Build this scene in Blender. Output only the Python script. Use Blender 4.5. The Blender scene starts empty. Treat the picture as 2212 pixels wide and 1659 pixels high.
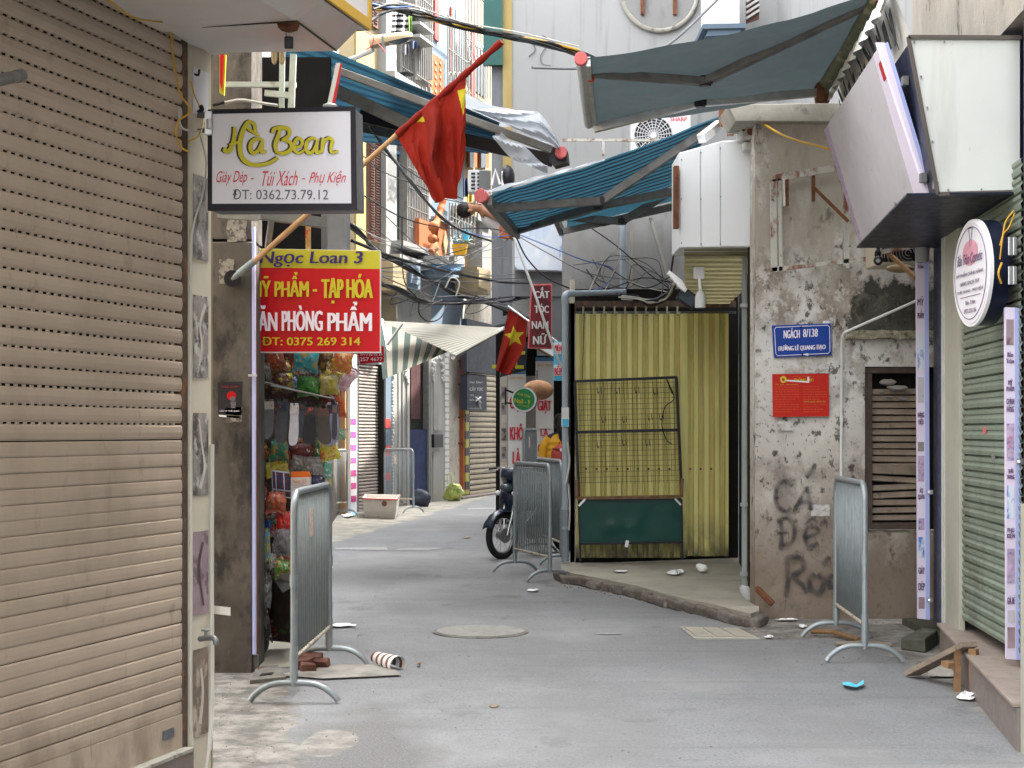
import bpy, bmesh, math, random
from mathutils import Vector, Matrix
from mathutils.geometry import tessellate_polygon
random.seed(7)
V = Vector
R = math.radians
SC = bpy.context.scene
COL = SC.collection

# ------------------------------------------------------------------ camera, world, sun, exposure
FOC, U0, V0, EYE = 3250.0, 1106.0, 930.0, 1.45
cam = bpy.data.objects.new('camera', bpy.data.cameras.new('camera'))
COL.objects.link(cam)
cam.location = (0, 0, EYE)
cam.rotation_euler = (R(90), 0, 0)
cam.data.sensor_width = 36
cam.data.lens = FOC / 2212 * 36
cam.data.shift_y = (V0 - 829.5) / 2212
cam.data.clip_end = 500
SC.camera = cam
SUN_DIR = V((0.62, 0.42, 1.25)).normalized()          # towards the sun
el = math.asin(SUN_DIR.z)
az = math.atan2(SUN_DIR.x, SUN_DIR.y)
w = bpy.data.worlds.new('World'); SC.world = w; w.use_nodes = True
nt = w.node_tree
sky = nt.nodes.new('ShaderNodeTexSky'); sky.sky_type = 'NISHITA'; sky.sun_disc = False
sky.sun_elevation = el; sky.sun_rotation = az
sky.air_density = 1.0; sky.dust_density = 3.5; sky.ozone_density = 1.0
hs_n = nt.nodes.new('ShaderNodeHueSaturation'); hs_n.inputs['Saturation'].default_value = .12   # hazy white sky
nt.links.new(sky.outputs[0], hs_n.inputs['Color']); nt.links.new(hs_n.outputs[0], nt.nodes['Background'].inputs[0])
nt.nodes['Background'].inputs[1].default_value = 0.15
sl = bpy.data.lights.new('sun', 'SUN'); sl.energy = 2.0; sl.angle = R(0.6); sl.color = (1, .95, .87)
so = bpy.data.objects.new('sun', sl); COL.objects.link(so)
so.rotation_euler = SUN_DIR.to_track_quat('Z', 'Y').to_euler()
so.location = (10, 0, 30)
SC.view_settings.view_transform = 'Standard'
SC.view_settings.look = 'None'
SC.view_settings.gamma = 1
SC.view_settings.use_curve_mapping = False
SC.view_settings.exposure = 3.62
SC.render.engine = 'CYCLES'
SC.cycles.max_bounces = 8
SC.cycles.diffuse_bounces = 5
SC.cycles.transparent_max_bounces = 12
SC.cycles.use_denoising = True

# ------------------------------------------------------------------ geometry helpers
def P(u, v, Y):
    return V(((u - U0) / FOC * Y, Y, EYE - (v - V0) / FOC * Y))
def G(u, v, z=0.0):
    Y = FOC * (EYE - z) / (v - V0)
    p = P(u, v, Y); p.z = z
    return p

def YL(u):            # depth of the far left house row at picture column u
    return -34385.0 / (u - 2048.5)
def UB(u, out):        # column on the wall plane behind a point that stands out from it and is seen at column u
    return u - out * (FOC * .958 + (u - U0) * .278) / YL(u)
def PL(u, v, out=0.0):
    ub = UB(u, out); Yb = YL(ub) - .278 * out
    p = P(ub, v, YL(ub)) + V((.958, -.278, 0)) * out
    p.z = EYE - (v - V0) / FOC * Yb
    return p

def YR(u):            # depth of the right shop front
    return 1.9 / ((u - U0) / FOC - .09)
def PR(u, v, out=0.0):
    return P(u, v, YR(u)) + V((-.996, .09, 0)) * out

WM = {}
def wmat(o):
    return WM.get(o.name, Matrix.Identity(4)) if o else Matrix.Identity(4)

class MB:
    def __init__(s):
        s.v = []; s.f = []; s.mi = []; s.uv = {}
    def add(s, vs, fs, mi=0):
        b = len(s.v)
        s.v += [V(x) for x in vs]
        for f in fs:
            s.f.append([b + i for i in f]); s.mi.append(mi)
        return s
    def box(s, c, d, rot=None, mi=0):
        c = V(c); x, y, z = d[0] / 2, d[1] / 2, d[2] / 2
        vs = [V((i, j, k)) for i in (-x, x) for j in (-y, y) for k in (-z, z)]
        if rot is not None: vs = [rot @ q for q in vs]
        return s.add([c + q for q in vs], [(0, 1, 3, 2), (4, 6, 7, 5), (0, 4, 5, 1), (2, 3, 7, 6), (0, 2, 6, 4), (1, 5, 7, 3)], mi)
    def beam(s, a, b, w_, h_, up=(0, 0, 1), mi=0):
        a = V(a); b = V(b); d = (b - a).normalized(); up = V(up)
        r = d.cross(up)
        if r.length < 1e-4: r = d.cross(V((1, 0, 0)))
        r.normalize(); n = r.cross(d).normalized()
        r = r * w_ / 2; n = n * h_ / 2
        vs = [a - r - n, a + r - n, a + r + n, a - r + n, b - r - n, b + r - n, b + r + n, b - r + n]
        return s.add(vs, [(3, 2, 1, 0), (4, 5, 6, 7), (0, 1, 5, 4), (1, 2, 6, 5), (2, 3, 7, 6), (3, 0, 4, 7)], mi)
    def prism(s, pts, vec, mi=0):
        pts = [V(p) for p in pts]; vec = V(vec); n = len(pts)
        tris = tessellate_polygon([pts])
        nn = V((0, 0, 0))
        for i in range(n):
            nn += pts[i].cross(pts[(i + 1) % n])
        b = len(s.v)
        s.v += pts + [p + vec for p in pts]
        if n <= 4:
            s.f.append([b + i for i in range(n)]); s.f.append([b + n + i for i in reversed(range(n))]); s.mi += [mi, mi]
        else:
            for t in tris:
                s.f.append([b + i for i in t]); s.f.append([b + n + i for i in reversed(t)]); s.mi += [mi, mi]
        for i in range(n):
            j = (i + 1) % n
            s.f.append([b + i, b + n + i, b + n + j, b + j]); s.mi.append(mi)
        return s
    def quad(s, a, b, c, d, mi=0):
        return s.add([a, b, c, d], [(0, 1, 2, 3)], mi)
    def tube(s, pts, r, n=8, closed=False, cap=True, mi=0):
        pts = [V(p) for p in pts]; m = len(pts); base = len(s.v)
        rs = r if isinstance(r, (list, tuple)) else [r] * m
        t0 = (pts[1] - pts[0]).normalized()
        ref = V((0, 0, 1)) if abs(t0.z) < .9 else V((1, 0, 0))
        nrm = t0.cross(ref).normalized()
        for i in range(m):
            if closed: t = (pts[(i + 1) % m] - pts[i - 1])
            elif i == 0: t = pts[1] - pts[0]
            elif i == m - 1: t = pts[-1] - pts[-2]
            else: t = pts[i + 1] - pts[i - 1]
            t.normalize()
            nrm = (nrm - t * nrm.dot(t))
            if nrm.length < 1e-5: nrm = t.orthogonal()
            nrm.normalize(); bn = t.cross(nrm)
            for k in range(n):
                a = 2 * math.pi * k / n
                s.v.append(pts[i] + (nrm * math.cos(a) + bn * math.sin(a)) * rs[i])
        for i in range(m if closed else m - 1):
            j = (i + 1) % m
            for k in range(n):
                l = (k + 1) % n
                s.f.append([base + i * n + k, base + i * n + l, base + j * n + l, base + j * n + k]); s.mi.append(mi)
        if cap and not closed:
            s.f.append([base + k for k in reversed(range(n))]); s.mi.append(mi)
            s.f.append([base + (m - 1) * n + k for k in range(n)]); s.mi.append(mi)
        return s
    def cyl(s, a, b, r, n=24, r2=None, mi=0):
        return s.tube([a, b], [r, r if r2 is None else r2], n, mi=mi)
    def sphere(s, c, r, n=12, m=8, sc=(1, 1, 1), mi=0):
        c = V(c); b = len(s.v)
        for i in range(m + 1):
            th = math.pi * i / m
            for k in range(n):
                a = 2 * math.pi * k / n
                s.v.append(c + V((math.sin(th) * math.cos(a) * sc[0], math.sin(th) * math.sin(a) * sc[1], math.cos(th) * sc[2])) * r)
        for i in range(m):
            for k in range(n):
                l = (k + 1) % n
                s.f.append([b + i * n + k, b + (i + 1) * n + k, b + (i + 1) * n + l, b + i * n + l]); s.mi.append(mi)
        return s
    def grid(s, fn, nu, nv, mi=0, mif=None):
        b = len(s.v)
        for j in range(nv + 1):
            for i in range(nu + 1):
                s.v.append(V(fn(i / nu, j / nv)))
        for j in range(nv):
            for i in range(nu):
                a = b + j * (nu + 1) + i
                s.f.append([a, a + 1, a + nu + 2, a + nu + 1])
                s.mi.append(mif((i + .5) / nu, (j + .5) / nv) if mif else mi)
        return s
    def mesh(s, name, inv=None, smooth=False):
        me = bpy.data.meshes.new(name)
        vs = [inv @ q for q in s.v] if inv is not None else s.v
        me.from_pydata([tuple(q) for q in vs], [], s.f)
        me.polygons.foreach_set('material_index', s.mi)
        if smooth: me.polygons.foreach_set('use_smooth', [True] * len(me.polygons))
        return me
    def build(s, name, mat, parent=None, smooth=False, bevel=0, solid=0, M_=None):
        inv = wmat(parent).inverted() if (parent and M_ is None) else None
        me = s.mesh(name, inv, smooth)
        if smooth:
            me.update()
            try: me.set_sharp_from_angle(angle=R(38))
            except Exception: pass
        for m in (mat if isinstance(mat, (list, tuple)) else [mat]): me.materials.append(m)
        o = bpy.data.objects.new(name, me); COL.objects.link(o)
        if parent: o.parent = parent
        WM[o.name] = wmat(parent).copy()
        if solid:
            md = o.modifiers.new('solid', 'SOLIDIFY'); md.thickness = solid; md.offset = 0
        if bevel:
            md = o.modifiers.new('bevel', 'BEVEL'); md.width = bevel; md.segments = 2; md.limit_method = 'ANGLE'; md.angle_limit = R(40)
        return o

def tag(o, label=None, cat=None, group=None, kind=None):
    if label: o['label'] = label
    if cat: o['category'] = cat
    if group: o['group'] = group
    if kind: o['kind'] = kind
    return o
def thing(name, label, cat, loc=(0, 0, 0), group=None):
    o = bpy.data.objects.new(name, None); COL.objects.link(o)
    o.empty_display_size = .1
    o.location = loc
    WM[o.name] = Matrix.Translation(V(loc))
    return tag(o, label, cat, group)
def fsplit(nm, mats, par, mbs, **k):
    o = None
    for m_ in mbs:
        q = m_.build(nm, mats, par, **k); o = o or q
    return o
def piece(name, me, parent, Mw):          # shared mesh, placed by world matrix
    o = bpy.data.objects.new(name, me); COL.objects.link(o)
    o.parent = parent
    o.matrix_basis = wmat(parent).inverted() @ Mw
    WM[o.name] = Mw
    return o
def copy_tree(o, parent=None):
    c = o.copy(); COL.objects.link(c)
    if parent: c.parent = parent
    for ch in list(KIDS(o)): copy_tree(ch, c)
    return c
def KIDS(o):
    return [x for x in o.children]
def frame(origin, xdir, zdir=(0, 0, 1)):
    x = V(xdir).normalized(); z = V(zdir).normalized(); y = z.cross(x).normalized()
    m = Matrix((x, y, z)).transposed().to_4x4(); m.translation = V(origin)
    return m
def cr(pts, n=6):                          # catmull-rom through points
    pts = [V(p) for p in pts]; out = []
    q = [pts[0] * 2 - pts[1]] + pts + [pts[-1] * 2 - pts[-2]]
    for i in range(1, len(q) - 2):
        for k in range(n):
            t = k / n; a, b, c, d = q[i - 1], q[i], q[i + 1], q[i + 2]
            out.append(.5 * ((2 * b) + (c - a) * t + (2 * a - 5 * b + 4 * c - d) * t * t + (3 * b - a - 3 * c + d) * t ** 3))
    out.append(pts[-1]); return out

# ------------------------------------------------------------------ materials
def M(name, col, rough=.6, metal=0.0, var=.12, vs=3.0, bump=0.0, bs=60.0, layers=(), orand=0.0,
      spec=.22, emit=None, alpha=None, trans=0.0, coat=0.0, sss=0.0, bricks=None, bumplayers=True):
    m = bpy.data.materials.new(name); m.use_nodes = True
    t = m.node_tree; N = t.nodes; L = t.links
    b = N['Principled BSDF']
    pos = N.new('ShaderNodeNewGeometry').outputs['Position']
    def mp(sc):
        n = N.new('ShaderNodeMapping'); n.inputs['Scale'].default_value = (sc, sc, sc) if not hasattr(sc, '__len__') else sc
        L.new(pos, n.inputs['Vector']); return n.outputs[0]
    def noise(sc, det=6, ro=.6, off=0):
        n = N.new('ShaderNodeTexNoise'); n.inputs['Scale'].default_value = 1; n.inputs['Detail'].default_value = det
        n.inputs['Roughness'].default_value = ro
        q = mp(sc)
        if off: q.node.inputs['Location'].default_value = (off, off * 1.7, off * .6)
        L.new(q, n.inputs['Vector']); return n.outputs[0]
    def rng(x, a, c, d=0.0, e=1.0):
        n = N.new('ShaderNodeMapRange'); n.inputs[1].default_value = a; n.inputs[2].default_value = c
        n.inputs[3].default_value = d; n.inputs[4].default_value = e; L.new(x, n.inputs[0]); return n.outputs[0]
    def mix(f, a, c, mode='MIX'):
        n = N.new('ShaderNodeMix'); n.data_type = 'RGBA'; n.blend_type = mode
        for i, x in ((0, f), (6, a), (7, c)):
            if isinstance(x, (int, float)): n.inputs[i].default_value = x
            elif isinstance(x, (tuple, list)): n.inputs[i].default_value = (*x[:3], 1)
            else: L.new(x, n.inputs[i])
        return n.outputs[2]
    def mul(a, c):
        n = N.new('ShaderNodeMath'); n.operation = 'MULTIPLY'
        for i, x in ((0, a), (1, c)):
            if isinstance(x, (int, float)): n.inputs[i].default_value = x
            else: L.new(x, n.inputs[i])
        return n.outputs[0]
    c = (*col[:3], 1)
    cur = None
    nz = noise(vs)
    lo = tuple(x * (1 - var) for x in col[:3]); hi = tuple(min(1, x * (1 + var)) for x in col[:3])
    cur = mix(rng(nz, .3, .7), lo, hi)
    extra = None
    if bricks:
        bw, bh, mort, mcol = bricks
        n = N.new('ShaderNodeTexBrick'); n.inputs['Scale'].default_value = 1
        n.inputs['Brick Width'].default_value = bw; n.inputs['Row Height'].default_value = bh
        n.inputs['Mortar Size'].default_value = mort
        sx = N.new('ShaderNodeSeparateXYZ'); L.new(pos, sx.inputs[0])
        cx = N.new('ShaderNodeCombineXYZ'); L.new(sx.outputs[0], cx.inputs[0]); L.new(sx.outputs[2], cx.inputs[1])
        L.new(cx.outputs[0], n.inputs['Vector'])
        cur = mix(mul(n.outputs['Fac'], .7), cur, mcol); extra = n.outputs['Fac']
    hsum = None
    for i, ly in enumerate(layers):
        lc, ls, a, e, st = ly[:5]
        f = rng(noise(ls, 8, .65, 3.1 * (i + 1)), a, e)
        if len(ly) > 6:                     # ragged region: height window and x window, both broken up by the noise
            sp = N.new('ShaderNodeSeparateXYZ'); L.new(pos, sp.inputs[0])
            g = mul(mul(rng(sp.outputs[2], ly[5][0], ly[5][1], 1, 0), rng(sp.outputs[2], *(ly[5][2:4] if len(ly[5]) > 3 else (-99, -98)), 0, 1)), rng(sp.outputs[0], ly[6][0], ly[6][1], 1, 0))
            ad = N.new('ShaderNodeMath'); ad.operation = 'MULTIPLY_ADD'; L.new(g, ad.inputs[0]); ad.inputs[1].default_value = .7
            L.new(noise(ls, 8, .7, 3.1 * (i + 1)), ad.inputs[2]); f = rng(ad.outputs[0], a, e)
        elif len(ly) > 5:                   # height window (z0, z1): full at z0, none at z1
            sp = N.new('ShaderNodeSeparateXYZ'); L.new(pos, sp.inputs[0])
            f = mul(f, rng(sp.outputs[2], ly[5][0], ly[5][1], 1, 0))
        f = mul(f, st)
        cur = mix(f, cur, lc)
    if orand:
        oi = N.new('ShaderNodeObjectInfo')
        cur = mix(1.0, cur, mix(oi.outputs['Random'], (1 - orand,) * 3, (1, 1, 1)), 'MULTIPLY')
    L.new(cur, b.inputs['Base Color'])
    r = rng(noise(vs * 4 if not hasattr(vs, '__len__') else vs, 5, .6, 9), .3, .7, max(.03, rough - .08), min(1, rough + .08))
    L.new(r, b.inputs['Roughness'])
    b.inputs['Metallic'].default_value = metal
    b.inputs['Specular IOR Level'].default_value = spec
    if coat: b.inputs['Coat Weight'].default_value = coat; b.inputs['Coat Roughness'].default_value = .15
    if bump:
        bn = N.new('ShaderNodeBump'); bn.inputs['Strength'].default_value = min(1, bump); bn.inputs['Distance'].default_value = .01 * max(1, bump)
        hn = noise(bs, 8, .7, 5)
        L.new(hn, bn.inputs['Height']); L.new(bn.outputs[0], b.inputs['Normal'])
    if emit:
        b.inputs['Emission Color'].default_value = (*emit[:3], 1); b.inputs['Emission Strength'].default_value = emit[3]
    if trans:
        b.inputs['Transmission Weight'].default_value = trans
    if alpha is not None:
        b.inputs['Alpha'].default_value = alpha
    return m

def translucent(m, col, w_=.3):
    t = m.node_tree; N = t.nodes; L = t.links
    b = N['Principled BSDF']; o = N['Material Output']
    tr = N.new('ShaderNodeBsdfTranslucent'); tr.inputs[0].default_value = (*col, 1)
    mx = N.new('ShaderNodeMixShader'); mx.inputs[0].default_value = w_
    L.new(b.outputs[0], mx.inputs[1]); L.new(tr.outputs[0], mx.inputs[2]); L.new(mx.outputs[0], o.inputs[0])
    return m

DK = (.02, .018, .015)
m_winframe = M('window_frame_brown', (.075, .055, .045), .8, var=.3, vs=9, bump=.4, layers=[((.16, .12, .09), (12, 12, 30), .56, .68, .6)])
m_asphalt = M('asphalt', (.225, .227, .228), .92, var=.10, vs=1.3, bump=.35, bs=160, spec=.25,
              layers=[((.13, .13, .13), (55, 55, 55), .52, .68, .30), ((.36, .355, .34), (90, 90, 90), .60, .72, .45),
                      ((.19, .19, .19), (1.2, .35, 1), .50, .70, .45), ((.33, .325, .31), (.8, .8, .8), .52, .72, .40),
                      ((.15, .15, .15), (3.2, 2.4, 1), .62, .72, .35)])
m_patch_dark = M('asphalt_old', (.11, .112, .112), .95, var=.2, vs=5, bump=.6, bs=120, spec=.2,
                 layers=[((.24, .23, .21), (40, 40, 40), .52, .66, .6), ((.06, .06, .06), (9, 9, 9), .5, .7, .6)])
m_concrete_g = M('ground_concrete', (.27, .255, .225), .9, var=.2, vs=2.5, bump=.4, bs=60,
                 layers=[((.12, .11, .10), (5, 5, 5), .48, .66, .75), ((.36, .34, .30), (14, 14, 14), .58, .72, .5), (DK, (24, 24, 24), .66, .74, .4)])
m_concrete_d = M('ground_concrete_dirty', (.20, .185, .165), .92, var=.25, vs=3, bump=.5, bs=50,
                 layers=[((.07, .065, .06), (5, 5, 5), .45, .62, .8), ((.33, .31, .28), (10, 10, 10), .58, .70, .6), ((.10, .06, .04), (8, 8, 8), .62, .72, .5)])
m_slat_tan = M('shutter_tan', (.50, .405, .315), .5, var=.06, vs=3, bump=.12, bs=(4, 4, 240), spec=.4, orand=.07,
               layers=[((.31, .245, .185), (3, 3, 1.2), .50, .74, .5), ((.60, .50, .40), (1.2, 1.2, .5), .55, .75, .35), ((.11, .085, .065), (30, 30, 12), .68, .76, .55),
                       ((.22, .17, .13), (9, 9, 5), .60, .74, .5), ((.26, .20, .15), (6, 6, 3), .42, .62, .7, (.25, .65)), ((.16, .12, .09), (16, 16, 1.6), .66, .72, .6)])
m_dark = M('dark_void', (.012, .011, .010), .9, var=.2)
m_brown_rail = M('rail_brown', (.10, .07, .055), .7, var=.3, vs=20, bump=.3, bs=50,
                 layers=[((.30, .14, .07), (18, 18, 7), .52, .66, .8), ((.22, .19, .15), (26, 26, 10), .60, .70, .6)])
m_pillar_white = M('pillar_cream', (.62, .57, .46), .7, var=.08, vs=4, bump=.15, bs=30,
                   layers=[((.34, .28, .20), (9, 9, 3), .56, .72, .5), ((.28, .2, .14), (3, 3, .6), .58, .72, .4)])
m_white = M('white_paint', (.78, .78, .79), .45, var=.03, vs=4, layers=[((.55, .54, .52), (6, 6, 2), .58, .74, .35)])
m_white_sheet = M('white_sheet_metal', (.76, .78, .80), .38, var=.03, vs=1.5, bump=.08, bs=4,
                  layers=[((.50, .50, .50), (7, 7, 1.6), .60, .78, .30)])
m_box_white = M('light_box_white', (.64, .66, .63), .5, var=.05, vs=2, layers=[((.42, .42, .38), (5, 5, .7), .54, .72, .45), ((.25, .24, .2), (18, 18, 8), .66, .74, .4)])
m_canopy = M('canopy_white', (.60, .575, .54), .35, var=.05, vs=1.5, bump=.35, bs=2.5, coat=.1,
             layers=[((.68, .40, .36), (1.7, 1.7, 1.7), .52, .66, .40), ((.42, .41, .39), (3, 9, 3), .55, .75, .35)])
m_frame_black = M('frame_black', (.022, .020, .026), .4, var=.2, vs=8)
m_frame_gray = M('frame_gray', (.16, .165, .175), .45, metal=.2, var=.12, vs=8)
m_sign_face = M('sign_face_white', (.72, .71, .75), .35, var=.02, vs=3, layers=[((.6, .58, .62), (9, 9, 3), .55, .75, .3)])
m_yellow = M('letter_yellow', (.55, .48, .03), .5, var=.04)
m_brown_let = M('letter_brown', (.05, .035, .02), .5, var=.05)
m_red_let = M('letter_red', (.62, .05, .07), .5, var=.05)
m_gray_let = M('letter_gray', (.13, .12, .14), .5, var=.05)
m_navy_let = M('letter_navy', (.035, .02, .13), .5, var=.05)
m_white_let = M('letter_white', (.78, .74, .84), .5, var=.02)
m_sign_red = M('sign_red', (.47, .008, .014), .38, var=.05, vs=3)
m_sign_yel = M('sign_yellow', (.46, .43, .035), .4, var=.05, vs=3)
m_wall_dark = M('wall_dark_concrete', (.095, .082, .07), .9, var=.3, vs=4, bump=.5, bs=25,
                layers=[((.16, .14, .12), (4, 4, 1.5), .52, .7, .7), ((.02, .018, .018), (6, 6, 3), .5, .64, .8), ((.24, .22, .19), (40, 40, 20), .64, .72, .4)])
m_wall_stain = M('wall_stained', (.48, .45, .405), .93, var=.18, vs=2.2, bump=.9, bs=14, 
                 layers=[((.33, .28, .235), (1.6, 1.6, 1.1), .46, .60, .85), ((.20, .165, .14), (3.1, 3.1, 2.2), .54, .64, .7), ((.66, .65, .62), (2.6, 2.6, 2.0), .47, .53, .9, (1.75, 1.2)),
                         ((.60, .58, .54), (9, 9, 7), .54, .60, .9, (2.6, 1.9)), ((.06, .05, .042), (11, 11, 8), .57, .63, .85), ((.05, .045, .04), (38, 38, 26), .60, .66, .8), ((.62, .60, .56), (30, 30, 22), .58, .63, .75, (2.4, 1.6)),
                         ((.21, .16, .122), (2.5, 2.5, 1.3), .26, .46, .9, (.35, .95)), ((.10, .105, .07), (9, 9, 9), .58, .68, .55, (.3, 1.1)), ((.40, .365, .31), (2, 2, 1.2), .40, .52, .9, (2.95, 2.45)), ((.26, .235, .20), (3, 3, .8), .52, .66, .7, (2.9, 2.5)), ((.07, .07, .06), (4.5, 4.5, 3.4), .60, .67, .9, (3.3, 2.5)), ((.035, .035, .027), (3.6, 3.6, 3.0), .84, .93, .93, (2.36, 2.92, 2.17, 2.20), (2.78, 2.30)), ((.13, .13, .10), (12, 12, 9), 1.22, 1.30, .8, (2.5, 2.7, 2.17, 2.2), (2.6, 2.45))])
m_wall_upper = M('wall_plaster_warm', (.33, .30, .255), .93, var=.12, vs=2.5, bump=.5, bs=18,
                 layers=[((.22, .20, .17), (3, 3, 1.4), .50, .68, .7), ((.04, .045, .035), (4.5, 4.5, 3.2), .60, .70, .9), ((.09, .08, .06), (16, 16, 9), .62, .70, .7)])
m_mould = M('mould_black', (.030, .030, .024), .97, var=.5, vs=9, bump=.6, bs=30,
            layers=[((.09, .10, .07), (14, 14, 9), .56, .70, .6), ((.17, .16, .13), (40, 40, 25), .66, .72, .6), ((.14, .125, .11), (2.4, 2.4, 2), .56, .66, .6)])
m_conc_beam = M('concrete_beam', (.36, .345, .30), .93, var=.15, vs=4, bump=.5, bs=25,
                layers=[(DK, (7, 7, 5), .55, .68, .8), ((.5, .48, .42), (12, 12, 12), .6, .7, .5)])
m_grey_wall = M('render_grey', (.33, .33, .328), .9, var=.05, vs=.8, bump=.2, bs=12,
                layers=[((.35, .355, .36), (.9, .9, .45), .50, .70, .6), ((.19, .187, .18), (7, 7, .45), .54, .68, .5), ((.17, .17, .165), (20, 20, 14), .68, .74, .4)])
m_grey_low = M('render_grey_dark', (.24, .235, .23), .75, var=.10, vs=1.2, bump=.2, bs=15,
               layers=[((.36, .36, .36), (2, 2, 1), .5, .7, .5), ((.10, .095, .09), (3, 3, 1.2), .54, .7, .6)])
m_dkgrey = M('render_slate', (.19, .20, .215), .9, var=.08, vs=3, bump=.2, layers=[((.12, .12, .13), (4, 4, 1.5), .52, .7, .6)])
m_ochre = M('paint_ochre', (.36, .27, .11), .85, var=.05, vs=3, layers=[((.42, .33, .17), (6, 6, 1.5), .56, .72, .5)])
m_cream = M('paint_cream', (.25, .20, .12), .85, var=.1, vs=2, layers=[((.19, .145, .085), (3, 3, .8), .54, .72, .5)])
m_pale = M('paint_pale', (.225, .227, .222), .8, var=.09, vs=2, layers=[((.16, .16, .15), (4, 4, 1), .55, .72, .5)])
m_paleblue = M('paint_pale_blue', (.125, .17, .22), .8, var=.09, vs=2, layers=[((.14, .17, .2), (5, 5, 1), .55, .72, .4)])
m_blue_trim = M('paint_blue', (.10, .22, .40), .7, var=.1, vs=4)
m_terra = M('terracotta', (.32, .095, .035), .8, var=.12, vs=6, bump=.2)
m_old_plaster = M('plaster_old', (.60, .55, .48), .93, var=.15, vs=3, bump=.6, bs=20,
                  layers=[((.60, .58, .54), (5, 5, 4), .54, .62, .8), ((.22, .18, .15), (8, 8, 4), .56, .68, .7), ((.42, .2, .12), (3, 3, 6), .6, .66, .6)])
m_brown_sh = M('shutter_brown', (.16, .085, .065), .7, var=.15, vs=8)
m_glass = M('window_glass', (.05, .07, .085), .12, var=.2, vs=1.5, spec=.7)
m_fgrille = M('grille_house', (.17, .165, .155), .6, var=.15, vs=10)
m_grille = M('grille_white', (.50, .50, .48), .6, var=.1, vs=10, layers=[((.3, .2, .13), (30, 30, 30), .62, .72, .6)])
m_galv = M('galvanised', (.31, .345, .36), .45, metal=.55, var=.10, vs=10, bump=.1, bs=60,
           layers=[((.20, .21, .21), (14, 14, 5), .54, .72, .5), ((.5, .53, .55), (25, 25, 12), .60, .72, .45)], orand=.12)
m_galv_bar = M('galvanised_bar', (.23, .26, .27), .5, metal=.5, var=.12, vs=14, layers=[((.18, .18, .17), (14, 14, 5), .56, .72, .5)])
m_rustyrail = M('rail_rusty', (.42, .39, .32), .8, metal=.1, var=.2, vs=14, bump=.3, layers=[((.28, .15, .08), (16, 16, 16), .50, .62, .9), ((.55, .54, .48), (10, 10, 10), .56, .66, .6)])
m_plate = M('number_plate_pale', (.56, .44, .38), .6, var=.1, vs=30, layers=[((.5, .06, .05), (60, 60, 45), .56, .62, .9)])
m_steel = M('steel_dull', (.20, .205, .20), .5, metal=.5, var=.15, vs=10, layers=[((.10, .09, .08), (12, 12, 12), .55, .7, .6)])
m_alu = M('aluminium', (.55, .56, .56), .35, metal=.75, var=.12, vs=8, layers=[((.3, .3, .3), (12, 12, 12), .55, .7, .5)])
m_arm = M('arm_grey', (.15, .15, .145), .5, metal=.35, var=.2, vs=9, layers=[((.07, .06, .055), (8, 8, 8), .5, .7, .6)])
m_rust = M('rust', (.17, .07, .035), .9, var=.35, vs=12, bump=.5, bs=60, layers=[((.07, .03, .02), (14, 14, 14), .5, .66, .7)])
m_rustwhite = M('rusty_white', (.50, .50, .46), .75, var=.1, vs=6, layers=[((.22, .08, .045), (7, 7, 5), .50, .60, .95), ((.10, .04, .03), (16, 16, 16), .6, .7, .8)])
m_cap = M('cap_red', (.55, .13, .13), .6, var=.12, vs=20, layers=[((.6, .25, .24), (20, 20, 20), .5, .7, .5)])
m_fabric_blue = translucent(M('awning_blue', (.085, .24, .35), .55, var=.12, vs=2, layers=[((.03, .07, .11), (6, 6, 6), .54, .72, .55), ((.12, .25, .33), (5, 5, 5), .62, .74, .4)]), (.06, .22, .32), .12)
m_fabric_green = translucent(M('awning_dark_green', (.050, .060, .060), .7, var=.15, vs=2, layers=[((.16, .03, .03), (16, 9, 60), .61, .66, .8), ((.025, .03, .03), (3, 3, 3), .5, .7, .5)]), (.12, .16, .17), .14)
m_fabric_white = translucent(M('canvas_white', (.42, .45, .50), .6, var=.04, vs=2, layers=[((.5, .52, .55), (6, 6, 6), .56, .72, .4)]), (.7, .75, .8), .25)
m_valance = M('valance_pattern', (.60, .59, .54), .7, var=.08, vs=6, layers=[((.35, .34, .30), (6, 6, 4), .56, .72, .5)])
m_valance_d = M('valance_motif', (.045, .055, .055), .7, var=.2, vs=8)
m_flag = translucent(M('flag_red', (.20, .011, .005), .75, var=.08, vs=2), (.35, .02, .008), .16)
m_flag_star = translucent(M('flag_yellow', (.42, .37, .02), .7, var=.05), (.5, .4, .03), .2)
m_bamboo = M('bamboo', (.40, .24, .12), .6, var=.15, vs=(3, 3, 20), layers=[((.2, .11, .05), (12, 12, 12), .58, .7, .5)])
m_pvc = M('pvc_grey', (.36, .42, .47), .45, var=.06, vs=5, layers=[((.22, .25, .27), (8, 8, 3), .56, .72, .5), ((.2, .19, .17), (12, 12, 6), .52, .66, .7, (.2, .9))])
m_conduit = M('conduit_white', (.66, .67, .66), .45, var=.04)
m_cable = M('cable_black', (.018, .018, .020), .55, var=.2)
m_cable_g = M('cable_grey', (.16, .16, .17), .55, var=.2)
m_cable_w = M('cable_white', (.55, .53, .48), .55, var=.1)
m_cable_y = M('cable_yellow', (.60, .34, .035), .5, var=.1)
m_cable_b = M('cable_blue', (.10, .16, .38), .5, var=.1)
m_yellow_tin_v = M('tin_yellow_valley_shade', (.58, .50, .17), .5, var=.12, vs=3, spec=.4, layers=[((.30, .25, .08), (60, 60, 1.0), .54, .62, .7), ((.03, .03, .02), (5, 5, 3), .34, .56, .9, (.12, .62))])  # valley faces: shade between the ribs put into a browner colour
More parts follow.
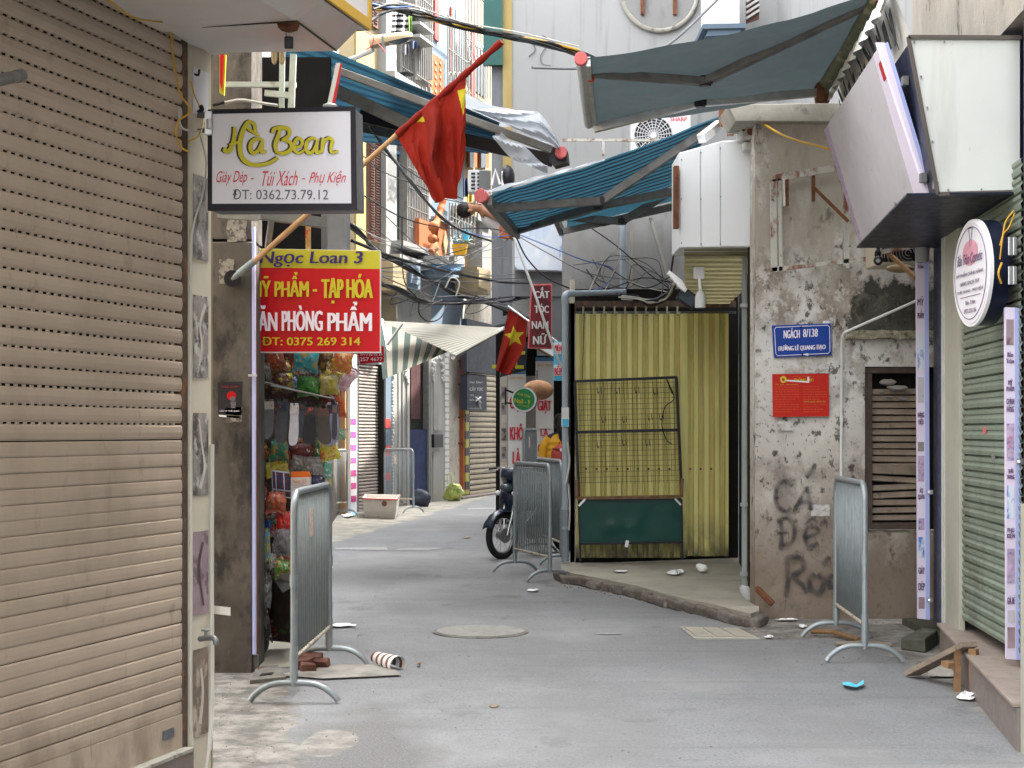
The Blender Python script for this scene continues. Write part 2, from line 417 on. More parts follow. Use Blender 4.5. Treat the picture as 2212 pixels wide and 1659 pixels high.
m_yellow_tin = M('tin_yellow', (.74, .68, .25), .42, var=.05, vs=2, spec=.4,
                 layers=[((.34, .27, .08), (26, 26, 1.2), .56, .70, .5), ((.40, .33, .10), (3, 3, .7), .52, .7, .4), ((.05, .05, .03), (5, 5, 3), .34, .56, .9, (.12, .62)), ((.03, .03, .02), (3, 3, 3), .25, .45, .9, (.08, .3))])
m_tin_pale = M('tin_pale', (.38, .36, .24), .6, var=.12, vs=3, layers=[((.2, .19, .13), (5, 5, 5), .5, .7, .5)])
m_green_board = M('board_green', (.008, .06, .048), .40, var=.1, vs=3, bump=.35, bs=6, layers=[((.10, .20, .17), (6, 6, 7), .62, .74, .35)])
m_green_slat = M('shutter_green', (.20, .24, .19), .5, var=.06, vs=3, layers=[((.14, .16, .12), (4, 4, 1.6), .50, .68, .65), ((.36, .40, .33), (7, 7, 2), .58, .7, .4), ((.08, .07, .05), (14, 14, 9), .60, .70, .6), ((.09, .08, .06), (3, 3, 1.5), .46, .62, .7, (.7, 1.3))])
m_pilaster = M('pilaster_cream', (.40, .39, .325), .6, var=.05, vs=3, layers=[((.28, .27, .22), (6, 6, 2), .54, .7, .45)])
m_navy = M('navy_black', (.010, .013, .028), .35, var=.3, vs=4)
m_lilac = M('panel_lilac', (.72, .66, .80), .35, var=.05, vs=1.5, layers=[((.72, .52, .66), (2, 2, 2), .5, .65, .5)])
m_lilac_edge = M('panel_edge_blue', (.42, .47, .80), .35, var=.04)
m_lilac_board = M('board_lilac_dusty', (.52, .50, .54), .5, var=.07, vs=2, layers=[((.40, .385, .40), (5, 2, 3), .52, .7, .45), ((.10, .09, .10), (11, 8, 16), .66, .73, .7), ((.58, .53, .58), (2, 2, 2), .52, .7, .5)])
m_print = M('print_mixed', (.45, .35, .48), .4, var=.3, vs=30, layers=[((.08, .12, .4), (45, 45, 40), .56, .62, .8), ((.6, .12, .25), (38, 38, 33), .6, .65, .8)])
m_print_txt = M('print_text', (.17, .11, .20), .5, var=.3, vs=60)
m_stone = M('step_stone', (.20, .165, .15), .55, var=.12, vs=6, bump=.2, layers=[((.30, .27, .24), (20, 20, 20), .56, .7, .5)])
m_wood = M('wood_grey', (.27, .215, .165), .8, var=.2, vs=(3, 3, 30), bump=.3, layers=[((.13, .09, .06), (8, 8, 20), .52, .66, .6)])
m_wood_or = M('wood_orange', (.24, .14, .07), .75, var=.2, vs=12, layers=[((.15, .07, .03), (9, 9, 20), .52, .66, .6)])
m_rock = M('rock_dark', (.085, .085, .065), .9, var=.3, vs=8, bump=.8, bs=25, layers=[((.20, .20, .15), (9, 9, 9), .56, .68, .6)])
m_kerb = M('kerb_rough', (.135, .115, .10), .95, var=.35, vs=9, bump=1, bs=18, layers=[((.3, .28, .25), (12, 12, 12), .56, .68, .6)])
m_slab = M('slab_floor', (.34, .315, .26), .88, var=.1, vs=2, bump=.3, bs=30, layers=[((.22, .2, .17), (3, 3, 3), .5, .68, .6), ((.12, .11, .1), (30, 30, 30), .66, .72, .5)])
m_blue_sign = M('sign_blue', (.015, .055, .30), .35, var=.06, vs=4)
m_red_sign = M('notice_red', (.50, .018, .010), .45, var=.05, vs=6)
m_orange_let = M('letter_orange', (.70, .17, .04), .5, var=.1)
m_louvre = M('louvre_wood', (.27, .215, .165), .8, var=.25, vs=7, bump=.4, bs=(20, 20, 60), layers=[((.26, .22, .17), (8, 8, 20), .54, .68, .7), ((.05, .04, .03), (12, 12, 12), .6, .7, .6)])
m_paper = M('paper_white', (.74, .74, .73), .8, var=.04)
m_mask = M('mask_blue', (.10, .50, .78), .8, var=.06)
m_styro = M('styrofoam', (.70, .66, .60), .85, var=.05, vs=6, layers=[((.45, .36, .28), (8, 8, 8), .56, .7, .5)])
m_redtape = M('tape_red', (.55, .05, .04), .5, var=.1)
m_black_rub = M('rubber', (.018, .018, .018), .75, var=.2, vs=20)
m_blue_paint = M('scooter_blue', (.010, .022, .045), .22, var=.1, coat=.6)
m_chrome = M('chrome', (.62, .63, .65), .2, metal=.95, var=.05)
m_skin = M('skin', (.30, .145, .085), .55, var=.05)
m_hair = M('hair', (.012, .010, .010), .5, var=.3, vs=60)
m_jacket = M('jacket_yellow', (.62, .32, .025), .6, var=.12, vs=14, bump=.3, bs=20)
m_bagred = M('backpack_red', (.34, .055, .045), .6, var=.1, vs=14)
m_trouser = M('trousers_dark', (.03, .03, .04), .8, var=.2)
m_shirt = M('shirt_white', (.74, .72, .74), .75, var=.04)
m_lampcream = M('lamp_cream', (.34, .27, .16), .6, var=.08, vs=12, layers=[((.35, .2, .1), (22, 22, 22), .58, .68, .6)])
m_bulb = M('bulb_white', (.62, .64, .63), .3, var=.04)
m_gold = M('gold_trim', (.62, .38, .05), .45, var=.08, vs=5)
m_green_sgn = M('sign_green', (.015, .22, .065), .35, var=.06)
m_maroon = M('sign_maroon', (.13, .012, .016), .4, var=.2, vs=5, layers=[((.06, .008, .012), (4, 14, 6), .5, .54, .8)])
m_navyboard = M('board_navy', (.030, .037, .055), .55, var=.2, vs=2)
m_bluefilm = M('film_blue', (.10, .22, .55), .4, var=.1, vs=8, layers=[((.7, .74, .78), (11, 11, 5), .46, .54, .9)])
m_sheet_bluew = M('sheet_blue_white', (.60, .66, .74), .4, var=.06, vs=2, layers=[((.24, .38, .66), (3, 3, 1.2), .54, .70, .8), ((.8, .82, .84), (6, 6, 4), .55, .66, .5)])
m_lettergrey = M('letter_silver', (.52, .52, .50), .5, var=.06)
m_clearbag = M('plastic_film', (.55, .55, .55), .25, var=.1, alpha=.45)
m_tan_sh = M('shutter_beige', (.50, .44, .34), .6, var=.08, vs=4, layers=[((.27, .23, .18), (5, 5, 2), .52, .7, .5)])
m_taupe_sh = M('shutter_taupe', (.30, .265, .24), .55, var=.06, vs=4, layers=[((.16, .14, .125), (5, 5, 2), .52, .7, .5)])
m_gate = M('gate_steel', (.32, .315, .30), .45, metal=.15, var=.2, vs=(3, 3, 1), layers=[((.32, .31, .30), (6, 6, 1.2), .54, .68, .6)])
m_navycloth = M('cloth_navy', (.022, .032, .085), .85, var=.2)
m_photo = M('photo_grey', (.30, .27, .25), .5, var=.3, vs=12, layers=[((.08, .07, .07), (14, 14, 10), .5, .58, .9), ((.58, .56, .54), (18, 18, 13), .56, .62, .9)])
m_photo_l = M('photo_mauve', (.34, .25, .28), .5, var=.2, vs=10, layers=[((.14, .09, .10), (12, 12, 9), .54, .60, .8), ((.55, .48, .47), (18, 18, 9), .58, .64, .7)])
m_photo_p = M('photo_brown', (.22, .17, .135), .5, var=.2, vs=10, layers=[((.55, .47, .38), (10, 10, 5), .52, .58, .8), ((.07, .05, .04), (12, 12, 12), .58, .64, .7)])

# ground: worn concrete verges and old asphalt patches, each with its own ragged outline
def ground_material():
    m = M('ground_mix', (.205, .208, .213), .92, var=.10, vs=1.3, bump=.6, bs=130, spec=.2,
          layers=[((.05, .05, .05), (60, 60, 60), .54, .66, .5), ((.46, .46, .45), (85, 85, 85), .58, .69, .5),
                  ((.175, .173, .17), (1.2, .35, 1), .50, .70, .55), ((.30, .297, .285), (.9, .9, .9), .52, .72, .5), ((.13, .13, .128), (2.6, 1.6, 1), .60, .68, .5), ((.12, .115, .105), (7, 5, 5), .66, .72, .6), ((.09, .09, .088), (2.2, 14, 1), .69, .72, .5),
                  ((.13, .13, .13), (.5, 6, 1), .56, .66, .3)])
    t = m.node_tree; N = t.nodes; L = t.links; b = N['Principled BSDF']
    cur = b.inputs['Base Color'].links[0].from_socket
    pos = N.new('ShaderNodeNewGeometry').outputs['Position']; sx = N.new('ShaderNodeSeparateXYZ'); L.new(pos, sx.inputs[0])
    X, Y_ = sx.outputs[0], sx.outputs[1]
    def ma(op, a, c=None):
        n = N.new('ShaderNodeMath'); n.operation = op
        for i, x in ((0, a), (1, c)):
            if x is None: continue
            if isinstance(x, (int, float)): n.inputs[i].default_value = x
            else: L.new(x, n.inputs[i])
        return n.outputs[0]
    def noise(sc, det=8):
        n = N.new('ShaderNodeTexNoise'); n.inputs['Scale'].default_value = sc; n.inputs['Detail'].default_value = det; n.inputs['Roughness'].default_value = .68
        L.new(pos, n.inputs['Vector']); return ma('SUBTRACT', n.outputs[0], .5)
    def step(d, amp, soft, sc=3.0):       # 1 where d < 0, ragged
        e = ma('ADD', d, ma('MULTIPLY', noise(sc), amp)); n = N.new('ShaderNodeMapRange'); n.inputs[1].default_value = -soft; n.inputs[2].default_value = soft
        n.inputs[3].default_value = 1; n.inputs[4].default_value = 0; L.new(e, n.inputs[0]); return n.outputs[0]
    def col(c1, c2, sc, lo=.42, hi=.6, c3=None):
        n = N.new('ShaderNodeTexNoise'); n.inputs['Scale'].default_value = sc; n.inputs['Detail'].default_value = 9; n.inputs['Roughness'].default_value = .7; L.new(pos, n.inputs['Vector'])
        r = N.new('ShaderNodeMapRange'); r.inputs[1].default_value = lo; r.inputs[2].default_value = hi; L.new(n.outputs[0], r.inputs[0])
        x = N.new('ShaderNodeMix'); x.data_type = 'RGBA'; x.inputs[6].default_value = (*c1, 1); x.inputs[7].default_value = (*c2, 1); L.new(r.outputs[0], x.inputs[0]); return x.outputs[2]
    def mix(f, a, c):
        x = N.new('ShaderNodeMix'); x.data_type = 'RGBA'; L.new(f, x.inputs[0]); L.new(a, x.inputs[6]); L.new(c, x.inputs[7]); return x.outputs[2]
    def ell(cx, cy, rx, ry):
        return ma('SUBTRACT', ma('SQRT', ma('ADD', ma('POWER', ma('DIVIDE', ma('SUBTRACT', X, cx), rx), 2), ma('POWER', ma('DIVIDE', ma('SUBTRACT', Y_, cy), ry), 2))), 1)
    def line(x0, k, y0):                  # x - (x0 + k (y - y0))
        return ma('SUBTRACT', X, ma('ADD', ma('MULTIPLY', ma('SUBTRACT', Y_, y0), k), x0))
    old = col((.10, .10, .103), (.215, .21, .20), 90, .36, .66)
    conc = col((.13, .122, .11), (.27, .255, .23), 6)
    pale = col((.18, .17, .155), (.29, .275, .245), 7)
    slab = col((.24, .225, .19), (.38, .36, .31), 3)
    cur = mix(step(ell(-.70, 6.3, .34, 1.5), 1.1, .22, 2.6), cur, old)
    cur = mix(step(line(-.74, -.169, 5.4), .35, .03, 2.5), cur, conc)
    cur = mix(step(ell(G(712, 1604).x, G(712, 1604).y, .125, .30), .55, .05, 4), cur, pale)
    cur = mix(step(ell(G(600, 1625).x, G(600, 1625).y, .10, .2), .6, .05, 4), cur, pale)
    apr = ma('MAXIMUM', step(ma('MULTIPLY', line(2.42, .01, 7.0), -1), .45, .04, 2.2), ma('MULTIPLY', step(ma('SUBTRACT', 10.45, Y_), .7, .05, 2.6), step(ma('SUBTRACT', 1.65, X), .5, .05, 3)))
    apr = ma('MULTIPLY', apr, step(ma('SUBTRACT', Y_, 12.5), .1, .05))
    cur = mix(apr, cur, conc)
    cur = mix(ma('MULTIPLY', step(ma('MULTIPLY', line(2.62, .01, 7.0), -1), .5, .05, 2), step(ma('SUBTRACT', Y_, 12.5), .1, .05)), cur, pale)
    # thin cracks: narrow band where two noises cross
    def crack(sc, w_, reg):
        e = noise(sc, 5); ab = ma('ABSOLUTE', e); n = N.new('ShaderNodeMapRange'); n.inputs[1].default_value = w_ * .3; n.inputs[2].default_value = w_; n.inputs[3].default_value = 1; n.inputs[4].default_value = 0
        L.new(ab, n.inputs[0]); g = N.new('ShaderNodeMapRange'); g.inputs[1].default_value = reg; g.inputs[2].default_value = reg + .05; L.new(noise(.45, 2), g.inputs[0]); return ma('MULTIPLY', ma('MULTIPLY', n.outputs[0], g.outputs[0]), .75)
    dkc = col((.06, .06, .058), (.09, .088, .085), 30)
    cur = mix(crack(.9, .0022, .04), cur, dkc)
    cur = mix(crack(2.3, .004, .09), cur, dkc)
    far = ma('MULTIPLY', step(line(-2.5, .132, 18.1), .8, .06, 1.2), step(ma('SUBTRACT', 14.5, Y_), 1, .1))
    cur = mix(far, cur, slab)
    L.new(cur, b.inputs['Base Color'])
    return m
m_ground = ground_material()

# ------------------------------------------------------------------ lettering
TC = {}
def tmesh(s, bold=0.0, shear=0.0):
    k = (s, bold, shear)
    if k in TC: return TC[k]
    cu = bpy.data.curves.new('t', 'FONT'); cu.body = s; cu.offset = 0; cu.shear = shear
    cu.resolution_u = 3; cu.fill_mode = 'FRONT'; cu.extrude = 0; cu.space_line = .95; cu.align_x = 'CENTER'
    o = bpy.data.objects.new('t', cu); COL.objects.link(o)
    dg = bpy.context.evaluated_depsgraph_get()
    me = bpy.data.meshes.new_from_object(o.evaluated_get(dg))
    vs = [v.co.copy() for v in me.vertices]; fs = [list(p.vertices) for p in me.polygons]
    bpy.data.objects.remove(o); bpy.data.curves.remove(cu); bpy.data.meshes.remove(me)
    x0 = min(v.x for v in vs); x1 = max(v.x for v in vs); y0 = min(v.y for v in vs); y1 = max(v.y for v in vs)
    vs = [((v.x - x0) / (x1 - x0), (v.y - y0) / (y1 - y0)) for v in vs]
    TC[k] = (vs, fs); return TC[k]
def text(s, TL, TR, BL, mat, parent, bold=0.0, shear=0.0, off=.003, name='lettering', clip=None):
    vs, fs = tmesh(s, bold, shear)
    TL, TR, BL = V(TL), V(TR), V(BL); x = TR - TL; y = TL - BL
    n = x.cross(y).normalized()
    mb = MB()
    if clip is not None:
        fs = [f for f in fs if any(vs[i][0] > clip for i in f)]; vs = [(max(a, clip), b) for a, b in vs]
    if bold > 0:
        d = x.normalized() * y.length * bold * .95
        for k, q in enumerate((-1, 1, 0)):
            mb.add([BL + x * a + y * b + d * q + n * (off + .0006 * k) for a, b in vs], fs)
    else: mb.add([BL + x * a + y * b + n * off for a, b in vs], fs)
    return mb.build(name, mat, parent)
def textuv(s, u0, v0, u1, v1, Y, mat, parent, **k):
    return text(s, P(u0, v0, Y), P(u1, v0, Y), P(u0, v1, Y), mat, parent, **k)
def ribbon(mb, pts, wd, n, caps=True):
    """flat stroke of width wd following pts in the plane with normal n"""
    pts = [V(p) for p in pts]; n = V(n); L = []; Rr = []
    for i, p in enumerate(pts):
        t = (pts[min(i + 1, len(pts) - 1)] - pts[max(i - 1, 0)]).normalized()
        sd = t.cross(n).normalized(); k = i / (len(pts) - 1)
        ww = (wd(k) if callable(wd) else wd) / 2
        L.append(p + sd * ww); Rr.append(p - sd * ww)
    b = len(mb.v); mb.v += L + Rr; m = len(pts)
    for i in range(m - 1):
        mb.f.append([b + i, b + i + 1, b + m + i + 1, b + m + i]); mb.mi.append(0)
# ================================================================== GROUND
def sheet(name, pts, z, mat, kind='structure', jag=0.0, sub=6, curve=False):
    q = []
    for i, p in enumerate(pts):
        a, b = V(p), V(pts[(i + 1) % len(pts)])
        for k in range(sub):
            t = k / sub; c = a.lerp(b, t)
            if jag: c += V((random.uniform(-jag, jag), random.uniform(-jag, jag), 0))
            c.z = z; q.append(c)
    mb = MB(); tr = tessellate_polygon([q]); mb.add(q, [tuple(t) for t in tr])
    me_o = mb.build(name, mat)
    for p in me_o.data.polygons: pass
    bm = bmesh.new(); bm.from_mesh(me_o.data)
    bmesh.ops.recalc_face_normals(bm, faces=bm.faces)
    if sum(f.normal.z for f in bm.faces) < 0: bmesh.ops.reverse_faces(bm, faces=bm.faces)
    bm.to_mesh(me_o.data); bm.free()
    return tag(me_o, kind=kind)
def ellipse(c, rx, ry, n=40, rot=0.0, j=0.0):
    return [V((c.x + math.cos(2 * math.pi * i / n) * rx * (1 + random.uniform(-j, j)), c.y + math.sin(2 * math.pi * i / n) * ry * (1 + random.uniform(-j, j)), 0)) for i in range(n)]
mb = MB(); mb.quad((-60, -20, 0), (60, -20, 0), (60, 140, 0), (-60, 140, 0))
tag(mb.build('road', m_ground), kind='structure')
sheet('pavement', [G(590, 1462), G(735, 1438), G(842, 1440), G(866, 1462), G(700, 1470)], .012, m_concrete_g, jag=.006, sub=3)
# shop threshold between goods and barrier
sheet('pavement', [(-1.62, 9.2, 0), (-1.36, 9.2, 0), (-1.85, 14, 0), (-2.2, 14, 0)], .004, m_slab, jag=.01)
# worn bright road markings
def flat_mark(name, label, cat, pts, mat, z=.006, jag=.004):
    o = sheet(name, pts, z, mat, kind=None or 'structure', jag=jag, sub=4); return o
m_mark = M('marking_worn', (.32, .32, .31), .9, var=.1, vs=20, layers=[((.2, .2, .2), (30, 30, 30), .48, .60, .8)])
flat_mark('road_marking', '', '', [G(725, 1184), G(835, 1183), G(838, 1189), G(725, 1188)], m_mark)
flat_mark('road_marking', '', '', [G(862, 1186), G(960, 1184), G(925, 1189), G(855, 1189)], m_mark)
flat_mark('road_marking', '', '', [G(1010, 1098), G(1085, 1097), G(1085, 1100), G(1010, 1101)], m_mark)
# long tyre smears
m_smear = M('tyre_smear', (.115, .116, .118), .9, var=.1, vs=8)

# manhole cover: pale round cover in a ring
c = G(1038, 1365.5)
t = thing('manhole_cover', 'pale round manhole cover in the middle of the road', 'manhole cover', (c.x, c.y, 0))
mb = MB(); mb.cyl((c.x, c.y, 0), (c.x, c.y, .007), .345, 48); mb.build('rim', m_concrete_d, t)
mb = MB(); mb.cyl((c.x, c.y, 0), (c.x, c.y, .012), .315, 48); mb.build('lid', M('cover_worn', (.25, .245, .225), .9, var=.12, vs=9, bump=.4, layers=[((.17, .165, .15), (14, 14, 14), .5, .62, .6)]), t)
# rectangular drain cover on the right
q = [G(1468, 1356), G(1592, 1358), G(1642, 1381), G(1500, 1381)]
t = thing('drain_cover', 'pale rectangular concrete drain cover before the stained wall', 'drain cover', q[0])
mb = MB(); mb.prism([p + V((0, 0, .0)) for p in q], (0, 0, .008)); mb.build('rim', m_conc_beam, t)
for k in range(3):
    a0, a1 = .06 + k * .31, .06 + k * .31 + .26
    A = q[0].lerp(q[1], a0); B = q[0].lerp(q[1], a1); C = q[3].lerp(q[2], a1); D = q[3].lerp(q[2], a0)
    mb = MB(); mb.prism([A.lerp(D, .1), B.lerp(C, .1), B.lerp(C, .9), A.lerp(D, .9)], (0, 0, .014)); mb.build('slab', m_slab, t)
# small dark grate near the goods
q = [G(555, 1448), G(600, 1444), G(618, 1470), G(540, 1478)]
t = thing('drain_grate', 'small dark drain grate at the foot of the dark pillar', 'drain grate', q[0])
mb = MB(); mb.prism(q, (0, 0, .022)); mb.build('rim', m_concrete_d, t)
mb = MB()
A, B = q[0].lerp(q[3], .6), q[1].lerp(q[2], .6)
mb.prism([A.lerp(B, .3), A.lerp(B, .7), A.lerp(B, .7) + V((0, -.08, 0)), A.lerp(B, .3) + V((0, -.08, 0))], (0, 0, .026)); mb.build('slot', m_dark, t)

# ================================================================== NEAR LEFT BUILDING WITH TAN SHUTTER
E0 = V((-1.320, 6.0, 0)); LD = V((.296, .955, 0)); LN = V((.955, -.296, 0))
def LF(s, z, o=0.0): return E0 + LD * s + LN * o + V((0, 0, z))
bld = thing('shop_building', 'cream pillared shop building behind the closed tan roller shutter', 'building', LF(0, 0))
def lbox(mb, s0, s1, z0, z1, o0, o1):
    mb.prism([LF(s0, z0, o0), LF(s1, z0, o0), LF(s1, z0, o1), LF(s0, z0, o1)], (0, 0, z1 - z0))
mb = MB(); lbox(mb, -4.5, .26, 3.55, 6.0, -3.5, .0); lbox(mb, -4.5, -3.3, -.3, 3.56, -3.5, .0); mb.build('wall', m_cream, bld)
mb = MB(); lbox(mb, -3.3, .02, -.3, .172, -.6, .045); mb.build('threshold', m_stone, bld)
mb = MB(); lbox(mb, -3.3, .02, .172, .185, -.01, .048); mb.build('threshold_edge', m_conc_beam, bld)
mb = MB(); lbox(mb, .055, .245, -.3, 3.55, -.5, .003); mb.build('pillar', m_pillar_white, bld, bevel=.006)
mb = MB(); lbox(mb, .245, .26, -.3, 3.55, -3.4, .0); mb.build('side_wall', m_cream, bld)
mb = MB(); lbox(mb, -3.3, .05, .18, 3.55, -.30, -.10); mb.build('interior', m_dark, bld)
# posters on the pillar
def on_pillar(u, z, o):
    k = (u - U0) / FOC       # solve for s on the facade line
    s = (k * E0.y - E0.x) / (LD.x - k * LD.y) if False else (E0.x - k * E0.y) / (k * LD.y - LD.x)
    return LF(s, z, o)
def zat(v, Y): return EYE - (v - V0) / FOC * Y
for (v0, v1, mt, lb) in ((148, 250, m_sign_face, 'white poster with a grey figure'), (378, 560, m_photo, 'grey and white poster with shoe shapes'), (638, 815, m_photo, 'dark poster with pale sandals'), (892, 1070, m_photo, 'dark poster with pale hand'),
                         (1148, 1328, m_photo_l, 'mauve poster with standing figure'), (1402, 1590, m_photo_p, 'brown poster with pale oval')):
    Y = 6.12; z0, z1 = zat(v1, Y), zat(v0, Y)
    mb = MB(); mb.prism([on_pillar(415, z0, .004), on_pillar(447, z0, .004), on_pillar(447, z0, .007), on_pillar(415, z0, .007)], (0, 0, z1 - z0))
    o = mb.build('poster', mt, bld); o['label'] = lb
# blurred shapes printed on the posters (pale hand / sandal motifs)
def motif(pts, wv, vv, mat):
    mb = MB(); ribbon(mb, cr([on_pillar(u, zat(v, 6.12), .009) for u, v in pts], 6), wv, LN); mb.build('poster_print', mat, bld)
m_palefig = M('print_pale', (.60, .55, .48), .5, var=.1, vs=20)
m_darkfig = M('print_dark', (.10, .07, .07), .5, var=.1, vs=20)
motif([(440, 655), (428, 700), (432, 745), (426, 790)], lambda k: .018 - .006 * k, 0, m_palefig)
motif([(426, 905), (432, 960), (438, 1010), (428, 1055)], lambda k: .010 + .012 * k, 0, m_palefig)
motif([(434, 1172), (426, 1215), (428, 1255), (436, 1310)], lambda k: .020 - .006 * k, 0, m_darkfig)
motif([(430, 1445), (434, 1500), (428, 1565)], lambda k: .016 + .008 * k, 0, m_palefig)
# roller shutter with its slats
sh = thing('roller_shutter', None, None, LF(0, 0)); sh.parent = bld
sh.matrix_basis = Matrix.Identity(4); WM[sh.name] = wmat(bld).copy()
mb = MB(); lbox(mb, .003, .045, .18, 3.6, -.09, .006); mb.build('guide_rail', m_brown_rail, sh, bevel=.004)
SLEN = 3.15
def shut_frame(z): return frame(LF(-SLEN, z), LD)      # x along facade, y inward?, z up
inw = -1 if frame((0, 0, 0), LD)[0][1] * LN.x + frame((0, 0, 0), LD)[1][1] * LN.y > 0 else 1
# local y of frame points: z cross x
def prof_mesh(prof, L, name, extra=None):
    mb = MB()
    n = len(prof)
    for i in range(n - 1):
        (y0, z0), (y1, z1) = prof[i], prof[i + 1]
        mb.quad((0, y0, z0), (L, y0, z0), (L, y1, z1), (0, y1, z1))
    if extra: extra(mb)
    return mb
fy = frame((0, 0, 0), LD); ydir = V((fy[0][1], fy[1][1], 0)); sgn = 1 if ydir.dot(LN) > 0 else -1   # outward = sgn * +y
p_solid = [(-.004 * sgn, 0), (.001 * sgn, .0015), (.0032 * sgn, .008), (.0042 * sgn, .026), (.0032 * sgn, .046), (.001 * sgn, .0508), (-.004 * sgn, .052)]
ms = prof_mesh(p_solid, SLEN, 'slat').mesh('slat_solid'); ms.materials.append(m_slat_tan)
def slots(mb):
    n = int(SLEN / .044)
    for i in range(n):
        x = i * .044
        mb.box((x + .010, -.002 * sgn, .0600), (.016, .006, .0075))
hh = .0635
p_perf = [(-.006 * sgn, 0), (-.001 * sgn, .0015), (.004 * sgn, .010), (.0065 * sgn, .027), (.004 * sgn, .049), (-.001 * sgn, .0556), (-.008 * sgn, .0563)]
mp_ = prof_mesh(p_perf, SLEN, 'slat', slots).mesh('slat_perforated'); mp_.materials.append(m_slat_tan)
rj = random.Random(3)
def jit(m): return m @ Matrix.Translation((0, rj.uniform(-.0014, .0014), 0)) @ Matrix.Rotation(rj.uniform(-.0005, .0005), 4, 'Y') @ Matrix.Rotation(rj.uniform(-.05, .05), 4, 'X')
z = 1.360
while z > .36:
    z -= .052; piece('slat', ms, sh, jit(shut_frame(z)))
zb = z
piece('slat', ms, sh, shut_frame(1.360))
z = 1.4145
while z < 3.5:
    piece('slat', mp_, sh, jit(shut_frame(z))); z += hh
mb = MB(); lbox(mb, -3.15, .005, .186, zb, -.006, .004); mb.build('bottom_bar', m_slat_tan, sh)
mb = MB(); o0 = on_pillar(348, .245, .006); o1 = on_pillar(371, .245, .006)
mb.prism([o0, o1, o1 + LN * .006, o0 + LN * .006], (0, 0, .035)); mb.build('pull_handle', M('handle_metal', (.16, .17, .19), .4, metal=.5, var=.3, vs=40), sh)

# rod sticking in from the left edge
t = thing('metal_rod', 'thick dark metal rod jutting in front of the tan shutter at the left edge', 'rod', P(-60, 200, 4.4))
mb = MB(); mb.tube([P(-90, 194, 4.1), P(44, 163, 4.55)], .018, 12); mb.build('rod', m_steel, t, smooth=True)
mb = MB(); mb.cyl(P(36, 165, 4.52), P(46, 162.5, 4.56), .020, 12); mb.build('end_cap', m_frame_gray, t)

# ================================================================== SIGN BOX / CANOPY top left
Zc = 3.0
def CZ(u, v, z=Zc):
    Y = FOC * (z - EYE) / (V0 - v); return P(u, v, Y)
cn = thing('canopy_sign_box', 'white sheet canopy box with gold edged sign above the tan shutter', 'sign box', CZ(600, 60))
pa = [CZ(235, 2), CZ(-700, -560), CZ(160, -560), CZ(560, 0), CZ(641, 46), CZ(727, 110), CZ(610, 112), CZ(492, 113.5), CZ(465, 120), CZ(452, 117), CZ(438, 106), CZ(410, 96), CZ(392, 84), CZ(370, 69), CZ(347, 68), CZ(310, 50), CZ(270, 25)]
mb = MB()
mb.prism(pa, (0, 0, .02)); mb.build('soffit_panel', m_canopy, cn)
A, B, C, D = CZ(641, 46, Zc), CZ(728, 109, Zc), CZ(773, 63, 3.09), CZ(697, 0, 3.09)
Dn = CZ(400, -240, 3.09); An = CZ(160, -560, Zc)
mb = MB(); E_ = CZ(560, 0, Zc)
mb.prism([A, B, C, D], V((-.004, 0, .012))); mb.prism([E_, A, D, CZ(600, -66, 3.09)], V((-.004, 0, .012))); mb.build('fascia_panel', m_canopy, cn)
# dark tubes drawn as crease shadows along the folded sheet
mb = MB(); mb.tube([CZ(437, 59.5, Zc - .003), CZ(500, 55, Zc - .003), CZ(560, 51, Zc - .004), CZ(641, 46.5, Zc - .004)], [.0008, .002, .003, .004], 6); mb.tube([CZ(641, 46, Zc - .003), CZ(727, 110, Zc - .003)], .004, 6); mb.build('crease_shadow', m_brown_let, cn)
# hanging latch and padlock
LP = CZ(625, 58, Zc)
mb = MB(); mb.prism([CZ(598, 50, Zc - .004), CZ(645, 47, Zc - .004), CZ(640, 58, Zc - .02), CZ(622, 62, Zc - .03), CZ(606, 58, Zc - .02)], (0, .03, -.008)); mb.build('latch', m_rust, cn)
pk = thing('padlock', 'black padlock hanging below the white canopy box', 'padlock', CZ(625, 62, Zc))
c = P(624, 92, 5.78)
mb = MB(); mb.box(c, (.034, .018, .046)); mb.build('body', m_frame_black, pk, bevel=.004)
mb = MB(); mb.tube(cr([c + V((-.010, 0, .02)), c + V((-.010, 0, .05)), c + V((0, 0, .062)), c + V((.010, 0, .05)), c + V((.010, 0, .02))], 5), .0035, 8); mb.build('shackle', m_chrome, pk, smooth=True)
# vertical sign face with gold border
S0 = CZ(697, 0, 3.09) + V((.012, 0, 0)); S1 = CZ(773, 63, 3.09) + V((.014, 0, 0)); S1 = P(797, 66, 6.2)
dS = (S1 - P(697, 0, 5.73)); dS.z = 0; dS.normalize()
S1 = P(797, 66, 6.2); S0 = S1 - dS * 2.2
nS = V((dS.y, -dS.x, 0))
def sf(s, z, o=0.0): return V((S1.x, S1.y, 0)) + dS * (-s) + nS * o + V((0, 0, z))
zb_ = S1.z
mb = MB(); mb.prism([sf(0, zb_, 0), sf(2.2, zb_, 0), sf(2.2, zb_, -.12), sf(0, zb_, -.12)], (0, 0, .6)); mb.build('sign_back', m_frame_gray, cn)
mb = MB()
mb.prism([sf(0, zb_, .012), sf(2.2, zb_, .012), sf(2.2, zb_, 0), sf(0, zb_, 0)], (0, 0, .042))
mb.prism([sf(0, zb_ + .042, .012), sf(.03, zb_ + .042, .012), sf(.03, zb_ + .042, 0), sf(0, zb_ + .042, 0)], (0, 0, .55)); mb.build('border', m_gold, cn)
mb = MB(); mb.prism([sf(.03, zb_ + .042, .006), sf(2.2, zb_ + .042, .006), sf(2.2, zb_ + .042, 0), sf(.03, zb_ + .042, 0)], (0, 0, .54)); mb.build('sign_face', m_sign_face, cn)
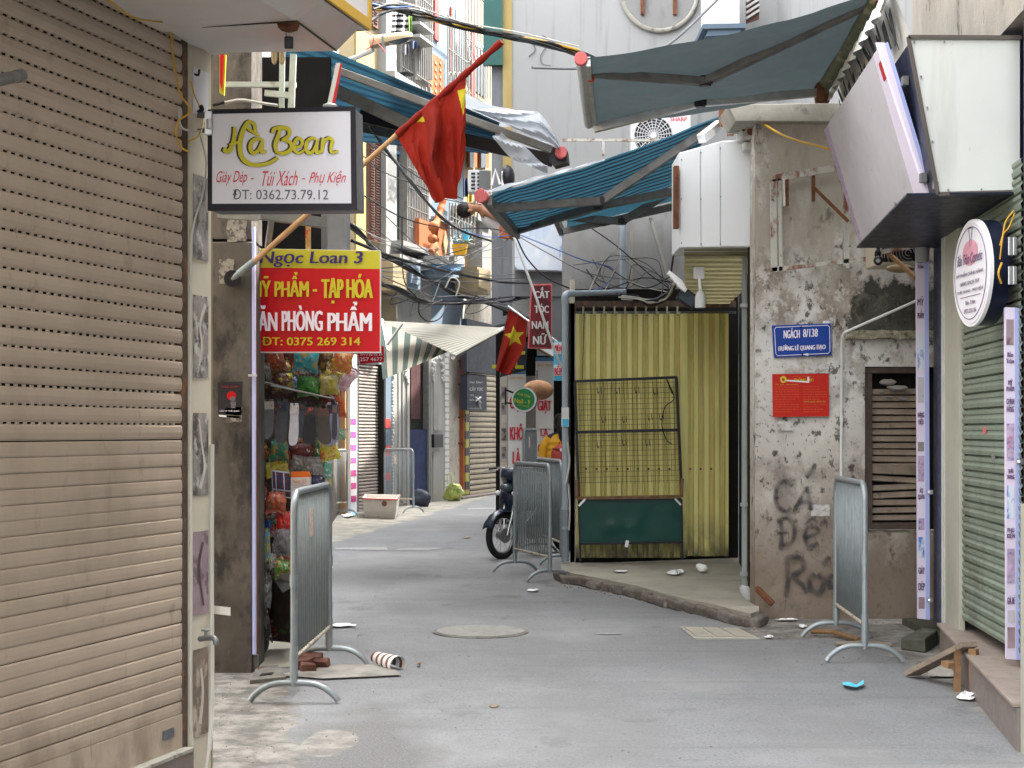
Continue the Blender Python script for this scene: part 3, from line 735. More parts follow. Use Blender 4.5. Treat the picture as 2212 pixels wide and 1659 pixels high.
text('CZEZY', sf(.75, zb_ + .20, .007), sf(.14, zb_ + .20, .007), sf(.75, zb_ + .125, .007), m_brown_let, cn, bold=.02, off=.002)
mb = MB(); S2 = CZ(773, 63, 3.09); mb.quad(CZ(773, 63, 3.09), CZ(697, 0, 3.09), sf(2.2, zb_, -.01), sf(0, zb_, -.01)); mb.build('bottom_closure', m_canopy, cn)
# wall-side return closing the canopy to the facade
mb = MB(); lbox(mb, -4.0, .28, 3.05, 3.56, .0, .18); mb.build('housing', m_canopy, cn)
# fluorescent u-lamp
t = thing('compact_lamp', 'unlit looped fluorescent lamp below the white canopy edge', 'lamp', P(601, 110, 6.9))
mb = MB()
for x in (593, 609):
    for du in (-3, 3):
        mb.tube([P(x + du, 96, 6.9), P(x + du, 132, 6.9)], .0075, 10)
    mb.tube(cr([P(x - 3, 132, 6.9), P(x, 136.5, 6.9), P(x + 3, 132, 6.9)], 4), .0075, 10)
mb.build('tube', m_lampcream, t, smooth=True)
mb = MB(); mb.box(P(601, 92, 6.9), (.06, .04, .05)); mb.build('base', m_white, t)

# ================================================================== HA BEAN SIGN
def HB(u, v, o=0.0): # face plane: left Y 6.36, right 6.24
    Y = 6.02 - (u - 447) / 319 * .12
    return P(u, v, Y) + V((.0, -o, 0))
hb = thing('projecting_sign', 'white lit sign in black frame reading Hà Bean with yellow script', 'sign', HB(447, 455))
dep = V((.018, .14, 0))
mb = MB(); mb.prism([HB(452, 240), HB(766, 233), HB(770, 451), HB(452, 453)], dep); mb.build('body', m_frame_gray, hb, bevel=.003)
fr = MB()
def fbar(a, b, c, d): fr.prism([HB(*a, .004), HB(*b, .004), HB(*c, .004), HB(*d, .004)], (0, .02, 0))
fbar((449, 237), (768, 230), (768, 239.5), (449, 246.5)); fbar((449, 440.5), (771, 439.5), (771, 453.5), (449, 455))
fbar((449, 246.5), (458.5, 246.3), (458.5, 440.5), (449, 440.5)); fbar((757, 239.8), (768, 239.5), (771, 439.5), (759, 439.5))
fr.build('frame', m_frame_black, hb)
mb = MB(); mb.prism([HB(458.5, 246.3, .001), HB(757, 239.8, .001), HB(759, 439.5, .001), HB(458.5, 440.5, .001)], (0, .01, 0)); mb.build('face', m_sign_face, hb)
# script lettering drawn as thick strokes
def hbp(x, y, o): return HB(438.9 + .3307 * x, .3307 * y, o)
strokes = [
 ([(208, 832), (208, 880), (200, 930), (182, 975), (160, 992), (142, 985), (150, 968)], 25),
 ([(345, 868), (335, 815), (300, 800), (268, 845), (250, 900), (243, 960), (252, 1020), (290, 1065), (350, 1080), (425, 1070), (492, 1032)], 26),
 ([(172, 948), (215, 936), (262, 924)], 15), ([(282, 820), (312, 855), (372, 888)], 16),
 ([(385, 915), (350, 908), (318, 935), (312, 975), (330, 1003), (362, 985), (388, 930)], 23), ([(392, 912), (386, 960), (388, 998), (416, 988)], 20),
 ([(452, 872), (468, 845), (520, 835), (562, 850), (560, 890), (515, 918)], 22), ([(515, 918), (568, 930), (580, 970), (545, 1000), (500, 1003), (474, 985)], 22), ([(508, 842), (490, 900), (474, 950), (482, 1000)], 24),
 ([(596, 968), (640, 955), (650, 925), (625, 905), (600, 935), (598, 980), (628, 1003), (668, 978)], 19),
 ([(742, 912), (712, 905), (680, 932), (676, 975), (694, 1003), (724, 985), (746, 930)], 21), ([(750, 910), (742, 960), (746, 1000), (770, 988)], 20),
 ([(786, 902), (782, 950), (776, 1002)], 21), ([(782, 965), (800, 920), (828, 904), (846, 922), (838, 960), (842, 998), (886, 990)], 19),
]
for (dx, dy, o, mt, nm) in ((-14, -3, .005, m_brown_let, 'lettering_shadow'), (0, 0, .008, m_yellow, 'lettering')):
    mb = MB()
    for pts, wd in strokes:
        q = cr([hbp(x + dx, y + dy, o) for x, y in pts], 7); wm = wd * .3307 / FOC * 6.3
        ribbon(mb, q, lambda k, wm=wm: wm * (.62 + .5 * math.sin(math.pi * min(1, max(0, k * .9 + .05)))), (0, -1, 0))
    mb.build(nm, mt, hb)
for s_, a, b in (('Giày Dép', 468, 535), ('-', 542, 549), ('Túi Xách', 567, 644), ('-', 653, 660), ('Phụ Kiện', 668, 748)):
    if s_ == '-': text(s_, HB(a, 385.5), HB(b, 385.5), HB(a, 387.5), m_red_let, hb, off=.004)
    else: text(s_, HB(a, 370), HB(b, 369), HB(a, 402), m_red_let, hb, shear=.45, off=.004)
text('ĐT: 0362.73.79.12', HB(503, 409), HB(710, 409), HB(503, 431), m_gray_let, hb, off=.004)
mb = MB(); mb.box(P(452, 268, 6.02), (.03, .05, .095)); mb.cyl(P(452, 257, 5.99), P(452, 279, 5.99), .012, 10); mb.build('hinge', m_alu, hb, bevel=.003)
mb = MB(); mb.beam(P(430, 250, 6.10), P(452, 247, 6.06), .02, .02); mb.beam(P(432, 283, 6.10), P(452, 280, 6.06), .03, .012); mb.build('bracket', m_steel, hb)
mb = MB(); mb.sphere(P(713, 229, 6.02), .03, 14, 8, (1, 1, .35)); mb.build('top_disc', m_bulb, hb, smooth=True)

# ================================================================== NGOC LOAN BUILDING (dark)
YD = 9.0
dk = thing('corner_building', 'dark stained concrete shop building beside the hanging goods', 'building', P(545, 1455, YD))
mb = MB(); a = P(380, 1450, YD); b = P(545, 1450, YD)
mb.prism([V((-4, YD, -.2)), V((b.x, YD, -.2)), V((b.x, YD + .45, -.2)), V((-4, YD + .45, -.2))], (0, 0, 2.6 + .2 - .02)); mb.build('pillar', m_wall_dark, dk, bevel=.01)
bx2 = P(542, 200, YD).x
mb = MB(); mb.prism([V((-4, YD + .02, 2.6)), V((bx2, YD + .02, 2.6)), V((bx2, YD + .4, 2.6)), V((-4, YD + .4, 2.6))], (0, 0, 1.6)); mb.build('upper_wall', m_wall_dark, dk)
mb = MB(); mb.prism([V((-5, YD, 4.23)), V((-1.74, YD, 4.23)), V((-1.74, YD + .4, 4.23)), V((-5, YD + .4, 4.23))], (0, 0, 3)); mb.build('upper_storey', m_cream, dk)
mb = MB(); mb.prism([V((-1.72, YD + .45, -.1)), V((-1.80, YD + .45, -.1)), V((-3.1, 26.2, -.1)), V((-3.02, 26.2, -.1))], (0, 0, 4.3)); mb.build('street_wall', m_wall_dark, dk)
mb = MB(); mb.prism([V((-1.72, YD + .45, 4.2)), V((-3.0, YD + .45, 4.2)), V((-3.9, 26.2, 4.2)), V((-3.02, 26.2, 4.2))], (0, 0, 4)); mb.build('long_upper_wall', m_pale, dk)
# dark opening above the sign with steel brackets
mb = MB(); mb.box(V((-1.55, YD + 1.3, 3.2)), (.62, .05, 1.6)); mb.build('dark_opening', m_dark, dk)
mb = MB()
mb.beam(P(486, 183, 8.9), P(640, 183, 8.9), .03, .03); mb.beam(P(634, 118, 8.8), P(628, 262, 8.8), .035, .035)
mb.beam(P(610, 110, 8.85), P(608, 262, 8.85), .028, .03); mb.beam(P(572, 201, 8.8), P(636, 207, 8.8), .02, .035)
mb.build('bracket_frame', M('bracket_pale', (.34, .37, .33), .6, var=.15, vs=12, layers=[((.16, .12, .08), (14, 14, 14), .55, .68, .6)]), dk)
mb = MB(); mb.beam(P(470, 462, 8.8), P(560, 468, 8.8), .03, .05); mb.beam(P(560, 462, 8.7), P(700, 482, 8.9), .05, .06); mb.beam(P(588, 462, 8.8), P(578, 535, 8.9), .03, .03); mb.build('lower_bracket', m_steel, dk)
mb = MB(); mb.box(P(712, 500, 9.7) + V((0, 0, .0)), (.10, .06, .45)); mb.box(P(732, 495, 9.5), (.11, .3, .5)); mb.build('steel_post', m_frame_gray, dk)
mb = MB(); mb.box(P(666, 510, 9.6), (.032, .03, .33)); mb.build('coloured_strip', M('strip_mixed', (.5, .3, .1), .5, var=.4, vs=14, layers=[((.5, .05, .03), (8, 8, 9), .5, .55, .9)]), dk)
mb = MB(); mb.prism([P(706, 228, 7.6), P(716, 228, 7.6), P(735, 136, 7.6), P(726, 136, 7.6)], (0, .03, 0)); mb.build('pale_strut', m_grille, dk)
mb = MB(); mb.prism([P(716, 228, 7.6), P(722, 228, 7.6), P(738, 137, 7.6), P(735, 136, 7.6)], (0, .03, 0)); mb.build('red_strut', m_sign_red, dk)
mb = MB(); mb.prism([P(474, 118, 7.5), P(488, 118, 7.5), P(484, 206, 7.5), P(474, 200, 7.5)], (0, .02, 0)); o = mb.build('notice_strip', m_sign_yel, dk)
mb = MB(); mb.prism([P(475, 118, 7.49), P(484, 118, 7.49), P(480, 196, 7.49), P(475, 180, 7.49)], (0, .008, 0)); mb.build('notice_print', m_sign_red, dk)
for i, (u0, v0, u1, v1) in enumerate(((490, 470, 532, 522), (473, 560, 505, 612), (488, 880, 522, 912))):
    mb = MB(); mb.grid(lambda a, b: P(u0 + (u1 - u0) * a + 1.4 * math.sin(9 * b + i), v0 + (v1 - v0) * b + 1.5 * math.sin(7 * a), YD - .004), 6, 6); mb.build('torn_paper', M('torn_paper', (.25, .23, .20), .9, var=.25, vs=30, layers=[((.08, .07, .06), (30, 30, 30), .48, .56, .9)]), dk)
t = thing('black_poster', 'black poster with a red dot on the dark pillar', 'poster', P(470, 905, YD))
mb = MB(); mb.prism([P(470, 826, YD - .004), P(523, 824, YD - .004), P(521, 898, YD - .004), P(471, 894, YD - .004)], (0, .003, 0)); mb.build('sheet', m_frame_black, t)
mb = MB(); mb.prism([P(472, 896, YD - .004), P(520, 899, YD - .004), P(517, 904, YD - .004), P(474, 900, YD - .004)], (0, .003, 0)); mb.build('white_edge', m_paper, t)
mb = MB(); mb.cyl(P(500, 855, YD - .004), P(500, 855, YD - .009), .027, 20); mb.build('red_dot', m_sign_red, t)
mb = MB(); mb.cyl(P(503, 862, YD - .004), P(503, 862, YD - .011), .016, 16); mb.prism([P(497, 868, YD - .006), P(510, 868, YD - .006), P(508, 882, YD - .006), P(500, 882, YD - .006)], (0, .002, 0)); mb.build('figure', m_gray_let, t)
textuv('THÁNG TƯ NÀY', 478, 832, 515, 838, YD - .005, M('letter_dim_red', (.3, .03, .04), .6), t, bold=.01)
textuv('HÂN VY THỜI QUAN', 475, 885, 517, 890, YD - .008, m_white_let, t, bold=.01)

# Ngoc Loan sign
nl = thing('shop_sign', 'red and yellow shop sign reading Ngọc Loan 3 above the hanging goods', 'sign', P(548, 762, 9.3))
YN = 9.3
mb = MB(); mb.prism([P(548, 537, YN), P(822, 541, YN - .02), P(822, 762, YN - .02), P(550, 762, YN)], (0, .05, 0)); mb.build('board', m_white, nl)
mb = MB(); mb.prism([P(549, 537.5, YN - .003), P(820.5, 542, YN - .022), P(820.5, 581, YN - .022), P(549, 578, YN - .003)], (0, .004, 0)); mb.build('yellow_band', m_sign_yel, nl)
mb = MB(); mb.prism([P(549, 578, YN - .003), P(820.5, 581, YN - .022), P(820.5, 759.5, YN - .022), P(551, 759.5, YN - .003)], (0, .004, 0)); mb.build('red_field', m_sign_red, nl)
YT = YN - .026
textuv('Ngọc Loan 3', 562, 543, 783, 577, YT, m_navy_let, nl, bold=.035, shear=.12)
textuv('MỸ PHẨM', 546, 588, 666, 641, YT, m_yellow, nl, bold=.03, clip=.075); textuv('-', 676, 625, 685, 630, YT, m_yellow, nl)
textuv('TẠP HÓA', 696, 592, 804, 656, YT, m_yellow, nl, bold=.03)
textuv('VĂN', 542, 660, 598, 715, YT, m_white_let, nl, bold=.03, clip=.20); textuv('PHÒNG', 610, 660, 696, 715, YT, m_white_let, nl, bold=.03); textuv('PHẨM', 709, 652, 802, 715, YT, m_white_let, nl, bold=.03)
textuv('ĐT: 0375 269 314', 567, 728, 778, 746, YT, m_yellow, nl, bold=.035)
# vertical edge-lit panel
vp = thing('vertical_sign_panel', 'tall thin panel with blue white edge beside the hanging goods', 'sign', P(548, 1415, 9.05))
mb = MB(); mb.prism([P(544, 490, 8.98), P(549.5, 490, 8.98), P(551, 1414, 8.98), P(545, 1414, 8.98)], (0, .02, 0)); mb.build('edge_trim', m_lilac_edge, vp)
mb = MB(); mb.prism([P(549.5, 490, 8.99), P(551.3, 490, 8.99), P(552.6, 1414, 8.99), P(551, 1414, 8.99)], (0, .02, 0)); mb.build('white_edge', m_white_let, vp)
mb = MB(); a0, a1 = P(552, 560, 9.0), P(553, 1412, 9.0); b0, b1 = P(554.5, 575, 9.28), P(557, 1404, 9.28)
mb.prism([a0, a1, b1, b0], V((-.012, 0, 0))); mb.build('red_face', m_sign_red, vp)
mb = MB(); mb.box(P(546, 811, 8.97), (.05, .02, .012)); mb.build('clip', m_alu, vp)
mb = MB(); mb.beam(P(552, 1414, 9.05), P(552, 1462, 9.05), .03, .03); mb.build('foot', m_steel, vp)
# ================================================================== FAR LEFT HOUSE ROW
def fbx(mb, u0, v0, u1, v1, o0=0.0, o1=.05):
    """box on the far-left facade between picture columns, standing out from o0 to o1"""
    Ym = (YL(u0) + YL(u1)) / 2
    z0, z1 = EYE - (v1 - V0) / FOC * Ym, EYE - (v0 - V0) / FOC * Ym
    n = V((.958, -.278, 0))
    ua, ub_ = UB(u0, o1), UB(u1, o1)
    a = V((PL(ua, 0).x, PL(ua, 0).y, z0)); b = V((PL(ub_, 0).x, PL(ub_, 0).y, z0))
    mb.prism([a + n * o0, b + n * o0, b + n * o1, a + n * o1], (0, 0, z1 - z0))
def fpart(name, mat, parent, boxes, **k):
    if len(boxes) > 12:
        mb = MB()
        for b in boxes: fbx(mb, *b)
        return tag(mb.build(name, mat, parent, **k), kind='stuff')
    mbs = []
    for b in boxes: m_ = MB(); fbx(m_, *b); mbs.append(m_)
    return fsplit(name, mat, parent, mbs, **k)
def house(name, label, u0, u1, mat, vtop=-110):
    t = thing(name, label, 'building', PL(u0, 1080))
    fpart('wall', mat, t, [(u0, vtop, u1, 1120, -4.0, 0.0)])
    return t
hA = house('town_house', 'cream house with brown louvred shutter behind the white projecting sign', 765, 858, m_cream)
fpart('pilaster', m_pale, hA, [(834, -300, 857, 690, 0, .16)])
fpart('wall_band', m_ochre, hA, [(770, -300, 790, 690, 0, .03)])
for (a, b, c, d) in ((799, 292, 824, 522), (800, -60, 818, 62)):
    f = fpart('window', m_brown_sh, hA, [(a, b, c, d, 0, .05)])
    n = int((d - b) / 6)
    lm = MB()
    for i in range(n):
        vv = b + 4 + i * (d - b - 6) / n
        for (x0, x1) in ((a + 1.5, (a + c) / 2 - 1), ((a + c) / 2 + 1, c - 1.5)):
            fbx(lm, x0, vv, x1, vv + 2.4, .05, .07)
    sl_ = lm.build('louvre', M('louvre_dark', (.06, .03, .025), .8), f); sl_['kind'] = 'stuff'
fpart('ledge', m_cream, hA, [(775, 598, 840, 626, 0, .3), (775, 640, 856, 700, 0, .25)])
fpart('lower_wall', m_pale, hA, [(775, 700, 858, 790, 0, .02)])
hB = house('town_house', 'white house with barred balcony cages and slab balconies left of the flag', 858, 932, m_pale)
fpart('window', m_glass, hB, [(864, 60, 878, 190, 0, .02)]); 
w2 = fpart('window', m_glass, hB, [(859, 338, 870, 520, 0, .03)]); 
fpart('frame', m_blue_trim, w2, [(870, 336, 876, 528, 0, .09), (857, 334, 876, 339, 0, .06)])
fpart('frame', m_blue_trim, w2, [(876, 352, 879, 520, 0, .09)])
w3 = fpart('window', m_glass, hB, [(888, 300, 925, 500, 0, .02)])
def cage(parent, u0, v0, u1, v1, out, nb, nh, name='window_cage'):
    c = MB(); 
    for i in range(nb + 1):
        u = u0 + (u1 - u0) * i / nb
        fbx(c, u - .55, v0, u + .55, v1, out - .02, out)
    for i in range(nh + 1):
        v = v0 + (v1 - v0) * i / nh
        fbx(c, u0, v - .9, u1, v + .9, out - .03, out + .005)
    fbx(c, u0, v0 - 1, u0 + 1.2, v1, 0, out); fbx(c, u1 - 1.2, v0, u1, v1, 0, out)
    return tag(c.build(name, m_fgrille, parent), kind='stuff')
cage(hB, 880, 180, 926, 545, .20, 13, 9)
cage(hB, 866, 40, 905, 170, .20, 10, 4)
cage(hB, 898, -60, 934, 190, .25, 9, 3)
for (a, b, c, d, o) in ((852, 205, 935, 217, .35), (850, 240, 945, 253, .42), (852, 268, 935, 290, .30), (870, 545, 932, 557, .40), (862, 575, 930, 587, .45)):
    fpart('balcony_slab', m_pale, hB, [(a, b, c, d, 0, o)])
fpart('rail', m_fgrille, hB, [(852, 222, 940, 225, .38, .41), (852, 228, 940, 230, .38, .41)])
for i in range(9): fpart('baluster', m_fgrille, hB, [(856 + i * 9, 217, 858 + i * 9, 241, .38, .41)])
fpart('awning_hood', m_pale, hB, [(905, 70, 935, 76, 0, .5), (905, 98, 935, 104, 0, .5), (905, 124, 935, 130, 0, .5)])
fpart('lower_wall', m_pale, hB, [(858, 690, 932, 760, 0, .02)])
hC = house('town_house', 'pale blue house with terracotta panels and rounded balconies', 932, 1003, m_paleblue)
fpart('window', m_glass, hC, [(938, 470, 948, 560, 0, .02), (955, 455, 966, 560, 0, .02), (972, 460, 984, 520, 0, .02)])
fpart('door_strip', m_bagred, hC, [(940, -200, 949, 90, 0, .04), (975, 20, 979, 160, 0, .04)])
fpart('window', m_glass, hC, [(985, 30, 1000, 180, 0, .02)])
p1_ = fpart('terracotta_panel', m_terra, hC, [(926, 128, 958, 262, .02, .10)])
fpart('lattice', m_cream, p1_, [(930 + 10 * (i % 3), 142 + 15 * (i // 3), 934 + 10 * (i % 3), 148 + 15 * (i // 3), .09, .115) for i in range(24)])
p2_ = fpart('terracotta_panel', m_terra, hC, [(905, 490, 934, 560, .1, .3), (944, 486, 972, 560, .02, .10)])
# diamond on lower panel
mb = MB(); q = [PL(961, 498, .12), PL(966, 524, .12), PL(961, 550, .12), PL(956, 524, .12)]; mb.prism(q, V((.958, -.278, 0)) * .02); mb.build('diamond', m_cream, p2_)
for k in range(4):
    mb = MB(); mb.sphere(PL(940, 505 + k * 15, .12), .075, 8, 6); mb.build('rosette', m_cream, p2_)
fpart('white_frame', m_pale, hC, [(972, 484, 978, 566, .02, .16), (944, 481, 978, 487, .02, .16)])
def round_balcony(parent, u0, u1, v0, v1, out, mat, name):
    mb = MB()
    def pr(a, b):
        u = u0 + (u1 - u0) * a; o = out * (1 - (2 * a - 1) ** 4 * .75)
        return PL(u, v0 + (v1 - v0) * b, o)
    mb.grid(pr, 20, 1)
    mb.grid(lambda a, b: PL(u0 + (u1 - u0) * a, v0 if True else v1, out * (1 - (2 * a - 1) ** 4 * .75) * b), 20, 1)
    mb.grid(lambda a, b: PL(u0 + (u1 - u0) * a, v1, out * (1 - (2 * a - 1) ** 4 * .75) * b), 20, 1)
    return mb.build(name, mat, parent, smooth=True)
for (a, b, dv) in ((905, 1018, 240), (900, 1003, 560)):
    round_balcony(hC, a, b, dv - 8, dv + 10, .50, m_pale, 'balcony_edge')
    round_balcony(hC, a + 3, b - 3, dv + 10, dv + 24, .44, m_blue_trim, 'balcony_moulding')
    round_balcony(hC, a + 6, b - 6, dv + 24, dv + 40, .38, m_paleblue, 'balcony_base')
hD = house('town_house', 'old cream house with orange arched windows and iron balcony', 1003, 1062, m_cream)
for (a, b, c, d) in ((1010, 292, 1026, 362), (1034, 290, 1052, 362)):
    mb = MB(); um = (a + c) / 2; q = []
    for i in range(13):
        an = math.pi * i / 12; q.append(PL(um - math.cos(an) * (c - a) / 2, b + 16 - math.sin(an) * 22, .03))
    q += [PL(c, d, .03), PL(a, d, .03)]
    mb.prism(q, V((.958, -.278, 0)) * .05); f = mb.build('window', m_terra, hD)
    mb = MB(); q = []
    for i in range(13):
        an = math.pi * i / 12; q.append(PL(um - math.cos(an) * (c - a) / 3.4, b + 20 - math.sin(an) * 17, .09))
    q += [PL(um + (c - a) / 3.4, d, .09), PL(um - (c - a) / 3.4, d, .09)]
    mb.prism(q, V((.958, -.278, 0)) * .02); mb.build('pane', m_glass, f)
fpart('balcony_slab', m_ochre, hD, [(1000, 262, 1062, 275, 0, .55), (1000, 275, 1062, 318, 0, .1)])
fpart('cornice', m_cream, hD, [(1003, 318, 1062, 330, 0, .5), (1003, 470, 1060, 484, 0, .3)])
def cagew(parent, u0, v0, u1, v1, out):
    c = MB()
    for i in range(9): fbx(c, u0 + (u1 - u0) * i / 8 - .6, v0, u0 + (u1 - u0) * i / 8 + .6, v1, out - .02, out)
    for v in (v0, (v0 + v1) / 2, v1): fbx(c, u0, v - 1, u1, v + 1, out - .03, out)
    for i in range(4):
        cc = PL(u0 + (u1 - u0) * (i + .5) / 4, (v0 * .65 + v1 * .35), out)
        ring = [cc + V((.278 * math.cos(a) * .12, .958 * math.cos(a) * .12, math.sin(a) * .16)) for a in [2 * math.pi * k / 12 for k in range(12)]]
        c.tube(ring, .012, 5, closed=True)
        arc = [cc + V((.278 * x, .958 * x, -.45 * x * x * 3 - .2)) for x in (-.2, -.1, 0, .1, .2)]
        c.tube(arc, .012, 5)
    return tag(c.build('balcony_grille', m_fgrille, parent), kind='stuff')
cagew(hD, 960, 130, 1000, 255, 1.0)
cagew(hD, 1004, 40, 1058, 250, .55)
cagew(hD, 968, 470, 1022, 545, .7)
fpart('red_post', m_bagred, hD, [(1018, 100, 1023, 256, .5, .55)])
fpart('window', m_glass, hD, [(1010, 90, 1050, 200, 0, .02)])
fpart('pilaster', m_pale, hD, [(1036, 494, 1060, 652, 0, .25)])
fpart('pilaster_cap', m_pale, hD, [(1032, 482, 1063, 496, 0, .33), (1033, 648, 1062, 660, 0, .3)])
fpart('pilaster_panel', m_pale, hD, [(1041, 515, 1055, 600, .24, .29)])
fpart('window_bars', m_fgrille, hD, [(1028 + i * 5, 432, 1030 + i * 5, 482, .02, .06) for i in range(6)])
fpart('lower_wall', m_old_plaster, hD, [(1000, 620, 1062, 706, 0, .03)])
# ground floor of the row -------------------------------------------------------
gf = [  # wall pieces share the houses above
]
def roller(parent_label, u0, v0, u1, v1, mat, n, group=None, parent=None):
    t = thing('roller_shutter', None, None, PL(u0, v1)); t.parent = parent
    t.matrix_basis = wmat(parent).inverted() @ Matrix.Translation(PL(u0, v1)); WM[t.name] = Matrix.Translation(PL(u0, v1))
    fpart('guide_rail', m_steel, t, [(u0 - 1.5, v0, u0, v1, .02, .08), (u1, v0, u1 + 1.5, v1, .02, .08)])
    fpart('backing', m_dark, t, [(u0, v0, u1, v1, .0, .02)])
    a, b = PL(u0, v1, .045), PL(u1, v1, .045); L = (V((b.x, b.y, 0)) - V((a.x, a.y, 0))).length
    Ym = (YL(u0) + YL(u1)) / 2; h = (v1 - v0) / FOC * Ym / n; z0 = zat(v1, Ym)
    mm = MB(); mm.quad((0, .012, 0), (L, .012, 0), (L, -.012, h * .35), (0, -.012, h * .35)); mm.quad((0, -.012, h * .35), (L, -.012, h * .35), (L, -.008, h * .8), (0, -.008, h * .8)); mm.quad((0, -.008, h * .8), (L, -.008, h * .8), (L, .02, h * .84), (0, .02, h * .84))
    me = mm.mesh('slat_far'); me.materials.append(mat)
    for i in range(n):
        piece('slat', me, t, frame(V((a.x, a.y, z0 + i * h)), V((b.x - a.x, b.y - a.y, 0))))
    return t
roller('', 774, 790, 829, 1102, m_taupe_sh, 44, parent=hA)
fpart('end_wall', m_pale, hA, [(700, 790, 772, 1104, -.1, .12)])
fpart('corner_board', m_bamboo, hA, [(745, 770, 756, 1104, .1, .22)])
ps = fpart('sign_post', m_paper, hA, [(757, 770, 770, 1108, .1, .28)])
fpart('pink_check', M('print_pink', (.55, .08, .26), .6), ps, [(758, 905 + i * 27, 769, 918 + i * 27, .27, .285) for i in range(7)])
fpart('door_post', m_paleblue, hA, [(831, 790, 845, 1100, .0, .15)])
fpart('red_patch', m_redtape, hA, [(833, 905, 843, 925, .15, .16), (833, 962, 843, 985, .15, .16), (833, 1020, 843, 1036, .15, .16)])
fpart('black_gap', m_dark, hA, [(829, 790, 833, 1100, .0, .17)])
# patterned steel doors and dark doorway
dr = fpart('metal_door', m_gate, hB, [(846, 762, 882, 1095, .0, .08)]); dr['label'] = 'left grey steel door leaf with white scrollwork'
for (u0, u1, o) in ((850, 857, .11), (861, 866, .10), (870, 878, .11)): fpart('door_rib', m_gate, dr, [(u0, 800, u1, 1085, .07, o)])
mb = MB()
random.seed(3)
for (uu, vv) in ((850, 800), (878, 800), (936, 796), (956, 796)):
    for k in range(16):
        c = PL(uu + random.uniform(-3, 3), vv + k * 2.6 - 12, .13)
        mb.sphere(c, .035, 6, 4)
for k in range(40):
    c = PL(848 + random.uniform(-1, 1.4), 800 + k * 7.2, .13); mb.sphere(c, .03, 5, 4)
tag(mb.build('scrollwork', m_grille, dr), kind='stuff')
fpart('door_frame', m_gate, hB, [(880, 745, 885, 1100, .0, .14)])
dwv = fpart('doorway', m_dark, hB, [(885, 745, 926, 1100, -.0, .015)])
fpart('door_panel', M('door_dark_red', (.07, .03, .03), .7, var=.3, vs=4), dwv, [(888, 770, 908, 905, .015, .03)])
fpart('hanging_cloth', m_navycloth, dwv, [(886, 928, 926, 1096, .02, .10)])
dr2 = fpart('metal_door', m_gate, hC, [(932, 752, 962, 1090, .0, .10)]); dr2['label'] = 'right grey steel door leaf standing open'
fpart('door_edge', m_steel, dr2, [(926, 748, 932, 1088, .0, .14)])
fpart('door_panel', m_gate, dr2, [(937, 780, 957, 930, .1, .12), (936, 975, 957, 1080, .1, .12)])
fpart('lock', m_frame_black, dr2, [(938, 938, 957, 966, .1, .17)])
mb = MB()
for k in range(7):
    a = math.pi * k / 6; mb.sphere(PL(947 - math.cos(a) * 9, 800 - math.sin(a) * 28, .14), .04, 6, 4)
tag(mb.build('scrollwork', m_grille, dr2), kind='stuff')
fpart('brick_strip', M('plaster_white_brick', (.56, .52, .45), .9, var=.1, vs=8, bump=.3, layers=[((.3, .2, .15), (12, 12, 12), .56, .66, .7)]), hC, [(963, 752, 970, 1085, .0, .10)])
for i in range(24): fpart('brick', m_paper, hC, [(962, 762 + i * 13.2, 970, 772 + i * 13.2, .10, .115)])
fpart('plaster_wall', m_old_plaster, hC, [(970, 745, 998, 1080, .0, .06)])
fpart('orange_pipe', m_terra, hC, [(1000, 735, 1004, 1060, .0, .14)])
for vv in (780, 830, 900, 955): fpart('pipe_joint', m_rust, hC, [(999, vv, 1005, vv + 4, .0, .16)])
fpart('hazard_post', m_sign_yel, hD, [(1006, 885, 1013, 1066, .0, .10)])
fpart('black_stripe', m_frame_black, hD, [(1005.5, 895 + i * 36, 1013.5, 912 + i * 36, .0, .105) for i in range(5)])
roller('', 1014, 800, 1079, 1066, m_tan_sh, 24, parent=hD)
fpart('step', m_stone, hD, [(1000, 1064, 1085, 1075, -.0, .35)])
# things on the facades
t = tag(fpart('bundled_wire_frame', m_grille, None, [(968, 965, 984, 1060, .06, .10)]), None)
bpy.data.objects.remove(t)
nb = thing('navy_signboard', 'blank dark navy board above the beige far shutter', 'sign', PL(1010, 812, .4))
fpart('board', m_navyboard, nb, [(1007, 706, 1078, 812, .3, .42)])
mb = MB(); mb.beam(PL(1040, 720, .42), PL(1052, 716, .9), .05, .03); mb.sphere(PL(1062, 714, 1.0), .16, 10, 6, (1.2, .6, .25)); mb.build('lamp_arm', m_white, nb)
bs = thing('menu_board', 'small black board with white writing and scissors left of the far shutter', 'sign', PL(1008, 888, .3))
fpart('board', m_navyboard, bs, [(1008, 815, 1050, 888, .25, .40)])
TLb, TRb = PL(1011, 822, .42), PL(1043, 824, .42)
def ptx(s_, u0, v0, u1, v1, mat, par, out=.42, **k): text(s_, PL(u0, v0, out), PL(u1, v0, out), PL(u0, v1, out), mat, par, **k)
ptx('Hair Salon', 1013, 823, 1040, 828, m_lettergrey, bs); ptx('CẮT TÓC', 1013, 834, 1042, 844, m_lettergrey, bs, bold=.03); ptx('TẠO', 1013, 852, 1022, 857, m_lettergrey, bs); ptx('KIỂU', 1013, 860, 1023, 866, m_lettergrey, bs)
mb = MB(); mb.tube([PL(1026, 858, .43), PL(1037, 870, .43)], .02, 6); mb.tube([PL(1026, 866, .43), PL(1037, 858, .43)], .02, 6); mb.tube([PL(1032, 864, .43), PL(1036, 880, .43)], .02, 6); mb.build('scissors', m_lettergrey, bs)
ptx('uốn duỗi nhuộm', 1013, 880, 1040, 884, m_lettergrey, bs)
m_rd = m_sign_red
rs = thing('small_red_sign', 'small red phone number sign half hidden behind the red shop sign', 'sign', P(800, 790, 12))
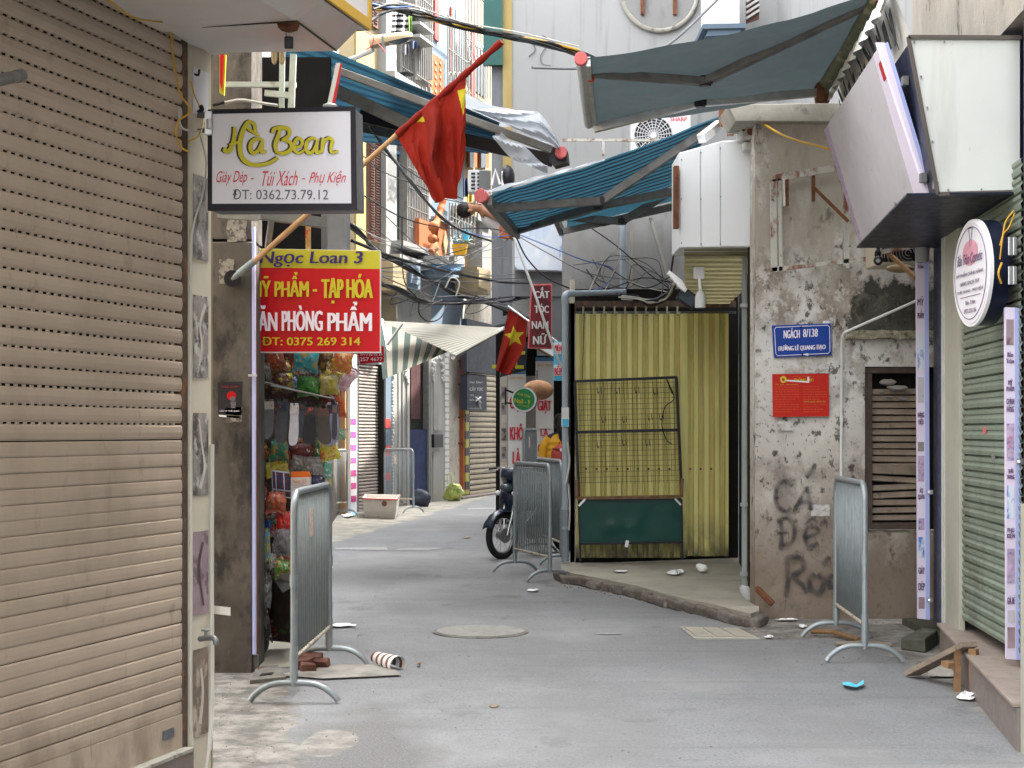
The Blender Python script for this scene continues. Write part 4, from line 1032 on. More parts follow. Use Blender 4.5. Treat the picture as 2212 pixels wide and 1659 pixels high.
mb = MB(); mb.prism([P(770, 748, 12), P(829, 748, 12), P(829, 782, 12), P(778, 786, 12)], (0, .03, 0)); mb.build('board', m_sign_red, rs)
textuv('257 4677', 778, 772, 826, 780, 11.99, m_white_let, rs); textuv('0973 82 02 26', 778, 762, 826, 768, 11.99, m_white_let, rs)

# ================================================================== GREY TALL BUILDING
gb = thing('grey_tall_building', 'tall pale grey rendered building behind the awnings', 'building', (-.1, 21, 0))
YG = 21.0
def wallY(mb, u0, v0, u1, v1, Y, th=.3, z0=None, z1=None):
    a = P(u0, v1, Y); b = P(u1, v0, Y)
    mb.box(((a.x + b.x) / 2, Y + th / 2, (a.z + b.z) / 2), (b.x - a.x, th, b.z - a.z))
mb = MB(); a = P(1106, 0, YG); mb.box(((a.x + 7) / 2, YG + 2.5, 7.9), (7 - a.x, 5, 10)); mb.build('wall', m_grey_wall, gb)
mb = MB(); wallY(mb, 1086, -700, 1106, 480, YG - .03, 1.5); mb.build('ochre_edge', m_ochre, gb)
mb = MB(); wallY(mb, 1062, -700, 1086, 700, YG + .05, 1.5); wallY(mb, 1086, 480, 1140, 668, YG + .02, 1.5); mb.build('slate_return', m_dkgrey, gb)
mb = MB(); mb.box((6.7, 16.9, 6.5), (6.0, 9.6, 13)); mb.build('side_shade_block', m_grey_wall, gb)  # tall block added to keep the sun off the street
mb = MB(); mb.prism([V((3.0, 26.1, 0)), V((3.0, 26.1, 12.7)), V((3.0, 44, 11.2)), V((3.0, 44, 0))], (6, 0, 0)); mb.build('rear_shade_block', m_grey_wall, gb)  # added out of view, height set to shade the far houses' lower floors
mb = MB(); wallY(mb, 1044, -40, 1086, 140, YG - .1, .1); mb.build('green_door', M('door_green', (.03, .10, .09), .5, var=.1), gb)
# round concrete ring at the very top
mb = MB(); c = P(1425, -15, YG - .05); ring = [c + V((math.cos(a) * .52, 0, math.sin(a) * .52)) for a in [2 * math.pi * k / 40 for k in range(40)]]
mb.tube(ring, .035, 8, closed=True); mb.build('round_rim', m_conc_beam, gb, smooth=True)
mb = MB(); mb.cyl(c + V((0, -.005, 0)), c + V((0, -.02, 0)), .49, 40); mb.build('round_panel', m_grey_low, gb)
mb = MB(); mb.box(P(1388, 10, YG - .1), (.05, .05, .28)); mb.box(P(1458, 10, YG - .1), (.05, .05, .28)); mb.build('round_bracket', m_rust, gb)
mb = MB(); mb.tube(cr([P(1172, 76, YG - .02), P(1182, 84, YG - .03), P(1180, 100, YG - .03), P(1168, 120, YG - .03), P(1172, 138, YG - .03), P(1190, 142, YG - .03)], 5), .008, 5); mb.tube(cr([P(1150, 90, YG - .02), P(1156, 108, YG - .02), P(1142, 122, YG - .02)], 5), .008, 5); mb.build('loose_wire', m_cable_g, gb)
# laundry shop front under the overhang
ls = thing('laundry_shop', 'narrow dark shop front with laundry banners at the bend', 'building', (0.2, 23, 0))
mb = MB(); mb.box((1.3, 23.4, 1.6), (3.1, .3, 3.2)); mb.build('wall', m_dark, ls)
mb = MB(); wallY(mb, 1080, 800, 1096, 1062, 22.8, .2); mb.build('side_pillar', m_old_plaster, ls)
for v0 in (835, 870, 925, 965): 
    mb = MB(); wallY(mb, 1083, v0, 1094, v0 + 26, 22.78, .02); mb.build('photo', m_photo, ls)
mb = MB(); wallY(mb, 1136, 812, 1156, 960, 22.7, .05); mb.build('louvred_panel', m_taupe_sh, ls)
mb = MB(); mb.prism([P(1062, 690, 20.8), P(1125, 672, 20.8), P(1125, 690, 20.8), P(1062, 705, 20.8)], (0, .6, 0)); mb.build('beam', m_dkgrey, ls)
mb = MB(); mb.prism([P(1145, 742, 20), P(1198, 772, 20), P(1198, 776, 20.1), P(1145, 748, 20)], (0, 1.6, .12)); mb.build('canopy', m_cream, ls)
mb = MB(); wallY(mb, 1160, 735, 1200, 768, 21.0, .05); mb.build('light_panel', m_sheet_bluew, ls)
for (u0, u1, txt, top, lab) in ((1097, 1136, ['GIẶT', 'KHÔ', 'LÀ', 'HƠI'], 800, 'left white laundry banner with red letters reading KHÔ LÀ'), (1157, 1196, ['CẮM', 'GIẶT', 'LÀ', 'CÔNG', 'CÔNG'], 772, 'right white laundry banner with red letters reading GIẶT LÀ')):
    b_ = thing('laundry_banner', lab, 'banner', P(u0, 1060, 22.4), 'white laundry banners at the bend')
    mb = MB(); wallY(mb, u0, top, u1, 1085, 22.4, .03); mb.build('sheet', m_paper, b_)
    mb = MB(); wallY(mb, u0, top, u1, top + 8, 22.38, .015); mb.build('blue_band', m_blue_trim, b_)
    textuv('BÌNH MINH', u0 + 4, top + 12, u1 - 4, top + 20, 22.38, m_gold, b_)
    vs_ = {1097: [(848, 890), (915, 950), (968, 1002), (1022, 1050)], 1157: [(828, 852), (858, 893), (920, 942), (955, 978), (992, 1012)]}[u0]
    for s_, (a_, b__) in zip(txt, vs_):
        textuv(s_, u0 + 5 if len(s_) > 2 else u0 + 11, a_, u1 - 6 if len(s_) > 2 else u1 - 12, b__, 22.38, m_red_let, b_, bold=.03)
t = thing('paper_notice', 'white paper notice taped on the right laundry banner', 'notice', P(1176, 926, 22.3))
mb = MB(); wallY(mb, 1162, 905, 1192, 926, 22.35, .01); mb.build('sheet', m_paper, t)
# tapered signs near the bend
bl = thing('hanging_lightbox', 'blue stained blank white sign box hanging over the bend', 'sign box', P(1112, 585, 16.9))
mb = MB(); mb.prism([P(1112, 478, 16.9), P(1217, 474, 16.9), P(1217, 584, 16.9), P(1118, 582, 16.9), P(1112, 574, 16.9)], (0, .3, 0)); mb.build('face', m_sheet_bluew, bl)
mb = MB(); wallY(mb, 1208, 474, 1218, 585, 16.88, .02); mb.build('film_edge', m_bluefilm, bl)
mb = MB(); wallY(mb, 1112, 585, 1215, 640, 17.1, .25); wallY(mb, 1192, 640, 1215, 740, 17.15, .1); mb.build('backing', m_dkgrey, bl)
br = thing('barber_sign', 'maroon vertical sign reading CẮT TÓC NAM NỮ', 'sign', P(1142, 752, 16.3))
mb = MB(); mb.prism([P(1147, 614, 16.3), P(1192, 613, 16.3), P(1192, 754, 16.3), P(1140, 752, 16.3)], (0, .08, 0)); mb.build('frame', m_cap, br)
mb = MB(); mb.prism([P(1149.5, 617, 16.29), P(1190, 616, 16.29), P(1190, 751, 16.29), P(1143, 749, 16.29)], (0, .01, 0)); mb.build('face', m_maroon, br)
for s_, a_, b__, x0, x1 in (('CẮT', 620, 644, 1155, 1186), ('TÓC', 656, 676, 1155, 1185), ('NAM', 694, 710, 1149, 1184), ('NỮ', 720, 744, 1152, 1180)):
    textuv(s_, x0, a_, x1, b__, 16.28, m_lettergrey, br, bold=.035)
bp = thing('kitchen_sign', 'small blue sign with red letters BẾP beside the grey pipe', 'sign', P(1197, 820, 16.1))
mb = MB(); wallY(mb, 1196, 738, 1214, 822, 16.1, .04); mb.build('board', m_mask, bp)
mb = MB(); wallY(mb, 1197, 740, 1213, 765, 16.09, .01); wallY(mb, 1197, 788, 1213, 812, 16.09, .01); mb.build('white_field', m_paper, bp)
textuv('BẾP', 1198, 786, 1213, 810, 16.08, m_red_let, bp, bold=.03); textuv('ĐIỆN', 1198, 742, 1213, 762, 16.08, m_red_let, bp, bold=.03)
# nail sign
nm = thing('nail_sign', 'round green sign with white rim reading Nail - Mi', 'sign', P(1133, 863, 17))
c = P(1132, 863, 17.0); dn = V((-.10, -1, .0)).normalized()
mb = MB(); mb.cyl(c - dn * .12, c, .145, 40); mb.build('drum', m_frame_black, nm, smooth=True)
mb = MB(); mb.cyl(c, c + dn * .01, .142, 40); mb.build('rim', m_white, nm)
mb = MB(); mb.cyl(c + dn * .01, c + dn * .016, .122, 40); mb.build('face', m_green_sgn, nm)
q0 = c + dn * .019
text('Nail - Mi', q0 + V((-.105, 0, .018)), q0 + V((.105, .0, -.012)), q0 + V((-.105, 0, -.035)), m_yellow, nm, bold=.03)
text('Anh Quý', q0 + V((-.075, 0, .082)), q0 + V((.075, 0, .05)), q0 + V((-.075, 0, .045)), m_yellow, nm, shear=.2, bold=.01)
text('0975 288 238', q0 + V((-.07, 0, -.055)), q0 + V((.06, 0, -.075)), q0 + V((-.07, 0, -.07)), m_yellow, nm)
mb = MB(); mb.beam(P(1092, 842, 17.1), P(1108, 848, 17.05), .02, .02); mb.beam(P(1092, 870, 17.1), P(1108, 872, 17.05), .02, .02); mb.beam(P(1092, 838, 17.1), P(1092, 874, 17.1), .02, .02); mb.build('bracket', m_frame_black, nm)
ln = thing('cloth_lantern', 'mottled brown rounded lantern behind the green nail sign', 'lantern', P(1162, 843, 17.6))
mb = MB(); mb.sphere(P(1162, 843, 17.6), .165, 20, 12, (1.1, .9, .72)); mb.build('body', M('lantern_brown', (.33, .17, .09), .7, var=.3, vs=9, layers=[((.5, .3, .15), (10, 10, 10), .5, .6, .8)]), ln, smooth=True)
mb = MB(); mb.cyl(P(1160, 800, 17.6), P(1160, 820, 17.6), .01, 6); mb.build('hook', m_steel, ln)

# ================================================================== ALCOVE WITH YELLOW SHEETS
ZS = .10; YY = 15.5
slab_pts = [G(1211, 1219, ZS), G(1600, 1214, ZS) + V((.2, .6, 0)), G(1640, 1318, ZS), G(1622, 1326, ZS), G(1590, 1318, ZS), G(1540, 1305, ZS), G(1480, 1293, ZS), G(1430, 1281, ZS), G(1380, 1266, ZS), G(1330, 1256, ZS), G(1280, 1246, ZS), G(1235, 1238, ZS), G(1212, 1229, ZS)]
al = thing('market_shop', 'shop closed with yellow corrugated sheets under the white box', 'building', (slab_pts[0].x, slab_pts[0].y, 0))
mb = MB(); mb.prism([p - V((0, 0, ZS)) for p in slab_pts], (0, 0, ZS)); fl = mb.build('floor_slab', m_slab, al)
random.seed(11)
edge = slab_pts[2:]
tot = 0
for i in range(len(edge) - 1):
    a, b = edge[i], edge[i + 1]; n = max(1, int((b - a).length / .17))
    for k in range(n):
        p = a.lerp(b, (k + .5) / n); d = (b - a).normalized()
        mb = MB(); r_ = random.uniform
        o = V((d.y, -d.x, 0)); o = o if o.y < 0 else -o
        ctr = V((p.x, p.y, .036)) + o * r_(.0, .03)
        sz = ((b - a).length / n * r_(.9, 1.15), .09 * r_(.8, 1.4), .085 * r_(.8, 1.12))
        rot = Matrix((d, -o, V((0, 0, 1)))).transposed() @ Matrix.Rotation(r_(-.12, .12), 3, 'Y') @ Matrix.Rotation(r_(-.15, .15), 3, 'Z')
        mb.box(ctr, sz, rot); 
        for q in mb.v: q += V((r_(-.012, .012), r_(-.012, .012), r_(-.012, .008)))
        mb.build('kerb_stone', m_kerb, al, bevel=.02)
# corrugated sheets : trapezoid profile
def corr(P0, P1, z0, z1, pitch, depth, nm, mat, parent, f=(.38, .12, .38, .12), jag=0):
    d = (P1 - P0); L = d.length; d.normalize(); n = V((d.y, -d.x, 0))
    if n.y > 0: n = -n
    pts = []; x = 0
    while x < L:
        for (w_, h_) in ((f[0], 1), (f[1], None), (.14, 0), (.03, None), (.08, .25), (.03, None), (.14, 0), (f[3], None)):
            if h_ is not None:
                pts.append((x, h_)); x2 = min(L, x + w_ * pitch); pts.append((x2, h_)); x = x2
            else: x = min(L, x + w_ * pitch)
            if x >= L: break
    mb = MB(); b = len(mb.v)
    for (xx, h_) in pts:
        p = P0 + d * xx + n * depth * h_
        mb.v += [V((p.x, p.y, z0)), V((p.x, p.y, z1 + (random.uniform(-jag, jag) if jag else 0)))]
    for i in range(len(pts) - 1):
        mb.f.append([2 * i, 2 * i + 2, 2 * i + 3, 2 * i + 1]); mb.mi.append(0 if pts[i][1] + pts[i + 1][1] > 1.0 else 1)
    return mb.build(nm, mat, parent)
xa, xb, xc = P(1242, 0, YY).x, P(1481, 0, YY).x, P(1572, 0, YY).x
zt = zat(678, YY)
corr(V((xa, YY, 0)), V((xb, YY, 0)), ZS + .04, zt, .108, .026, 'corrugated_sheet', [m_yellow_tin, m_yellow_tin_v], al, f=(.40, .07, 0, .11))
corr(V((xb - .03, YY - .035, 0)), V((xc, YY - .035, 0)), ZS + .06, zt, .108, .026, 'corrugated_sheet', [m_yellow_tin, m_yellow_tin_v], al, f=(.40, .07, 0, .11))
for i in range(13):
    mb = MB(); u = 1266 + i * 22.5; mb.cyl(P(u, 1013, YY - .07), P(u, 1013, YY - .03), .012, 8); mb.build('screw', m_rust, al)
mb = MB(); wallY(mb, 1232, 655, 1243, 1214, YY - .04, .06); mb.build('door_frame', m_rustwhite, al)
mb = MB(); wallY(mb, 1236, 650, 1590, 664, YY - .02, .1); mb.build('top_rail', m_brown_rail, al)
mb = MB(); wallY(mb, 1245, 672, 1590, 677, YY + .02, .05); mb.build('hook_rail', m_cable_g, al)
for i in range(10):
    u = 1260 + i * 22.6; mb = MB()
    mb.tube(cr([P(u, 662, YY - .05), P(u, 676, YY - .07), P(u + 2, 681, YY - .07), P(u + 5, 674, YY - .06)], 4), .010, 6); mb.build('hook', m_tin_pale, al)
mb = MB(); mb.box(((xa + 2.4) / 2, YY + .5, 1.5), (2.4 - xa, .1, 2.9)); mb.build('back_wall', m_dark, al)
# upper wall over the yellow sheets
mb = MB(); a = P(1218, 0, 16.2); mb.box(((a.x + 2.6) / 2, 16.5, (2.3 + 4.05) / 2), (2.6 - a.x, .5, 4.05 - 2.3)); mb.build('upper_wall', m_grey_low, al)
mb = MB(); mb.beam(P(1363, 500, 16.1), P(1363, 640, 16.1), .05, .03); mb.beam(P(1405, 470, 16.1), P(1448, 620, 16.1), .05, .03); mb.build('batten', m_conc_beam, al)
# right side wall of the alcove : dark scalloped edge and posts
A0 = P(1592, 0, YY); A1 = P(1627, 0, 12.0)
sd = (A1 - A0); sd.z = 0
mb = MB(); mb.prism([V((A0.x + .02, A0.y, ZS)), V((A1.x + .02, A1.y, ZS)), V((A1.x + .1, A1.y, ZS)), V((A0.x + .1, A0.y, ZS))], (0, 0, 2.85)); mb.build('side_wall', m_dark, al)
dd = V((A1.x - A0.x, A1.y - A0.y, 0)).normalized()
for i in range(34):
    mb = MB(); zc = ZS + .15 + i * .075
    mb.prism([V((A0.x - .005, A0.y - .6, zc)), V((A0.x - .005, A0.y - .6, zc + .045)), V((A0.x + .03, A0.y - .6, zc + .022))], V((sd.x, sd.y, 0)) * .55); mb.build('side_slat', m_tin_pale, al)
for (u, w_, mt) in ((1606, 6, m_pvc), (1611, 4, m_tin_pale), (1623, 8, m_galv), (1618, 4, m_dark)):
    mb = MB(); Yp = 12.6 if u < 1615 else 12.05; mb.box((P(u, 0, Yp).x, Yp, (ZS + 2.95) / 2), (w_ / FOC * Yp, .05, 2.95 - ZS)); o = mb.build('post', mt, al)
for vv in (660, 1090, 1240): 
    mb = MB(); mb.box(P(1612, vv, 12.5), (.10, .03, .03)); mb.build('clip', m_alu, al)
# ceiling
cz0, cz1 = zat(537, 12.1), zat(660, 15.5)
mb = MB()
nx = 14
x0, x1 = P(1474, 0, 12.1).x, P(1622, 0, 12.1).x
for k in range(nx):
    for (fa, fb, hh_) in ((0, .5, 0), (.5, 1, .05)):
        ya = 12.1 + 3.4 * (k + fa) / nx; yb = 12.1 + 3.4 * (k + fb) / nx
        xl = lambda y: (1478 - U0) / FOC * y
        za = cz0 + (cz1 - cz0) * (k + fa) / nx + hh_; zb2 = cz0 + (cz1 - cz0) * (k + fb) / nx + hh_
        mb.quad((xl(ya), ya, za), (x1 + .3, ya, za), (x1 + .3, yb, zb2), (xl(yb), yb, zb2))
        mb.quad((xl(yb), yb, zb2), (x1 + .3, yb, zb2), (x1 + .3, yb, zb2 + (.05 if hh_ == 0 else -.05)), (xl(yb), yb, zb2 + (.05 if hh_ == 0 else -.05)))
mb.build('ceiling_sheet', translucent(M('ceiling_tin', (.42, .38, .24), .6, var=.2, vs=3, layers=[((.2, .17, .1), (6, 6, 6), .52, .66, .6)]), (.5, .45, .25), .3), al)
# white sheet metal box on top
wb = thing('white_sheet_box', 'white sheet metal sign box above the yellow closed shop', 'sign box', P(1467, 535, 12))
mb = MB(); mb.prism([P(1467, 330, 12.02), P(1562, 304, 12.02), P(1645, 299, 12.02), P(1645, 533, 12.02), P(1467, 535, 12.02)], (0, .55, 0)); mb.build('body', m_white_sheet, wb)
for (a_, b__, c_, d_) in (((1468, 331), (1512, 318.5), (1514, 533.5), (1470, 534)), ((1513.5, 318), (1555, 306.5), (1556, 533), (1515, 533.5)), ((1556, 306), (1636, 302), (1637, 531), (1557.5, 532))):
    mb = MB(); mb.prism([P(*a_, 12.0), P(*b__, 12.0), P(*c_, 12.0), P(*d_, 12.0)], (0, .02, 0)); mb.build('panel', m_white_sheet, wb, bevel=.004)
mb = MB(); mb.prism([P(1637.5, 303, 12.0), P(1645, 303, 12.0), P(1645, 533, 12.0), P(1637.5, 533, 12.0)], (0, .015, 0)); mb.build('film_strip', m_bluefilm, wb)
for (u, v) in ((1472, 345), (1514, 330), (1556, 320), (1514, 430), (1557, 425), (1472, 525), (1514, 527), (1556, 527), (1632, 525), (1632, 315), (1632, 420), (1472, 430)):
    mb = MB(); mb.cyl(P(u, v, 11.998), P(u, v, 11.99), .006, 8); mb.build('screw', m_galv_bar, wb)
mb = MB(); wallY(mb, 1456, 358, 1467, 492, 11.95, .08); mb.build('mount_plate', m_rust, wb)
mb = MB(); wallY(mb, 1600, 268, 1645, 300, 11.8, .25); wallY(mb, 1606, 305, 1636, 325, 11.85, .12); mb.build('bracket_box', m_grille, wb, bevel=.02)
mb = MB(); mb.cyl(P(1622, 284, 11.79), P(1622, 284, 11.76), .03, 14); mb.cyl(P(1606, 281, 11.79), P(1606, 281, 11.775), .012, 10); mb.cyl(P(1638, 281, 11.79), P(1638, 281, 11.775), .012, 10); mb.build('bolt', m_rust, wb)
# flood lamps and bulb under the box
t = thing('floodlight', 'dark square floodlight tilted under the white box', 'floodlight', P(1487, 640, 12.6))
rot = Matrix.Rotation(R(35), 3, 'Y')
mb = MB(); mb.box(P(1486, 644, 12.6), (.17, .06, .12), rot); mb.build('housing', m_frame_black, t, bevel=.008)
mb = MB(); mb.box(P(1486, 644, 12.56), (.13, .01, .085), rot); mb.build('lens', m_glass, t)
t = thing('folded_lamp_reflector', 'shiny ribbed lamp reflector below the white box corner', 'lamp', P(1466, 606, 12.5))
for i in range(4):
    mb = MB(); mb.box(P(1458 + i * 5, 600 + i * 7, 12.5 - i * .01), (.15 - i * .02, .05, .035), Matrix.Rotation(R(38), 3, 'Y')); mb.build('rib', m_white, t, bevel=.004)
t = thing('hanging_bulb', 'white bulb lamp hanging in front of the yellow sheets', 'lamp', P(1513, 645, 12.4))
mb = MB()
prof = [(0, .072), (.3, .073), (.62, .07), (.8, .05), (.93, .025), (1.0, .02)]
zt_, zb3 = P(0, 625, 12.4).z, P(0, 665, 12.4).z
pts = [V((P(1513, 0, 12.4).x, 12.4, zb3 + (zt_ - zb3) * k)) for k, r__ in prof]
mb.tube(pts, [r__ * .62 for k, r__ in prof], 20); mb.build('bulb', m_bulb, t, smooth=True)
mb = MB(); mb.cyl(P(1513, 628, 12.4), P(1511, 600, 12.4), .012, 8); mb.build('socket', m_white, t)
mb = MB(); mb.box(P(1510, 590, 12.6), (.09, .04, .10)); mb.build('junction_box', m_white, t, bevel=.006)
# ================================================================== STAINED WALL (right middle)
YW = 11.6
sw = thing('stained_wall_house', 'low house with peeling stained plaster wall and louvred window', 'building', P(1632, 1335, YW))
ow0, ow1, ov0, ov1 = 1868, 1990, 790, 1148           # window opening
wx = lambda u: P(u, 0, YW).x
def wz(v): return zat(v, YW)
XR = 3.55
def wblock(x0, z0, x1, z1, mat, nm, y0=YW, th=.25, **k):
    mb = MB(); mb.box(((x0 + x1) / 2, y0 + th / 2, (z0 + z1) / 2), (x1 - x0, th, z1 - z0)); return mb.build(nm, mat, sw, **k)
# rough front face: displaced grid with hole
random.seed(5)
from mathutils import noise as NZ
def wface(x0, z0, x1, z1, mat, nm, amp=.012, res=.05):
    nx_, nz_ = max(2, int((x1 - x0) / res)), max(2, int((z1 - z0) / res))
    def f(a, b):
        x, z = x0 + (x1 - x0) * a, z0 + (z1 - z0) * b
        h = NZ.fractal(V((x * 2.2, 3, z * 2.2)), 1.0, 2.0, 4) * amp + NZ.noise(V((x * 11, 1, z * 11))) * amp * .45
        # old paint layers broken away in patches
        q = NZ.fractal(V((x * 1.9 + 4, 9, z * 1.9)), 1.0, 2.0, 4)
        if q > .12: h += amp * .9
        if x <= x0 + 1e-6 or x >= x1 - 1e-6 or z <= z0 + 1e-6 or z >= z1 - 1e-6: h *= .3
        return (x, YW - .004 - h, z)
    mb = MB(); mb.grid(f, nx_, nz_)
    return mb.build(nm, mat, sw, smooth=True)
zl = wz(600)
wblock(wx(1632), -.1, wx(1868), wz(262), m_wall_stain, 'wall_core', y0=YW + .02)
wface(wx(1632), -.02, wx(1868), zl, m_wall_stain, 'plaster_face', .012, .03)
wface(wx(1632), zl, wx(1868), wz(262), m_wall_stain, 'plaster_face_upper', .008, .04)
wblock(wx(1868), -.1, XR, wz(1148), m_wall_stain, 'wall_core', y0=YW + .02)
wface(wx(1868), -.02, XR, wz(1150), m_wall_stain, 'plaster_face', .012, .03)
wblock(wx(1868), wz(790), XR, wz(262), m_wall_upper, 'wall_core', y0=YW + .02)
wface(wx(1868), wz(728), XR, wz(262), m_wall_stain, 'plaster_face_upper', .006)
wface(wx(1868), wz(792), XR, wz(726), m_wall_stain, 'plaster_face', .008)
mb = MB()
def lint(a, b):
    x = wx(1822) + (XR - wx(1822)) * a
    return (x, YW - .13 + b * .16, wz(716) + .012 * NZ.noise(V((x * 14, b * 3, 1))))
mb.grid(lint, 60, 3); 
def lint2(a, b):
    x = wx(1822) + (XR - wx(1822)) * a
    zt_ = wz(716) + .012 * NZ.noise(V((x * 14, 0, 1)))
    return (x, YW - .13 - .012 * NZ.noise(V((x * 18, b * 4, 5))), zt_ - b * (.062 + .014 * NZ.noise(V((x * 11, 3, 1)))))
mb.grid(lint2, 60, 3)
mb.grid(lambda a, b: (wx(1822) + (XR - wx(1822)) * a, YW - .13 + b * .16, wz(716) - .062), 10, 1)
mb.build('lintel_ledge', M('ledge_mossy', (.30, .285, .21), .95, var=.3, vs=14, bump=1, bs=25, layers=[((.10, .10, .06), (14, 14, 14), .5, .62, .8), ((.6, .58, .5), (22, 22, 22), .58, .66, .8)]), sw)
# beam on top
mb = MB(); mb.prism([P(1572, 226, YW - .12), P(1800, 222, YW - .12), P(1990, 222, YW - .12), P(1990, 262, YW - .12), P(1590, 262, YW - .12)], (0, .5, 0)); mb.build('roof_beam', m_conc_beam, sw, bevel=.01)
# window : recess, frame, louvres
mb = MB(); mb.box((wx(1930) + .1, YW + .28, (wz(790) + wz(1150)) / 2), (.75, .02, 1.4)); mb.build('window_void', m_dark, sw)
wf = thing('window', None, None); wf.parent = sw; wf.matrix_basis = Matrix.Identity(4); WM[wf.name] = wmat(sw).copy()
def wfb(u0, v0, u1, v1, y, th, mat, nm):
    mb = MB(); mb.prism([P(u0, v0, YW + y), P(u1, v0, YW + y), P(u1, v1, YW + y), P(u0, v1, YW + y)], (0, th, 0)); return mb.build(nm, mat, wf, bevel=.004)
wfb(1868, 800, 1884, 1143, .03, .12, m_winframe, 'frame')
wfb(1884, 1130, 1996, 1143, .03, .12, m_winframe, 'frame')
wfb(1868, 792, 1996, 806, .02, .13, m_winframe, 'frame')
random.seed(21)
vv = 846; i = 0
lm = MB(); lm.box((0, 0, 0), (.44, .010, .046)); lme = lm.mesh('louvre'); lme.materials.append(m_louvre)
while vv < 1128:
    tilt = random.uniform(-.05, .05) * (1.3 if 1030 < vv < 1110 else .25); pitchx = R(-34 + random.uniform(-5, 5))
    if 1010 < vv < 1026: vv += 14.5; continue
    c = P(1939, vv, YW + .10)
    piece('louvre', lme, wf, Matrix.Translation(c) @ Matrix.Rotation(tilt, 4, 'Y') @ Matrix.Rotation(pitchx, 4, 'X'))
    vv += 14.6 if vv < 1030 else 16.5
mb = MB(); mb.box(P(1938, 1014, YW + .06), (.45, .012, .075), Matrix.Rotation(.045, 3, 'Y') @ Matrix.Rotation(R(12), 3, 'X')); o = mb.build('louvre', m_louvre, wf); o['label'] = 'wide slipped louvre board'
# rags stuffed over louvres
mb = MB()
for (u, v, a_, b__) in ((1918, 826, 32, 9), (1938, 838, 40, 8), (1922, 858, 14, 5), (1950, 862, 16, 6), (1905, 846, 10, 5)):
    c = P(u, v, YW + .0); mb.sphere(c, 1, 12, 7, (a_ / FOC * YW / 1.7, .03, b__ / FOC * YW / 1.4))
for q in mb.v: q += V((0, 0, .012 * NZ.noise(q * 20)))
mb.build('stuffed_rag', M('rag_grey', (.26, .24, .22), .95, var=.2, vs=20, bump=.5), wf, smooth=True)
mb = MB(); mb.grid(lambda a, b: (wx(1866) + a * .75, YW - .012 - .02 * NZ.noise(V((a * 9, b * 4, 0))) + b * .05, wz(1146) - b * .03), 20, 2); mb.build('sill', m_pillar_white, wf)

# graffiti: soft spray strokes
m_spray = bpy.data.materials.new('spray_paint'); m_spray.use_nodes = True
t_ = m_spray.node_tree; b_ = t_.nodes['Principled BSDF']; b_.inputs['Base Color'].default_value = (.045, .042, .045, 1); b_.inputs['Roughness'].default_value = .85
at = t_.nodes.new('ShaderNodeAttribute'); at.attribute_name = 'soft'
ns = t_.nodes.new('ShaderNodeTexNoise'); ns.inputs['Scale'].default_value = 30; ns.inputs['Detail'].default_value = 5
mt_ = t_.nodes.new('ShaderNodeMath'); mt_.operation = 'MULTIPLY'; mr = t_.nodes.new('ShaderNodeMapRange'); mr.inputs[1].default_value = .25; mr.inputs[2].default_value = .6; mr.inputs[3].default_value = .45; mr.inputs[4].default_value = .9
gp = t_.nodes.new('ShaderNodeNewGeometry')
t_.links.new(gp.outputs['Position'], ns.inputs['Vector']); t_.links.new(ns.outputs[0], mr.inputs[0]); t_.links.new(mr.outputs[0], mt_.inputs[0]); t_.links.new(at.outputs['Fac'], mt_.inputs[1]); t_.links.new(mt_.outputs[0], b_.inputs['Alpha'])
def spray(strokes, label, name):
    mb = MB(); soft = []
    rs2 = random.Random(len(strokes) * 7 + int(strokes[0][0][0][0]))
    passes = []
    for pts, wd in strokes:
        passes.append((pts, wd * 2.3, .26, .033)); passes.append((pts, wd * 1.2, 1.0, .036))
        if rs2.random() < .45:
            u_, v_ = pts[-1]; passes.append(([(u_, v_), (u_ + .5, v_ + 9), (u_, v_ + rs2.uniform(14, 30))], 1.3, .7, .037))
    for pts, wd, alp, off_ in passes:
        pts = [(u + rs2.uniform(-1.3, 1.3), v + rs2.uniform(-1.3, 1.3)) for u, v in pts]
        q = cr([P(u, v, YW - off_) for u, v in pts], 8); w_ = wd / FOC * YW; m = len(q); b = len(mb.v)
        prof = [(-1, 0), (-.45, .75), (0, 1), (.45, .75), (1, 0)]
        for i, p in enumerate(q):
            t0 = (q[min(i + 1, m - 1)] - q[max(i - 1, 0)]).normalized(); sd_ = t0.cross(V((0, 1, 0))).normalized()
            e = (1 if 0 < i < m - 1 else .25) * alp * (.72 + .28 * math.sin(i * .45 + pts[0][0]))
            for k, (x, s_) in enumerate(prof):
                mb.v.append(p + sd_ * x * w_ + V((0, -.0004 * k, 0))); soft.append(s_ * e)
        for i in range(m - 1):
            for k in range(4):
                mb.f.append([b + i * 5 + k, b + i * 5 + k + 1, b + i * 5 + k + 6, b + i * 5 + k + 5]); mb.mi.append(0)
    o = mb.build(name, m_spray, sw); a = o.data.attributes.new('soft', 'FLOAT', 'POINT')
    for i, s_ in enumerate(soft): a.data[i].value = s_
    o['label'] = label
spray([([(1712, 1052), (1700, 1040), (1684, 1046), (1676, 1068), (1680, 1092), (1696, 1104), (1710, 1096)], 5),
       ([(1716, 1104), (1736, 1062), (1744, 1056), (1748, 1080), (1752, 1104)], 5), ([(1722, 1086), (1748, 1084)], 4), ([(1741, 1032), (1748, 1026), (1762, 1000)], 5)], 'black sprayed letters CÁ', 'graffiti')
